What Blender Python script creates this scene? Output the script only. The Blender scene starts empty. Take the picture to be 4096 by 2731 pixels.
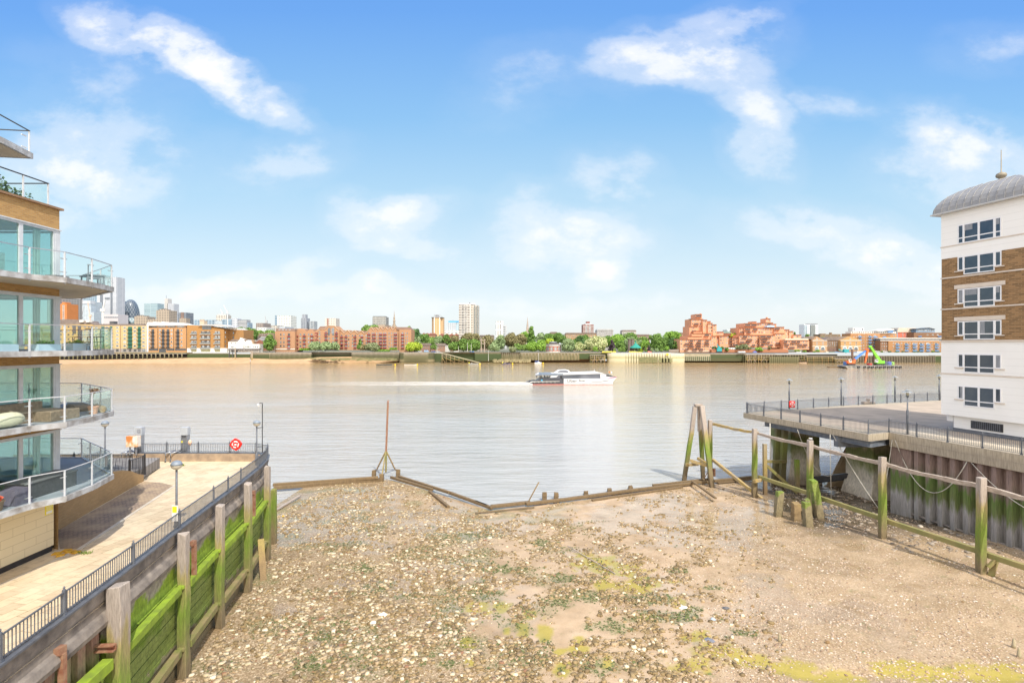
import bpy,bmesh,math,random
import numpy as np
from mathutils import Vector,Matrix
random.seed(7)
R=math.radians
SC=bpy.context.scene
COL=SC.collection
F,CX,HY,EYE=2150.0,2048.0,1378.0,16.7
cam_d=bpy.data.cameras.new('camera');cam=bpy.data.objects.new('camera',cam_d);COL.objects.link(cam)
cam.location=(0,0,EYE);cam.rotation_euler=(R(90),0,0)
cam_d.sensor_width=36;cam_d.lens=F/4096*36
cam_d.shift_y=(HY-1365.5)/4096
cam_d.clip_start=0.1;cam_d.clip_end=30000
SC.camera=cam
SC.view_settings.view_transform='Standard';SC.view_settings.look='None'
SC.view_settings.gamma=1;SC.view_settings.use_curve_mapping=False
SC.view_settings.exposure=0.36
SUN_DIR=Vector((0.46,-0.89,0)).normalized()
ELEV=R(51)
sun_v=Vector((SUN_DIR.x*math.cos(ELEV),SUN_DIR.y*math.cos(ELEV),math.sin(ELEV)))
sd=bpy.data.lights.new('sun','SUN');sd.energy=3.4;sd.angle=R(0.53);sd.color=(1,.95,.87)
so=bpy.data.objects.new('sun',sd);COL.objects.link(so);so.location=(20,-60,80)
so.rotation_euler=(-sun_v).to_track_quat('-Z','Y').to_euler()
W=bpy.data.worlds.new('World');SC.world=W;W.use_nodes=True
nt=W.node_tree;nt.nodes.clear()
def N(t,typ,**kw):
 n=t.nodes.new(typ)
 for k,v in kw.items():
  if hasattr(n,k)and k not in('location',):setattr(n,k,v)
 return n
def math_(t,op,a,b=None,c=None,clamp=False):
 n=t.nodes.new('ShaderNodeMath');n.operation=op;n.use_clamp=clamp
 for i,v in enumerate((a,b,c)):
  if v is None:continue
  if hasattr(v,'links'):t.links.new(v,n.inputs[i])
  else:n.inputs[i].default_value=v
 return n.outputs[0]
def mixc(t,fac,a,b,mode='MIX'):
 n=t.nodes.new('ShaderNodeMix');n.data_type='RGBA';n.blend_type=mode
 for i,v in((0,fac),(6,a),(7,b)):
  if hasattr(v,'links'):t.links.new(v,n.inputs[i])
  else:n.inputs[i].default_value=v if i==0 else(tuple(v)+(1,)if len(v)==3 else v)
 return n.outputs[2]
def ramp(t,fac,stops,interp='LINEAR'):
 n=t.nodes.new('ShaderNodeValToRGB');cr=n.color_ramp;cr.interpolation=interp
 while len(cr.elements)<len(stops):cr.elements.new(.5)
 for e,(p,c)in zip(cr.elements,stops):
  e.position=p;e.color=(c,c,c,1)if isinstance(c,(int,float))else(*c,1)
 t.links.new(fac,n.inputs[0]);return n.outputs[0]
sky=N(nt,'ShaderNodeTexSky');sky.sky_type='NISHITA';sky.sun_disc=False
sky.sun_elevation=ELEV
sky.sun_rotation=math.atan2(SUN_DIR.x,SUN_DIR.y)
sky.altitude=20;sky.air_density=1.0;sky.dust_density=1.0;sky.ozone_density=1.6
geo=N(nt,'ShaderNodeNewGeometry');tc=N(nt,'ShaderNodeTexCoord')
sep=N(nt,'ShaderNodeSeparateXYZ');nt.links.new(tc.outputs['Generated'],sep.inputs[0])
ey=math_(nt,'MAXIMUM',math_(nt,'ABSOLUTE',sep.outputs[1]),0.05)
U=math_(nt,'DIVIDE',sep.outputs[0],ey);V=math_(nt,'DIVIDE',sep.outputs[2],ey)
uv=N(nt,'ShaderNodeCombineXYZ');nt.links.new(U,uv.inputs[0]);nt.links.new(V,uv.inputs[1]);nt.links.new(sep.outputs[1],uv.inputs[2])
nz=N(nt,'ShaderNodeTexNoise');nz.inputs['Scale'].default_value=3.2;nz.inputs['Detail'].default_value=7;nz.inputs['Roughness'].default_value=.55
mp0=N(nt,'ShaderNodeMapping');mp0 .inputs['Scale'].default_value=(1,1.7,1);mp0 .inputs['Rotation'].default_value=(0,0,R(22))
nt.links.new(uv.outputs[0],mp0 .inputs[0]);nt.links.new(mp0 .outputs[0],nz.inputs['Vector'])
off=N(nt,'ShaderNodeVectorMath');off.operation='MULTIPLY_ADD'
nt.links.new(nz.outputs['Color'],off.inputs[0]);off.inputs[1].default_value=(.16,.16,0);off.inputs[2].default_value=(-.08,-.08,0)
uv2=N(nt,'ShaderNodeVectorMath');uv2 .operation='ADD';nt.links.new(uv.outputs[0],uv2 .inputs[0]);nt.links.new(off.outputs[0],uv2 .inputs[1])
flat=N(nt,'ShaderNodeVectorMath');flat.operation='MULTIPLY';flat.inputs[1].default_value=(1,1,0);nt.links.new(uv2 .outputs[0],flat.inputs[0])
CL=[(330,85,230,75,20,1.05),(570,190,190,62,20,1.15),(250,180,230,90,15,.35),(1600,120,230,110,-8,.75),(1480,175,150,80,0,.4),(1700,230,190,90,30,.45),(1740,50,150,30,-30,.25),(1210,190,230,110,-20,.33),(1910,240,110,45,0,.5),(1740,330,150,80,35,.6),(880,520,140,85,10,.95),(1320,560,210,75,0,.85),(1430,420,150,80,20,.6),(1230,470,110,60,0,.4),(1385,632,75,34,0,.85),(130,430,230,120,10,.9),(150,280,260,80,10,.4),(1900,540,300,90,12,.75),(2250,380,270,110,0,.75),(2100,620,240,70,0,.6),(2150,290,160,80,20,.5),(2300,110,180,70,0,.35),(700,360,150,90,-20,.45),(650,640,260,45,-15,.55),(1040,600,110,40,0,.5),(430,380,330,120,5,.32),(1000,470,110,50,0,.35),(1000,700,1600,50,0,.5),(850,665,60,25,0,.5),(430,660,200,40,0,.4)]
acc=None
for x,y,rx,ry,tilt,w in CL:
 m=N(nt,'ShaderNodeMapping');m.vector_type='TEXTURE'
 k=1.7415/F
 m.inputs['Location'].default_value=((x*1.7415-CX)/F,(HY-y*1.7415)/F,0)
 m.inputs['Rotation'].default_value=(0,0,R(-tilt));m.inputs['Scale'].default_value=(rx*k*1.18,ry*k*1.15,1)
 g=N(nt,'ShaderNodeTexGradient');g.gradient_type='SPHERICAL'
 nt.links.new(flat.outputs[0],m.inputs[0]);nt.links.new(m.outputs[0],g.inputs[0])
 v=math_(nt,'MULTIPLY',math_(nt,'SMOOTH_MIN',g.outputs[1],.75,.3),w*1.35)
 acc=v if acc is None else math_(nt,'ADD',acc,v)
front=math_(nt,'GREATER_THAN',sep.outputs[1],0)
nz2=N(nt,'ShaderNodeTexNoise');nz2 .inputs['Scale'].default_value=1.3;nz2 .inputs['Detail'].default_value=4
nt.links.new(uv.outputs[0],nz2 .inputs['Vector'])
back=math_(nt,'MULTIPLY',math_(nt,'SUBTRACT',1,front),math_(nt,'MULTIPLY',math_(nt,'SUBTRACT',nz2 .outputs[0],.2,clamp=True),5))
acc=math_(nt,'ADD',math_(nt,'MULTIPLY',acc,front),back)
nz3=N(nt,'ShaderNodeTexNoise');nz3 .inputs['Scale'].default_value=9;nz3 .inputs['Detail'].default_value=8;nz3 .inputs['Roughness'].default_value=.6
nt.links.new(mp0 .outputs[0],nz3 .inputs['Vector'])
dens=math_(nt,'MULTIPLY',acc,math_(nt,'ADD',math_(nt,'MULTIPLY',nz3 .outputs[0],3.0),-.5))
cf=ramp(nt,math_(nt,'MULTIPLY',dens,.66),[(0,0),(.15,.05),(.42,.38),(.8,.82),(1,.94)],'EASE')
wht=N(nt,'ShaderNodeRGB');CLOUD_RAD=7.9
wht.outputs[0].default_value=(CLOUD_RAD,CLOUD_RAD*1.0,CLOUD_RAD*1.02,1)
grad=ramp(nt,V,[(0,(.96,.99,1.0)),(.06,(.90,.97,1.0)),(.16,(.74,.91,1.0)),(.28,(.53,.80,1.0)),(.42,(.33,.64,1.0)),(.62,(.19,.46,1.0)),(1,(.12,.32,.85))])
hs=N(nt,'ShaderNodeHueSaturation');hs.inputs['Saturation'].default_value=1.25;hs.inputs['Value'].default_value=1.0
nt.links.new(sky.outputs[0],hs.inputs['Color'])
gm=nt.nodes.new('ShaderNodeVectorMath');gm.operation='SCALE';gm.inputs[3].default_value=7.6;nt.links.new(grad,gm.inputs[0])
c1=mixc(nt,.8,hs.outputs[0],gm.outputs[0])
c2=mixc(nt,cf,c1,wht.outputs[0]);c2=mixc(nt,math_(nt,'MULTIPLY',back,.8,clamp=True),c2,(15.5,14.8,13.8))  # bright cloud behind the camera, added to lift the ambient light
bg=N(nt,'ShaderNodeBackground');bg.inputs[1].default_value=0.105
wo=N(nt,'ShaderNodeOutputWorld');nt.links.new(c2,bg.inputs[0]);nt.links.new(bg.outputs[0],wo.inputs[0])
def P(px,py,z):
 Y=(EYE-z)*F/(py-HY);return Vector(((px-CX)*Y/F,Y,z))
def XZ(px,py,Y):return Vector(((px-CX)*Y/F,Y,EYE-(py-HY)*Y/F))
def tag(o,label=None,cat=None,group=None,kind=None):
 if label:o['label']=label
 if cat:o['category']=cat
 if group:o['group']=group
 if kind:o['kind']=kind
 return o
def thing(name,label,cat,loc=(0,0,0),group=None,rz=0):
 o=bpy.data.objects.new(name,None);COL.objects.link(o);o.empty_display_size=.3
 o.location=loc;o.rotation_euler=(0,0,rz);return tag(o,label,cat,group)
def rootloc(o):
 v=Vector((0,0,0))
 while o is not None:v=v+o.location;o=o.parent
 return v
class MB:
 def __init__(s):s.v=[];s.f=[];s.m=[];s.smooth=False
 def add(s,vs,fs,mi=0):
  b=len(s.v);s.v+=[tuple(x)for x in vs];s.f+=[tuple(b+i for i in f)for f in fs];s.m+=[mi]*len(fs);return s
 def box(s,x0,x1,y0,y1,z0,z1,mi=0):
  return s.add([(x0,y0,z0),(x1,y0,z0),(x1,y1,z0),(x0,y1,z0),(x0,y0,z1),(x1,y0,z1),(x1,y1,z1),(x0,y1,z1)],[(0,3,2,1),(4,5,6,7),(0,1,5,4),(1,2,6,5),(2,3,7,6),(3,0,4,7)],mi)
 def cbox(s,c,d,mi=0,rz=0):
  ca,sa=math.cos(rz),math.sin(rz);vs=[]
  for z in(-.5,.5):
   for x,y in((-.5,-.5),(.5,-.5),(.5,.5),(-.5,.5)):
    X,Y=x*d[0],y*d[1];vs.append((c[0]+X*ca-Y*sa,c[1]+X*sa+Y*ca,c[2]+z*d[2]))
  return s.add(vs,[(0,3,2,1),(4,5,6,7),(0,1,5,4),(1,2,6,5),(2,3,7,6),(3,0,4,7)],mi)
 def bar(s,p,q,w,h=None,mi=0,up=(0,0,1),taper=1):
  p=Vector(p);q=Vector(q);h=h or w;d=(q-p).normalized();u=Vector(up)
  if abs(d.dot(u))>.98:u=Vector((0,1,0))
  sx=d.cross(u).normalized();uz=sx.cross(d);vs=[]
  for c,t in((p,1),(q,taper)):
   for a,b in((-.5,-.5),(.5,-.5),(.5,.5),(-.5,.5)):vs.append(c+sx*a*w*t+uz*b*h*t)
  return s.add(vs,[(0,3,2,1),(4,5,6,7),(0,1,5,4),(1,2,6,5),(2,3,7,6),(3,0,4,7)],mi)
 def tube(s,pts,r,n=8,mi=0,cap=True):
  pts=[Vector(p)for p in pts];rs=r if isinstance(r,(list,tuple))else[r]*len(pts);vs=[];fs=[]
  for i,p in enumerate(pts):
   d=(pts[min(i+1,len(pts)-1)]-pts[max(i-1,0)]).normalized()
   u=Vector((0,0,1))if abs(d.z)<.9 else Vector((0,1,0))
   a=d.cross(u).normalized();b=a.cross(d)
   for k in range(n):
    t=2*math.pi*k/n;vs.append(p+(a*math.cos(t)+b*math.sin(t))*rs[i])
  for i in range(len(pts)-1):
   for k in range(n):fs.append((i*n+k,i*n+(k+1)%n,(i+1)*n+(k+1)%n,(i+1)*n+k))
  if cap:fs+=[tuple(range(n))[::-1],tuple(range((len(pts)-1)*n,len(pts)*n))]
  return s.add(vs,fs,mi)
 def lathe(s,c,prof,n=16,mi=0,sy=1,cap=True):
  vs=[];fs=[]
  for r,z in prof:
   for k in range(n):
    t=2*math.pi*k/n;vs.append((c[0]+r*math.cos(t),c[1]+r*sy*math.sin(t),c[2]+z))
  for i in range(len(prof)-1):
   for k in range(n):fs.append((i*n+k,i*n+(k+1)%n,(i+1)*n+(k+1)%n,(i+1)*n+k))
  if cap:fs+=[tuple(range(n))[::-1],tuple(range((len(prof)-1)*n,len(prof)*n))]
  return s.add(vs,fs,mi)
 def prism(s,poly,z0,z1,mi=0):
  n=len(poly);a=sum(poly[i][0]*poly[(i+1)%n][1]-poly[(i+1)%n][0]*poly[i][1]for i in range(n))
  if a<0:poly=poly[::-1]
  vs=[(x,y,z0)for x,y in poly]+[(x,y,z1)for x,y in poly]
  return s.add(vs,[tuple(range(n))[::-1],tuple(range(n,2*n))]+[(i,(i+1)%n,n+(i+1)%n,n+i)for i in range(n)],mi)
 def xprism(s,poly,y0,y1,mi=0):
  n=len(poly);a=sum(poly[i][0]*poly[(i+1)%n][1]-poly[(i+1)%n][0]*poly[i][1]for i in range(n))
  if a>0:poly=poly[::-1]
  vs=[(x,y0,z)for x,z in poly]+[(x,y1,z)for x,z in poly]
  return s.add(vs,[tuple(range(n))[::-1],tuple(range(n,2*n))]+[(i,(i+1)%n,n+(i+1)%n,n+i)for i in range(n)],mi)
 def strip(s,path,prof,mi=0,side=1):
  n=len(path);m=len(prof);vs=[];fs=[]
  for i in range(n):
   p=Vector(path[i][:2]);dz=path[i][2]if len(path[i])>2 else 0
   a=(p-Vector(path[i-1][:2])).normalized()if i else None
   b=(Vector(path[i+1][:2])-p).normalized()if i<n-1 else None
   if a is None:a=b
   if b is None:b=a
   na=Vector((a.y,-a.x))*side;nb=Vector((b.y,-b.x))*side;nn=(na+nb).normalized();k=1/max(.4,nn.dot(na))
   for o_,z in prof:vs.append((p.x+nn.x*o_*k,p.y+nn.y*o_*k,z+dz))
  for i in range(n-1):
   for j in range(m):fs.append((i*m+j,i*m+(j+1)%m,(i+1)*m+(j+1)%m,(i+1)*m+j))
  fs+=[tuple(range(m))[::-1],tuple(range((n-1)*m,n*m))]
  return s.add(vs,fs,mi)
 def obj(s,name,mats,parent=None,local=False,smooth=None,bevel=0):
  me=bpy.data.meshes.new(name)
  o_=Vector((0,0,0))if(local or parent is None)else rootloc(parent)
  me.from_pydata([(x-o_.x,y-o_.y,z-o_.z)for x,y,z in s.v],[],s.f)
  mats=mats if isinstance(mats,(list,tuple))else[mats]
  for m in mats:me.materials.append(m)
  if len(mats)>1:me.polygons.foreach_set('material_index',[min(i,len(mats)-1)for i in s.m])
  bm=bmesh.new();bm.from_mesh(me);bmesh.ops.recalc_face_normals(bm,faces=bm.faces);bm.to_mesh(me);bm.free()
  if smooth or(smooth is None and s.smooth):me.polygons.foreach_set('use_smooth',[True]*len(me.polygons))
  me.update()
  ob=bpy.data.objects.new(name,me);COL.objects.link(ob)
  if parent is not None:ob.parent=parent
  if bevel:
   b=ob.modifiers.new('bevel','BEVEL');b.width=bevel;b.segments=1;b.limit_method='ANGLE'
  return ob
def one(mb,name,mats,label,cat,group=None,base=None,**kw):
 e=Vector(base)if base is not None else Vector(mb.v[0])
 tmp=MB();tmp.v=[(x-e.x,y-e.y,z-e.z)for x,y,z in mb.v];tmp.f=mb.f;tmp.m=mb.m;tmp.smooth=mb.smooth
 o=tmp.obj(name,mats,**kw);o.location=e;return tag(o,label,cat,group)
def struct(mb,name,mats,**kw):return tag(mb.obj(name,mats,**kw),kind='structure')
def kids(o):return[c for c in KIDS.get(o.name,[])]
def copy_tree(src,loc=None,rz=None,label=None,parent=None,scale=None):
 c=src.copy();COL.objects.link(c);c.parent=parent
 if parent is None:
  if loc is not None:c.location=loc
  if rz is not None:c.rotation_euler[2]=rz
  if scale:c.scale=(scale,)*3
  if label:c['label']=label
 for ch in src.children:copy_tree(ch,parent=c)
 return c
def put(src,parent,x,y,z,rz=0,sx=1,sz=1,name=None):
 c=src.copy();COL.objects.link(c);c.parent=parent;L=rootloc(parent)
 c.location=(x-L.x,y-L.y,z-L.z);c.rotation_euler=(0,0,rz);c.scale=(sx,1,sz)
 for ch in src.children:
  g=ch.copy();COL.objects.link(g);g.parent=c
 return c
MATS={}
def newmat(name):
 m=bpy.data.materials.new(name);m.use_nodes=True;t=m.node_tree;b=t.nodes['Principled BSDF'];return m,t,b
def coords(t,kind='Object',scale=(1,1,1),rot=(0,0,0)):
 c=t.nodes.new('ShaderNodeTexCoord');mp=t.nodes.new('ShaderNodeMapping')
 mp.inputs['Scale'].default_value=scale;mp.inputs['Rotation'].default_value=rot
 if kind=='World':
  g=t.nodes.new('ShaderNodeNewGeometry');t.links.new(g.outputs['Position'],mp.inputs[0])
 else:t.links.new(c.outputs[kind],mp.inputs[0])
 return mp.outputs[0]
def noise(t,vec,scale,detail=5,rough=.55):
 n=t.nodes.new('ShaderNodeTexNoise');n.inputs['Scale'].default_value=scale;n.inputs['Detail'].default_value=detail
 n.inputs['Roughness'].default_value=rough;t.links.new(vec,n.inputs['Vector']);return n.outputs[0]
def bump(t,b,h,strength=.3,dist=.02,prev=None):
 n=t.nodes.new('ShaderNodeBump');n.inputs['Strength'].default_value=strength;n.inputs['Distance'].default_value=dist
 t.links.new(h,n.inputs['Height'])
 if prev is not None:t.links.new(prev,n.inputs['Normal'])
 t.links.new(n.outputs[0],b.inputs['Normal']);return n.outputs[0]
def mat(name,c,c2=None,scale=2,rough=.75,metal=0,bmp=0,bs=None,stretch=(1,1,1),spec=None,var=0,kind='World',lo=.35,hi=.65):
 if name in MATS:return MATS[name]
 m,t,b=newmat(name);c2=c2 or tuple(x*.75 for x in c)
 v=coords(t,kind,stretch);n=noise(t,v,scale)
 col=ramp(t,n,[(lo,c),(hi,c2)])
 if var:
  oi=t.nodes.new('ShaderNodeObjectInfo');h=t.nodes.new('ShaderNodeHueSaturation')
  t.links.new(math_(t,'MULTIPLY_ADD',oi.outputs['Random'],2*var,1-var),h.inputs['Value']);t.links.new(col,h.inputs['Color']);col=h.outputs[0]
 t.links.new(col,b.inputs['Base Color']);b.inputs['Roughness'].default_value=rough;b.inputs['Metallic'].default_value=metal
 if spec is not None:b.inputs['Specular IOR Level'].default_value=spec
 if bmp:bump(t,b,noise(t,v,bs or scale*4,6),bmp)
 MATS[name]=m;return m
def brickmat(name,c1,c2,mortar,ang=0,rough=.85,bw=.225,bh=.075,ms=.012,blotch=.25,soot=None,sc=1.0):
 if name in MATS:return MATS[name]
 m,t,b=newmat(name)
 g=t.nodes.new('ShaderNodeNewGeometry');s=t.nodes.new('ShaderNodeSeparateXYZ');t.links.new(g.outputs['Position'],s.inputs[0])
 u=math_(t,'ADD',math_(t,'MULTIPLY',s.outputs[0],math.cos(ang)),math_(t,'MULTIPLY',s.outputs[1],math.sin(ang)))
 cb=t.nodes.new('ShaderNodeCombineXYZ');t.links.new(u,cb.inputs[0]);t.links.new(s.outputs[2],cb.inputs[1])
 br=t.nodes.new('ShaderNodeTexBrick');t.links.new(cb.outputs[0],br.inputs['Vector']);br.inputs['Scale'].default_value=sc
 br.inputs['Brick Width'].default_value=bw;br.inputs['Row Height'].default_value=bh;br.inputs['Mortar Size'].default_value=ms
 br.inputs['Color1'].default_value=(*c1,1);br.inputs['Color2'].default_value=(*c2,1);br.inputs['Mortar'].default_value=(*mortar,1)
 n=noise(t,g.outputs['Position'],.35,6,.65)
 col=mixc(t,ramp(t,n,[(.35,0),(.7,blotch)]),br.outputs[0],soot or tuple(x*.5 for x in c1))
 t.links.new(col,b.inputs['Base Color']);b.inputs['Roughness'].default_value=rough
 bump(t,b,br.outputs['Fac'],-.35,.01)
 MATS[name]=m;return m
def glassmat(name,tint=(.75,.93,.88),a=.35,rough=.02,refl=None):
 if name in MATS:return MATS[name]
 m,t,b=newmat(name);t.nodes.remove(b);o=t.nodes['Material Output']
 tr=t.nodes.new('ShaderNodeBsdfTransparent');tr.inputs[0].default_value=(*tint,1)
 gl=t.nodes.new('ShaderNodeBsdfGlossy');gl.inputs['Roughness'].default_value=rough;gl.inputs[0].default_value=(.9,1,.97,1)
 lw=t.nodes.new('ShaderNodeLayerWeight');lw.inputs[0].default_value=.5
 mx=t.nodes.new('ShaderNodeMixShader');t.links.new(math_(t,'MULTIPLY_ADD',math_(t,'POWER',lw.outputs['Facing'],4.5),.8,a,clamp=True),mx.inputs[0])
 t.links.new(tr.outputs[0],mx.inputs[1]);t.links.new(gl.outputs[0],mx.inputs[2]);t.links.new(mx.outputs[0],o.inputs[0])
 MATS[name]=m;return m
def winmat(name,c=(.03,.045,.055),rough=.08,var=.6):
 return mat(name,c,tuple(x*1.8 for x in c),.9,rough,0,spec=.9,var=var)
def np_mesh(name,verts,faces,mats,smooth=False):
 me=bpy.data.meshes.new(name);nf=len(faces);k=faces.shape[1]
 me.vertices.add(len(verts));me.vertices.foreach_set('co',np.asarray(verts,dtype=np.float32).ravel())
 me.loops.add(nf*k);me.loops.foreach_set('vertex_index',faces.astype(np.int32).ravel())
 me.polygons.add(nf);me.polygons.foreach_set('loop_start',np.arange(0,nf*k,k,dtype=np.int32))
 me.polygons.foreach_set('loop_total',np.full(nf,k,dtype=np.int32))
 if smooth:me.polygons.foreach_set('use_smooth',np.ones(nf,dtype=bool))
 for m in(mats if isinstance(mats,(list,tuple))else[mats]):me.materials.append(m)
 me.update(calc_edges=True);me.validate()
 o=bpy.data.objects.new(name,me);COL.objects.link(o);return o
_rg=np.random.RandomState(3);_T=_rg.rand(256,256)
def vnoise(x,y):
 xi=np.floor(x).astype(int);yi=np.floor(y).astype(int);fx=x-xi;fy=y-yi
 fx=fx*fx*(3-2*fx);fy=fy*fy*(3-2*fy)
 g=lambda a,b:_T[a%256,b%256]
 return(g(xi,yi)*(1-fx)+g(xi+1,yi)*fx)*(1-fy)+(g(xi,yi+1)*(1-fx)+g(xi+1,yi+1)*fx)*fy
def fbm(x,y,s,o=5):
 v=0;a=.5;t=0
 for i in range(o):v=v+a*vnoise(x*s+17*i,y*s+31*i);t+=a;a*=.5;s*=2.03
 return v/t
def smooth01(a,lo,hi):
 t=np.clip((a-lo)/(hi-lo),0,1);return t*t*(3-2*t)
SHORE=[(-60,58),(-28.1,63.4),(-15.4,66.2),(-2.5,54.3),(21.2,64.0),(29.5,66.5),(38,66),(60,70)]
def shoreY(x):return np.interp(x,[p[0]for p in SHORE],[p[1]for p in SHORE])
def beach_z(x,y):
 x=np.asarray(x,float);y=np.asarray(y,float);d=shoreY(x)-y
 z=0.13+.95*smooth01(d,0,26)+.25*smooth01(x,22,34)*smooth01(d,4,14)
 z=z+.42*np.exp(-((x-38)/5)**2-((y-58)/4.5)**2)
 z=z+.22*np.exp(-((x+17)/9)**2-((y-61)/4)**2)
 n=fbm(x,y,.35,5)-.5
 z=z+n*.16*smooth01(d,1,6)+(fbm(x,y,2.2,3)-.5)*.06*smooth01(d,.2,2)
 ry=39.5-(x-7)*.95;dd=np.abs(y-np.interp(x,RUN_X,RUN_Y));z=z-.10*np.exp(-(dd/.45)**2)*(x>5)
 return np.where(d<0,np.maximum(-1.2,.13+d*.5),z)
_rp=[P(x*1.7415,y*1.7415,1.1)for x,y in[(1400,1290),(1480,1340),(1560,1395),(1590,1440),(1600,1480),(1680,1505),(1760,1525),(1850,1553),(1960,1550),(2060,1548),(2352,1556)]]
_rp.sort(key=lambda p:p.x);RUN_X=[p.x for p in _rp];RUN_Y=[p.y for p in _rp]
xs=np.concatenate([np.arange(-24,46,.17)]);ys=np.arange(6,72,.17)
GX,GY=np.meshgrid(xs,ys);gx=GX.ravel();gy=GY.ravel();gz=beach_z(gx,gy)
nx,ny=len(xs),len(ys);ii=(np.arange(ny-1)[:,None]*nx+np.arange(nx-1)[None,:]).ravel()
bf=np.stack([ii,ii+1,ii+nx+1,ii+nx],1)
def px_of(x,y,z=1.0):return(CX+F*x/y)/1.7415,(HY+F*(EYE-z)/y)/1.7415
ALG=[(1370,1290,60,22),(1420,1310,70,18),(1460,1345,80,22),(1340,1270,30,10),(1215,1413,16,14),(1200,1448,16,22),(1250,1455,18,30),(1285,1500,14,12),(1330,1490,24,30),(1290,1540,32,22),(1165,1450,12,12),(1070,1480,22,16),(1100,1400,40,18),(1150,1395,30,14),(1400,1520,16,20),(1640,1500,60,20),(1590,1530,50,22),(1720,1520,70,20),(1830,1540,90,20),(1900,1555,110,16),(2060,1540,90,24),(2150,1545,120,26),(2300,1555,120,26),(1080,1525,14,10),(1480,1420,18,12),(1600,1465,30,12),(1390,1340,40,14),(1560,1385,26,14)]
WEED=[(860,1360,30,16),(830,1310,40,10),(740,1460,60,20),(720,1530,60,24),(1120,1360,60,12),(1300,1330,50,14),(1480,1340,24,10),(1240,1235,40,9),(1100,1210,50,8),(1350,1370,70,16),(1480,1380,60,16),(1400,1440,60,18),(1500,1420,50,18),(1180,1495,50,18),(1040,1450,30,12),(1350,1530,70,20),(1700,1455,40,12),(1600,1400,26,10),(1560,1420,40,16),(1150,1300,60,12),(950,1370,40,10),(1560,1310,30,8),(1640,1350,20,8),(1010,1530,40,14),(1230,1520,50,16),(1470,1530,40,14),(1290,1390,40,10)]
def blobs(lst,px,py):
 a=np.zeros_like(px)
 for x,y,rx,ry in lst:a=np.maximum(a,1-np.sqrt(((px-x)/rx)**2+((py-y)/ry)**2)/1.5)
 return a
qx,qy=px_of(gx,gy)
alg=smooth01(blobs(ALG,qx,qy)+(fbm(gx,gy,1.6,4)-.5)*1.1,.3,.55)
weed=np.maximum(.75*smooth01(fbm(gx+70,gy+20,.5,5),.5,.66)*smooth01(1500-qx,0,400)*smooth01(gy,20,30),smooth01(blobs(WEED,qx,qy)+(fbm(gx+9,gy,2.2,4)-.5)*1.5,.3,.6))
def stonycover(x,y):
 px,py=px_of(x,y)
 left=smooth01(1120-px+(fbm(x,y,.25,3)-.5)*500+(py-1200)*.35,-160,260)
 mid=.6*smooth01(fbm(x+50,y,.75,5),.44,.6)
 right=.55*smooth01(px,1500,1750)
 bare=np.exp(-((px-1330)/110)**2-((py-1170)/26)**2)+.8*np.exp(-((px-1250)/130)**2-((py-1420)/60)**2)+.7*np.exp(-((px-1540)/200)**2-((py-1150)/20)**2)
 return np.clip(np.maximum(np.maximum(left,mid),right)-bare+(fbm(x,y,.9,3)-.5)*.5,0,1)
sc=stonycover(gx,gy)
wet=smooth01(fbm(gx+30,gy+5,.3,4)+.25*np.exp(-((qy-1175)/45)**2),.5,.64)*smooth01(qy,1720,1350)
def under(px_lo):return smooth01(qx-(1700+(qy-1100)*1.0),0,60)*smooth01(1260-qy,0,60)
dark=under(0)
m_beach,t,b=newmat('foreshore_mud')
at=lambda nm:(lambda a:(setattr(a,'attribute_name',nm),a.outputs['Color'])[1])(t.nodes.new('ShaderNodeAttribute'))
am=at('cover');sp=t.nodes.new('ShaderNodeSeparateColor');t.links.new(am,sp.inputs[0])
am2=at('wet_dark');sp2=t.nodes.new('ShaderNodeSeparateColor');t.links.new(am2,sp2 .inputs[0])
wv=coords(t,'World')
n1=noise(t,wv,.5,8,.6);n2=noise(t,wv,9,6,.7)
mud=ramp(t,n1,[(.3,(.34,.235,.135)),(.5,(.46,.33,.205)),(.7,(.55,.41,.27))])
vo=t.nodes.new('ShaderNodeTexVoronoi');vo.inputs['Scale'].default_value=9;t.links.new(wv,vo.inputs['Vector'])
peb=ramp(t,vo.outputs['Color'],[(.1,(.22,.14,.08)),(.35,(.5,.36,.22)),(.6,(.66,.52,.34)),(.95,(.82,.72,.52))])
pm=math_(t,'MULTIPLY',math_(t,'LESS_THAN',vo.outputs['Distance'],.42),math_(t,'MULTIPLY',sp.outputs[2],.85))
col=mixc(t,pm,mud,peb)
clod=ramp(t,n2,[(.40,.0),(.55,.9)])
col=mixc(t,math_(t,'MULTIPLY',clod,sp.outputs[2]),col,(.20,.135,.06))
col=mixc(t,math_(t,'MULTIPLY',sp2 .outputs[1],.92),col,(.095,.07,.045))  # mud colour made darker below the raised deck
col=mixc(t,math_(t,'MULTIPLY',sp.outputs[0],.85),col,(.37,.30,.045))
col=mixc(t,math_(t,'MULTIPLY',sp.outputs[1],math_(t,'MULTIPLY',clod,.9)),col,(.12,.15,.04))
t.links.new(col,b.inputs['Base Color'])
t.links.new(ramp(t,sp2 .outputs[0],[(0,.8),(1,.16)]),b.inputs['Roughness'])
bump(t,b,math_(t,'MULTIPLY',math_(t,'ADD',math_(t,'MULTIPLY',n2,.7),math_(t,'MULTIPLY',pm,.5)),math_(t,'MULTIPLY_ADD',sp2 .outputs[0],-.9,1)),.7,.06)
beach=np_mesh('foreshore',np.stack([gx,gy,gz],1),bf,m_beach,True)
for nm,arr in(('cover',(alg,weed,sc)),('wet_dark',(wet,dark,np.zeros_like(wet)))):
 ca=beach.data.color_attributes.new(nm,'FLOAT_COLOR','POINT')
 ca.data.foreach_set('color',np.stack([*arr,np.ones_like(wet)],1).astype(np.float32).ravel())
tag(beach,kind='structure')
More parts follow.
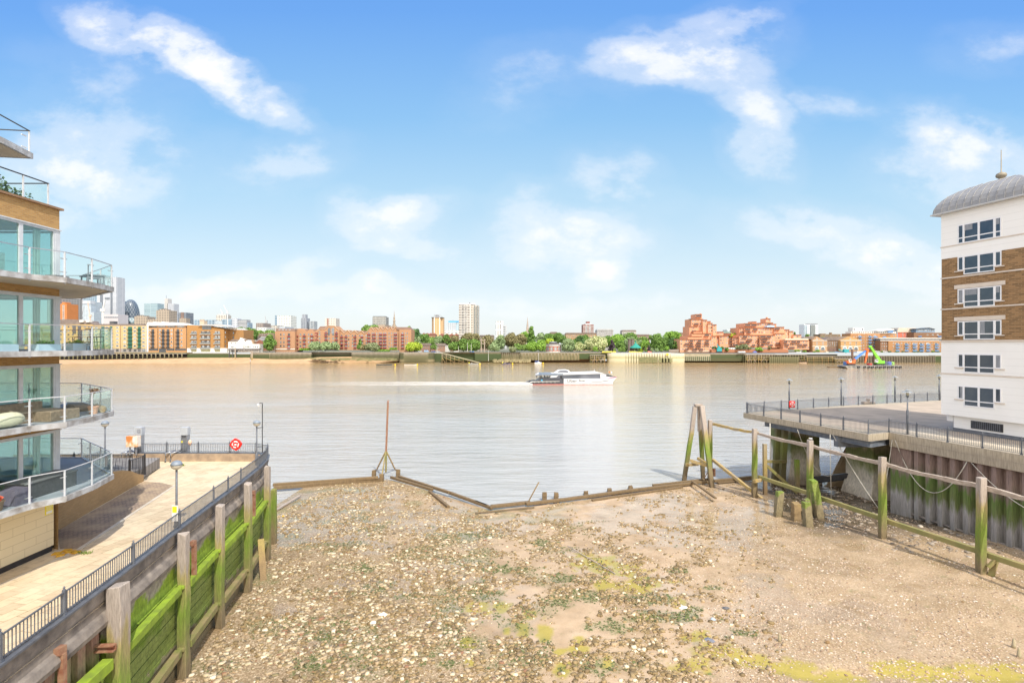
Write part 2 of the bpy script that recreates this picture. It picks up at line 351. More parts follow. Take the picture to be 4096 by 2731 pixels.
def scatter(n,fn,smin,smax,seed,flatness=.55,area=(-22,44,10,66)):
 rg=np.random.RandomState(seed);x=rg.uniform(area[0],area[1],n*6);u=rg.uniform(0,1,n*6)
 y=1/(u/area[2]+(1-u)/area[3])
 d=fn(x,y);keep=rg.rand(n*6)<d;x=x[keep][:n];y=y[keep][:n];k=len(x)
 px,py=px_of(x,y);s=smin+(smax-smin)*rg.rand(k)**3.2
 z=beach_z(x,y)
 base=np.array([(-1,-1,-.6),(1,-1,-.6),(1,1,-.6),(-1,1,-.6),(-.75,-.75,.6),(.75,-.75,.6),(.75,.75,.6),(-.75,.75,.6)],float)
 v=base[None]*(1+rg.uniform(-.35,.35,(k,8,3)));v[:,:,0]*=rg.uniform(.7,1.6,(k,1));v[:,:,2]*=flatness*rg.uniform(.5,1.2,(k,1))
 a=rg.uniform(0,6.28,k)[:,None];c,s_=np.cos(a),np.sin(a);X=v[:,:,0]*c-v[:,:,1]*s_;Y=v[:,:,0]*s_+v[:,:,1]*c
 v=np.stack([X,Y,v[:,:,2]],2)*(s/2)[:,None,None];v[:,:,0]+=x[:,None];v[:,:,1]+=y[:,None];v[:,:,2]+=(z+s*.12)[:,None]
 f0=np.array([(0,3,2,1),(4,5,6,7),(0,1,5,4),(1,2,6,5),(2,3,7,6),(3,0,4,7)]);f=(f0[None]+(np.arange(k)*8)[:,None,None]).reshape(-1,4)
 return v.reshape(-1,3),f
def inbeach(x,y):
 lx=np.interp(y,[10,20,25.7,34,40,43,70],[-14.4,-14.7,-15.3,-16.6,-17.8,-19.4,-40])
 rx=np.interp(y,[10,40,50,52,70],[40,37.6,35,46,46])
 return(x>lx)*(x<rx)*(y<shoreY(x)-.4)
def stonemat(name,stops):
 m,t,b=newmat(name);g=t.nodes.new('ShaderNodeNewGeometry')
 c=ramp(t,g.outputs['Random Per Island'],stops,'CONSTANT');n=noise(t,coords(t,'World'),14,4)
 c=mixc(t,math_(t,'MULTIPLY',n,.45),c,(.22,.14,.08));t.links.new(c,b.inputs['Base Color']);b.inputs['Roughness'].default_value=.75;return m
PALE=[(0,(.48,.37,.22)),(.16,(.60,.49,.31)),(.32,(.34,.24,.13)),(.44,(.70,.60,.41)),(.56,(.24,.165,.085)),(.68,(.45,.35,.22)),(.8,(.30,.15,.08)),(.84,(.25,.21,.10)),(.92,(.78,.71,.55)),(.96,(.16,.13,.08))]
MUDDY=[(0,(.24,.17,.07)),(.3,(.33,.24,.11)),(.55,(.17,.12,.05)),(.75,(.46,.34,.2)),(.93,(.78,.68,.48))]
m_pale=stonemat('pale_stones',PALE);m_mudst=stonemat('muddy_stones',MUDDY)
v,f=scatter(58000,lambda x,y:np.clip(stonycover(x,y)**1.3*(.12+smooth01(fbm(x+7,y+3,.6,5),.42,.56))*(px_of(x,y)[0]<1300),0,1)*inbeach(x,y),.035,.25,11)
tag(np_mesh('pale_rubble',v,f,m_pale),'pale flint, brick and mortar rubble strewn over the left of the foreshore','rubble',kind='stuff')
v,f=scatter(60000,lambda x,y:np.clip((.10+smooth01(fbm(x+50,y,.75,5),.46,.60))*(.25+.75*smooth01(px_of(x,y)[0],550,900))*smooth01(1850-px_of(x,y)[0],0,450)-.7*np.exp(-((px_of(x,y)[1]-1430)/55)**2-((px_of(x,y)[0]-1240)/110)**2)-.8*np.exp(-((px_of(x,y)[0]-1400)/170)**2-((px_of(x,y)[1]-1160)/26)**2),0,1)*inbeach(x,y),.05,.24,12,.95)
tag(np_mesh('muddy_clods',v,f,m_mudst),'brown muddy clods and pebbles scattered over the middle of the foreshore','clods',kind='stuff')
v,f=scatter(66000,lambda x,y:.9*smooth01(px_of(x,y)[0]+(fbm(x,y,.3,3)-.5)*500,1350,1650)*(.25+smooth01(fbm(x+20,y,.35,4),.4,.6))*inbeach(x,y),.035,.115,13)
tag(np_mesh('fine_shingle',v,f,stonemat('shingle_stones',[(0,(.50,.36,.25)),(.3,(.60,.46,.34)),(.5,(.38,.26,.17)),(.65,(.70,.58,.46)),(.85,(.28,.19,.13)),(.92,(.8,.72,.6))])),'fine pinkish shingle covering the right of the foreshore','shingle',kind='stuff')
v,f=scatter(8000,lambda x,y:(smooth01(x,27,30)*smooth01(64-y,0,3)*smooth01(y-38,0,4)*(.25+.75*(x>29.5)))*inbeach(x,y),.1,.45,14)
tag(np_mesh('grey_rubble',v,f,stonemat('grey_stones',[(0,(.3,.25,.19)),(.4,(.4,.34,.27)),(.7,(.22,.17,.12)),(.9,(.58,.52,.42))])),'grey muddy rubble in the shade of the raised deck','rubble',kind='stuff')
rg=np.random.RandomState(5);X=rg.uniform(-15,20,60000);Y=rg.uniform(22,50,60000)
a_,b_=px_of(X,Y);kp=(blobs(WEED,a_,b_)+(fbm(X+9,Y,2.2,4)-.5)*1.5>.5)|((fbm(X+70,Y+20,.5,5)>.56)&(a_<1400)&(rg.rand(60000)<.35))&(inbeach(X,Y)>0);X=X[kp][:14000];Y=Y[kp][:14000];k=len(X);Z=beach_z(X,Y)
tri=np.array([(-.5,0,0),(.5,0,0),(.35,.5,.35),(-.3,.55,.3)]);v=tri[None]*rg.uniform(.05,.16,(k,1,1));an=rg.uniform(0,6.28,k)[:,None]
v=np.stack([v[:,:,0]*np.cos(an)-v[:,:,1]*np.sin(an)+X[:,None],v[:,:,0]*np.sin(an)+v[:,:,1]*np.cos(an)+Y[:,None],v[:,:,2]+Z[:,None]+.005],2)
tag(np_mesh('seaweed',v.reshape(-1,3),np.arange(4*k).reshape(-1,4),mat('weed_green',(.13,.15,.045),(.07,.09,.03),5)),'dark green weed lying in tufts on the muddy foreshore','weed',kind='stuff')
m_wat,t,b=newmat('river_water')
wv=coords(t,'World',(1,1,1))
far=t.nodes.new('ShaderNodeNewGeometry')
w1=noise(t,coords(t,'World',(.10,.45,1),(0,0,R(7))),1.0,3,.55)
w2=noise(t,coords(t,'World',(.5,2.4,1),(0,0,R(-9))),1.0,4,.6)
w3=noise(t,coords(t,'World',(.02,.05,1)),1.0,3,.5)
silt_sheen=noise(t,coords(t,'World',(.012,.05,1)),1.0,4,.5)
sy=t.nodes.new('ShaderNodeSeparateXYZ');t.links.new(far.outputs['Position'],sy.inputs[0])
fy=ramp(t,math_(t,'ADD',math_(t,'DIVIDE',sy.outputs[1],400),math_(t,'MULTIPLY_ADD',silt_sheen,.5,-.25)),[(.3,(.42,.42,.40)),(.6,(.42,.34,.22)),(1,(.40,.27,.12))])  # near water paled to imitate silvery sky reflection; browner silt farther out
t.links.new(fy,b.inputs['Base Color'])
b.inputs['Roughness'].default_value=.06;b.inputs['IOR'].default_value=1.42;b.inputs['Specular IOR Level'].default_value=1.0
hgt=math_(t,'ADD',math_(t,'MULTIPLY',w1,1.0),math_(t,'MULTIPLY',w2,.42))
bump(t,b,math_(t,'MULTIPLY',hgt,ramp(t,w3,[(.35,.7),(.65,1.3)])),.95,.5)
mb=MB();mb.add([(-2500,8,0),(2500,8,0),(2500,520,0),(-2500,520,0)],[(0,1,2,3)]);struct(mb,'river',m_wat)
mb=MB();mb.add([(-3000,-400,-3),(3000,-400,-3),(3000,520,-3),(-3000,520,-3)],[(0,1,2,3)]);struct(mb,'river_bed',mat('bed',(.2,.15,.1)))
m_far=mat('far_ground',(.20,.19,.15),(.12,.14,.08),.02,.9)
mb=MB();mb.add([(-12000,500.5,9.4),(12000,500.5,9.4),(12000,15000,9.4),(-12000,15000,9.4)],[(0,1,2,3)]);struct(mb,'far_bank_ground',m_far)
def tidal(name,stops,vscale=(3,3,.5),rough=.85,wob=1.2,bmp=.5,sat=1):
 if name in MATS:return MATS[name]
 m,t,b=newmat(name);g=t.nodes.new('ShaderNodeNewGeometry');s=t.nodes.new('ShaderNodeSeparateXYZ');t.links.new(g.outputs['Position'],s.inputs[0])
 n=noise(t,coords(t,'World',vscale),1.2,5,.6);n2=noise(t,coords(t,'World',(vscale[0]*4,vscale[1]*4,vscale[2]*2)),2.5,5,.65)
 z=math_(t,'ADD',s.outputs[2],math_(t,'MULTIPLY',math_(t,'SUBTRACT',n,.5),2*wob))
 c=ramp(t,math_(t,'DIVIDE',z,10.0),[(p/10,k)for p,k in stops])
 c=mixc(t,1,c,ramp(t,n2,[(.3,(.62,.62,.62)),(.6,(1.1,1.1,1.1))]),'MULTIPLY')
 t.links.new(c,b.inputs['Base Color']);b.inputs['Roughness'].default_value=rough;bump(t,b,n2,bmp,.03);MATS[name]=m;return m
GREEN=(.16,.24,.015);GREY=(.36,.32,.28);BRN=(.16,.11,.05)
m_post=tidal('tidal_timber',[(0,(.13,.09,.05)),(1.8,(.22,.17,.09)),(3.0,(.19,.20,.055)),(4.3,(.17,.25,.03)),(5.2,(.27,.27,.08)),(5.9,(.36,.29,.13)),(6.6,(.38,.32,.27)),(9.9,(.47,.41,.36))],wob=1.6,bmp=.9)
m_postd=tidal('brown_timber',[(0,(.16,.11,.06)),(2.2,(.28,.19,.09)),(3.2,(.36,.27,.09)),(6,(.38,.31,.2)),(9.9,(.42,.36,.3))])
m_lichen=mat('lichen_timber',(.45,.31,.08),(.32,.26,.18),3,.85,bmp=.4)
m_drift=mat('bleached_timber',(.44,.37,.31),(.3,.24,.19),2.5,.85,bmp=.5,stretch=(1,1,3))
m_bank=tidal('planking_green',[(0,(.17,.13,.07)),(1.6,(.22,.18,.10)),(2.5,(.25,.21,.12)),(2.7,(.17,.22,.04)),(4.0,(.24,.29,.07)),(4.7,(.15,.24,.02)),(5.9,(.27,.38,.035)),(6.3,(.36,.32,.24)),(6.7,(.26,.22,.18)),(7.0,(.34,.30,.25))],(.7,.7,.9),wob=1.5,bmp=.8)
m_wale=mat('mossy_waling',(.28,.40,.025),(.19,.26,.03),2,.9,bmp=.5)
m_wale2=mat('brown_waling',(.30,.22,.11),(.18,.19,.05),1.2,.9,bmp=.5)
m_conc=mat('weathered_concrete',(.33,.28,.23),(.11,.095,.085),1.6,.9,bmp=.9,bs=7,lo=.3,hi=.7)
m_parapet=mat('parapet_concrete',(.42,.31,.21),(.24,.18,.13),1.2,.9,bmp=.4,bs=6)
m_blue=mat('dark_blue_paint',(.085,.095,.115),(.14,.15,.17),3,.45)
m_black=mat('black_paint',(.02,.02,.023),(.035,.035,.04),3,.4)
m_steel=mat('grey_steel',(.42,.44,.47),(.34,.35,.38),3,.4,.6)
m_white=mat('white_paint',(.78,.78,.78),(.70,.70,.70),2,.4)
m_rust=mat('rust',(.24,.09,.05),(.34,.2,.12),4,.8,bmp=.3)
KERB=[(-13.2,8),(-14.1,14.8),(-14.5,17.4),(-15.15,21.5),(-15.9,25.7),(-16.6,29.9),(-17.3,34.3),(-18.0,38.1),(-18.75,41.0),(-19.4,42.7),(-20.7,43.5),(-22.9,43.6),(-30.5,43.5),(-40,43),(-62,42)]
PZ=7.3
mb=MB();mb.add([(x,y,PZ)for x,y in KERB]+[(-62,8,PZ)],[tuple(range(len(KERB)))[::-1]+(len(KERB),)])
mb.f=[tuple([len(KERB)]+list(range(len(KERB)-1,-1,-1)))]
m,t,b=newmat('stone_slabs');MATS['slabs']=m
g=coords(t,'World',(1,1,1),(0,0,R(-79)))
br=t.nodes.new('ShaderNodeTexBrick');t.links.new(g,br.inputs['Vector']);br.inputs['Scale'].default_value=1
br.inputs['Brick Width'].default_value=.75;br.inputs['Row Height'].default_value=.6;br.inputs['Mortar Size'].default_value=.012
br.inputs['Color1'].default_value=(.66,.53,.34,1);br.inputs['Color2'].default_value=(.50,.38,.24,1);br.inputs['Mortar'].default_value=(.22,.15,.07,1)
c=mixc(t,ramp(t,noise(t,g,.5,6,.65),[(.35,0),(.65,.7)]),br.outputs[0],(.72,.60,.42));c=mixc(t,ramp(t,noise(t,g,2.6,6,.7),[(.5,0),(.72,.55)]),c,(.36,.28,.18));t.links.new(c,b.inputs['Base Color']);b.inputs['Roughness'].default_value=.85
bump(t,b,br.outputs['Fac'],-.3,.01)
struct(mb,'pavement',m)
m_pav=brickmat('dark_pavers',(.24,.17,.13),(.32,.24,.17),(.10,.075,.055),ang=R(100),bw=.3,bh=.15,ms=.02)
m,t,b=newmat('paver_brick');br=t.nodes.new('ShaderNodeTexBrick');t.links.new(coords(t,'World',(1,1,1),(0,0,R(-79))),br.inputs['Vector']);br.inputs['Scale'].default_value=1
br.inputs['Brick Width'].default_value=.24;br.inputs['Row Height'].default_value=.14;br.inputs['Mortar Size'].default_value=.012
br.inputs['Color1'].default_value=(.40,.29,.19,1);br.inputs['Color2'].default_value=(.27,.20,.15,1);br.inputs['Mortar'].default_value=(.11,.08,.06,1)
t.links.new(mixc(t,ramp(t,noise(t,coords(t,'World'),.8,5),[(.4,0),(.6,.6)]),br.outputs[0],(.5,.37,.22)),b.inputs['Base Color']);b.inputs['Roughness'].default_value=.9
pav=[(-20.82,24.75),(-19.9,24.7),(-21.1,30),(-22.5,35.8),(-23.7,36.5),(-25.3,36.95),(-22.95,27.1)]
mb=MB();mb.add([(x,y,PZ+.005)for x,y in pav],[tuple(range(7))]);struct(mb,'brick_paving',m)
mb=MB();mb.bar((-19.88,24.6,PZ+.012),(-22.5,35.9,PZ+.012),.18,.02);mb.bar((-20.4,14,PZ+.012),(-19.88,24.6,PZ+.012),.18,.02)
struct(mb,'paving_kerb_line',mat('kerb_line',(.62,.55,.44),(.5,.43,.33),2,.9))
for yi,(x,y,a)in enumerate(((-20.3,24.5,.2),(-20.0,24.35,.1),(-19.75,24.3,-.2),(-20.45,24.15,.3),(-20.1,23.95,.5))):
 mb=MB();mb.cbox((x,y,PZ+.03),(.3,.3,.05),0,a)
 one(mb,'yellow_block',mat('yellow_block',(.72,.42,.03),(.6,.30,.03),5,.9),'worn yellow paving block at the cream wall corner, '+('farthest from the river rail','second along','middle of the row','nearer the wall','closest to the camera')[yi],'block','yellow paving blocks by the cream wall',base=(x,y,PZ))
rw=thing('river_wall','weathered concrete river wall with mossy timber planking below the curved promenade','wall',(-15,20,0))
K2=KERB[:13]
mb=MB();mb.strip(K2,[(-.12,7.9),(-.12,7.97),(.16,7.97),(.16,7.9)]);mb.obj('coping',m_blue,rw)
mb=MB();mb.strip(K2,[(-.06,PZ-.3),(-.06,7.899),(-.26,7.899),(-.30,PZ-.3)],side=1)
mb.obj('parapet',m_parapet,rw)
mb=MB();FACE=[(x-.06,y)for x,y in KERB[:9]]+[(-19.45,42.8),(-20.7,43.62),(-23,43.72),(-40,43.2)]
mb.strip(FACE,[(.0,6.5),(.20,6.52),(.24,6.7),(.14,6.92),(.03,7.0),(.0,7.35),(.08,7.42),(.06,7.88),(-.1,7.88),(-.1,6.5)]);mb.obj('concrete_ledge',m_conc,rw)
mb=MB();mb.strip([FACE[2]]and[(-14.9,19.9)]+FACE[3:],[(-.3,-.2),(.0,-.2),(.0,6.549),(-.3,6.549)])
for i in range(14):
 z=.9+i*.32
 mb.strip([(-14.9,19.9)]+FACE[3:10],[(.0,z),(.05+.02*(i%2),z),(.05+.02*(i%2),z+.28),(.0,z+.28)])
mb.obj('planking',m_bank,rw)
mb=MB();mb.strip([FACE[0],FACE[1],(-14.95,20)],[(-.9,-.2),(-.7,-.2),(-.7,6.5),(-.9,6.5)])
m_pile=tidal('rusty_green_piles',[(0,(.10,.09,.05)),(2.5,(.14,.15,.05)),(4.6,(.13,.21,.03)),(5.6,(.28,.25,.13)),(6.3,(.33,.2,.15)),(9,(.24,.14,.12))],(1.5,1.5,.6),wob=1.4)
y=9.0
while y<19.6:
 x=np.interp(y,[8,14.8,17.4,21.5],[-13.2,-14.1,-14.5,-15.15]);mb.prism([(x-.8,y),(x-.25,y+.08),(x-.25,y+.42),(x-.8,y+.5)],-.2,6.49);y+=.78
mb.obj('sheet_piling',m_pile,rw)
def tpost(x,y,z0,z1,w,label,lean=(0,0),group='timber posts along the left river wall',m=None,seed=0,jag=True,name='timber_post',cat='post'):
 rr=random.Random(seed);mb=MB();n=7;pts=[];h=z1-z0
 vs=[];fs=[]
 for i in range(n+1):
  t_=i/n;cx=x+lean[0]*t_+rr.uniform(-.02,.02);cy=y+lean[1]*t_+rr.uniform(-.02,.02);ww=w*(1.03-.1*t_)/2
  for a,b_ in((-1,-1),(1,-1),(1,1),(-1,1)):
   vs.append((cx+a*ww*rr.uniform(.93,1.04),cy+b_*ww*rr.uniform(.93,1.04),z0+h*t_+(rr.uniform(-.10,.08)if i==n and jag else 0)))
 for i in range(n):
  for k in range(4):fs.append((i*4+k,i*4+(k+1)%4,(i+1)*4+(k+1)%4,(i+1)*4+k))
 fs.append((n*4,n*4+1,n*4+2,n*4+3));mb.add(vs,fs)
 return one(mb,name,m or m_post,label,cat,group,base=(x,y,z0),bevel=.03)
LP=[(-14.5,19.8,.8,7.85,.58,'thick bleached timber post with split green foot, nearest of the wall posts'),(-15.45,25.3,1.0,7.85,.42,'second timber post along the mossy wall, next to the thick bleached one'),(-16.15,29.7,1.0,7.85,.40,'third timber post along the mossy wall, behind the rusty bracket'),(-16.75,34.1,.9,7.9,.40,'fourth timber post along the mossy wall, with a split grey head'),(-17.75,39.0,.6,7.9,.40,'fifth timber post, nearly at the wall end'),(-18.75,42.3,.3,5.3,.4,'low dark mossy post at the far end of the river wall')]
for i,(x,y,z0,z1,w,lb)in enumerate(LP):tpost(x,y,z0,z1,w,lb,seed=i)
for i in range(4):
 a,c2_=LP[i],LP[i+1];ax,bx=a[0]+.02,c2_[0]+.02
 for z,m_,lb in((5.3,m_wale,'bright green mossy upper waling'),(2.4,m_wale2,'brown mossy lower waling')):
  where=('between the thick bleached post and the second post','between the second and third wall posts','between the third and fourth wall posts','between the fourth and fifth wall posts')[i]
  mb=MB();mb.bar((ax-.05,a[1]+.4,z),(bx-.05,c2_[1]-.35,z),.30,.34);mb.cbox((bx,c2_[1]-.2,z+.1),(.3,.25,.16))
  one(mb,'timber_waling',m_,lb+' '+where,'beam','timber walings of the left wall',base=(ax,a[1],z),bevel=.02)
mb=MB();mb.bar((-13.9,13.5,5.2),(-14.5,19.3,5.25),.38,.4);one(mb,'timber_waling',m_wale,'short thick green waling in front of the sheet piles, nearest one','beam','timber walings of the left wall',base=(-14,16,5.2),bevel=.02)
mb=MB();mb.bar((-14.95,19.3,5.9),(-14.3,19.35,5.9),.2,.04);mb.bar((-14.95,19.3,5.7),(-14.3,19.35,5.7),.2,.04);mb.bar((-14.95,19.38,5.8),(-14.3,19.43,5.8),.04,.18)
one(mb,'steel_bracket',m_rust,'rusty channel bracket against the thick bleached post','bracket',base=(-14.5,18.9,5.5))
for x,y,lb in((-14.3,17.0,'rusty steel stub standing before the sheet piles'),(-15.55,26.2,'rusty steel bracket post beside the second timber post'),(-16.95,35.2,'rusty steel bracket post beside the fourth timber post')):
 mb=MB();mb.box(x-.08,x+.1,y,y+.16,5.3,6.9);mb.box(x-.14,x+.06,y-.08,y+.2,6.9,7.12)
 one(mb,'steel_stub',m_rust,lb,'bracket',base=(x,y,5.4))
mb=MB();mb.bar((-16.4,35.5,.8),(-17.2,36.8,3.4),.4,.12);one(mb,'leaning_plank',m_postd,'dark plank leaning against the river wall between the fourth and fifth posts','plank',base=(-16.4,35.5,.8))
def railing(name,label,path,zb,h,step,mat_post,bar_mat,group=None,double=False,barstep=.14,finial=True,pw=.09,balw=.022):
 rt=thing(name,label,'railing',(path[0][0],path[0][1],zb),group)
 pts=[]
 for i in range(len(path)-1):
  a=Vector(path[i]+(0,));b_=Vector(path[i+1]+(0,));L=(b_-a).length;k=max(1,round(L/step))
  for j in range(k):pts.append(a.lerp(b_,j/k))
 pts.append(Vector(path[-1]+(0,)))
 pm=MB();pm.box(-pw/2,pw/2,-pw/2,pw/2,0,h+.06);pm.box(-pw*.75,pw*.75,-pw*.75,pw*.75,0,.06)
 if finial:pm.lathe((0,0,h+.06),[(pw*.6,0),(pw*.6,.03),(pw*.2,.05),(pw*.45,.09),(pw*.1,.14)],8)
 proto=None
 for i,p in enumerate(pts):
  if proto is None:
   proto=pm.obj('railing_post',mat_post,rt,local=True);proto.location=(0,0,0);c=proto
  else:c=proto.copy();COL.objects.link(c);c.parent=rt
  d=(pts[min(i+1,len(pts)-1)]-pts[max(i-1,0)]);c.location=(p.x-path[0][0],p.y-path[0][1],0);c.rotation_euler=(0,0,math.atan2(d.y,d.x))
 for i in range(len(pts)-1):
  a,b_=pts[i],pts[i+1];mb=MB();L=(b_-a).length;up=Vector((0,0,1))
  mb.bar(a+up*(zb+h),b_+up*(zb+h),.055,.035);mb.bar(a+up*(zb+.1),b_+up*(zb+.1),.04,.03)
  if double:mb.bar(a+up*(zb+h-.1),b_+up*(zb+h-.1),.04,.03)
  n=int(L/barstep)
  for j in range(1,n):
   q=a.lerp(b_,j/n);mb.box(q.x-balw/2,q.x+balw/2,q.y-balw/2,q.y+balw/2,zb+.1,zb+h-(.1 if double else 0))
  mb.obj('railing_panel',bar_mat,rt)
 return rt
railing('promenade_railing','dark blue iron railing curving along the promenade river wall',KERB[:13],7.95,.74,2.9,m_blue,m_blue)
m_ybrick=brickmat('london_stock_brick',(.50,.315,.13),(.40,.24,.095),(.34,.24,.13),ang=R(60),blotch=.45,soot=(.20,.13,.07))
tw=thing('terrace_wall','low curved stock brick wall retaining the timber terrace','wall',(-23,28,PZ))
tpath=[(-20.85,24.7),(-22.95,27.1),(-24.1,31.6),(-25.2,36.2),(-25.35,37.0)]
mb=MB()
hts=[9.6,9.3,8.95,8.0,7.75]
sub=[]
for i in range(len(tpath)-1):
 for j in range(6):t_=j/6;sub.append((tpath[i][0]*(1-t_)+tpath[i+1][0]*t_,tpath[i][1]*(1-t_)+tpath[i+1][1]*t_,hts[i]*(1-t_)+hts[i+1]*t_))
sub.append((*tpath[-1],hts[-1]))
for i,(x,y,z)in enumerate(sub):
 if 12<i<18:sub[i]=(x,y,8.95-.9*((i-12)/6)**2.2)
vs=[]
for x,y,z in sub:vs+=[(x,y,PZ-.1),(x,y,z),(x-.3,y+.1,z),(x-.3,y+.1,PZ-.1)]
mb.add(vs,[(i*4+k,i*4+(k+1)%4,(i+1)*4+(k+1)%4,(i+1)*4+k)for i in range(len(sub)-1)for k in range(4)]+[(0,1,2,3),tuple(len(vs)-4+k for k in range(4))])
mb.obj('brick_face',m_ybrick,tw)
mb=MB()
for i in range(12):a=sub[i];c_=sub[i+1];mb.bar((a[0]-.15,a[1]+.05,a[2]+.03),(c_[0]-.15,c_[1]+.05,c_[2]+.03),.4,.07)
mb.obj('wall_coping',m_ybrick,tw)
m,t,b=newmat('decking');wv=t.nodes.new('ShaderNodeTexWave');wv.inputs['Scale'].default_value=1.6;wv.bands_direction='X';t.links.new(coords(t,'World',(1,1,1),(0,0,R(-35))),wv.inputs['Vector'])
t.links.new(mixc(t,ramp(t,wv.outputs[0],[(.02,1),(.1,0)]),ramp(t,noise(t,coords(t,'World'),1.5),[(.4,(.27,.25,.23)),(.6,(.21,.195,.18))]),(.07,.06,.055)),b.inputs['Base Color']);b.inputs['Roughness'].default_value=.8
mb=MB();mb.prism([(-21.3,24.9),(-23.2,27.1),(-24.4,31.6),(-25.5,36.2),(-25.6,37.2),(-26.8,40.9),(-50,40.3),(-50,24.9)],PZ+.1,8.1);struct(mb,'timber_terrace',m)
railing('gate_railing','black iron railing closing the terrace steps behind the brick wall',[(-33,37.5),(-25.35,37.1),(-25.2,35.4)],7.75,1.3,2.4,m_black,m_black)
def globe_lamp(x,y,label,h=3.5,zb=PZ):
 r=thing('globe_lamp',label,'street lamp',(x,y,zb),'globe lamps on the left promenade')
 mb=MB();mb.lathe((0,0,0),[(.11,0),(.11,.9),(.07,.95),(.055,1.0),(.05,h-.45)],12);mb.obj('pole',m_blue,r,local=True,smooth=True)
 mb=MB();mb.lathe((0,0,h-.47),[(.05,0),(.12,.03),(.22,.1),(.275,.235),(.275,.24)],20);mb.obj('lower_globe',mat('globe_glass',(.62,.58,.48),(.55,.5,.4),3,.25),r,local=True,smooth=True)
 mb=MB();mb.lathe((0,0,h-.47),[(.28,.24),(.26,.33),(.19,.42),(.08,.465),(.02,.47)],20);mb.obj('lamp_hood',mat('lamp_hood',(.20,.24,.29),(.24,.28,.33),3,.45),r,local=True,smooth=True)
 return r
l1=globe_lamp(-17.1,27.4,'grey globe lamp with a yellow notice, standing alone mid promenade')
globe_lamp(-31.5,41.6,'globe lamp behind the balcony glass at the terrace end');globe_lamp(-19.9,41.9,'globe lamp at the promenade corner, beside the camera mast')
mb=MB();mb.box(-17.25,-16.95,27.26,27.29,7.75,8.55);one(mb,'notice',m_white,'white notice strapped to the near globe lamp','sign',base=(-17.1,27.27,7.75))
mb=MB();mb.box(-17.22,-17.0,27.245,27.257,8.2,8.5);mb.obj('yellow_panel',mat('sign_yellow',(.8,.72,.02),(.75,.65,.02),3,.5),bpy.data.objects['notice'])
cm=thing('camera_mast','slim black mast with a white camera at the promenade corner','mast',(-19.65,42.3,7.9))
mb=MB();mb.tube([(-19.65,42.3,7.9),(-19.65,42.3,12.1)],.035,8);mb.bar((-19.65,42.3,12.1),(-19.9,42.3,12.1),.04);mb.bar((-19.9,41.95,10.2),(-19.6,42.3,10.2),.05,.04);mb.bar((-19.9,41.95,8.7),(-19.6,42.3,8.7),.05,.04);mb.obj('pole',m_black,cm)
mb=MB();mb.cbox((-19.92,42.25,12.0),(.14,.2,.12));mb.lathe((-19.92,42.25,11.78),[(.02,0),(.08,.05),(.09,.15)],10);mb.obj('camera',m_white,cm)
def cabinet(x,y,label,sgn=0):
 r=thing('control_cabinet',label,'cabinet',(x,y,7.9),'grey control cabinets over the river rail')
 mb=MB();mb.box(x-.26,x-.2,y-.2,y+.2,7.2,9.3);mb.box(x+.2,x+.26,y-.2,y+.2,7.2,9.3);mb.box(x-.2,x+.2,y-.03,y+.03,7.2,9.3);mb.obj('stand',m_steel,r)
 mb=MB();mb.box(x-.3,x+.3,y-.22,y+.22,9.3,9.95);mb.obj('box',mat('cabinet_grey',(.46,.49,.53),(.38,.40,.43),3,.5),r,bevel=.01)
 mb=MB();mb.box(x-.05,x+.22,y-.235,y-.225,9.45,9.8)if sgn else mb.box(x-.2,x-.1,y-.215,y-.205,8.7,8.85)
 mb.obj('scrawl' if sgn else 'yellow_label',mat('scrawl',(.12,.12,.16),(.4,.42,.45),14,.6)if sgn else MATS['sign_yellow'],r)
cabinet(-30.55,44.1,'grey cabinet with a black scrawl on steel stand behind the rusty cabinet',1);cabinet(-26.8,44.1,'grey cabinet on steel stand with an orange float hanging beside it')
mb=MB();mb.lathe((-26.3,43.9,8.45),[(.03,0),(.13,.12),(.15,.3),(.08,.45),(.02,.5)],10);one(mb,'float',mat('float_orange',(.75,.42,.25),(.8,.6,.45),4,.6),'faded orange float hanging beside the grey cabinet','float',base=(-26.3,43.9,8.45),smooth=True)
rc=thing('rusty_cabinet','white cabinet with orange rust stains on the river wall','cabinet',(-30.3,43.0,7.9))
mb=MB();mb.box(-30.75,-29.85,42.8,43.25,8.55,9.4);m,t,b=newmat('rust_streak_white')
t.links.new(ramp(t,noise(t,coords(t,'World',(1.5,1,.8)),1.6,5),[(.42,(.74,.68,.6)),(.5,(.75,.5,.3)),(.58,(.6,.22,.06))]),b.inputs['Base Color']);mb.obj('box',m,rc,bevel=.01)
for x in(-30.6,-30.1):mb=MB();mb.box(x,x+.08,42.95,43.05,7.9,8.55);mb.obj('leg',m_steel,rc)
mb=MB();mb.box(-30.2,-30.02,42.785,42.795,8.95,9.25);mb.obj('paper_label',m_white,rc)
for x in(-30.4,-26.9):
 mb=MB()
 for d in(0,.4):mb.tube([(x-.8+d,42.95,PZ),(x-.8+d,42.95,8.02),(x-.4+d,43.6,8.12)],.08,8)
 one(mb,'service_pipes',m_steel,'pair of grey pipes over the parapet '+('below the rusty cabinet' if x<-30 else 'below the grey cabinet with the float'),'pipes',base=(x,43,PZ),smooth=True)
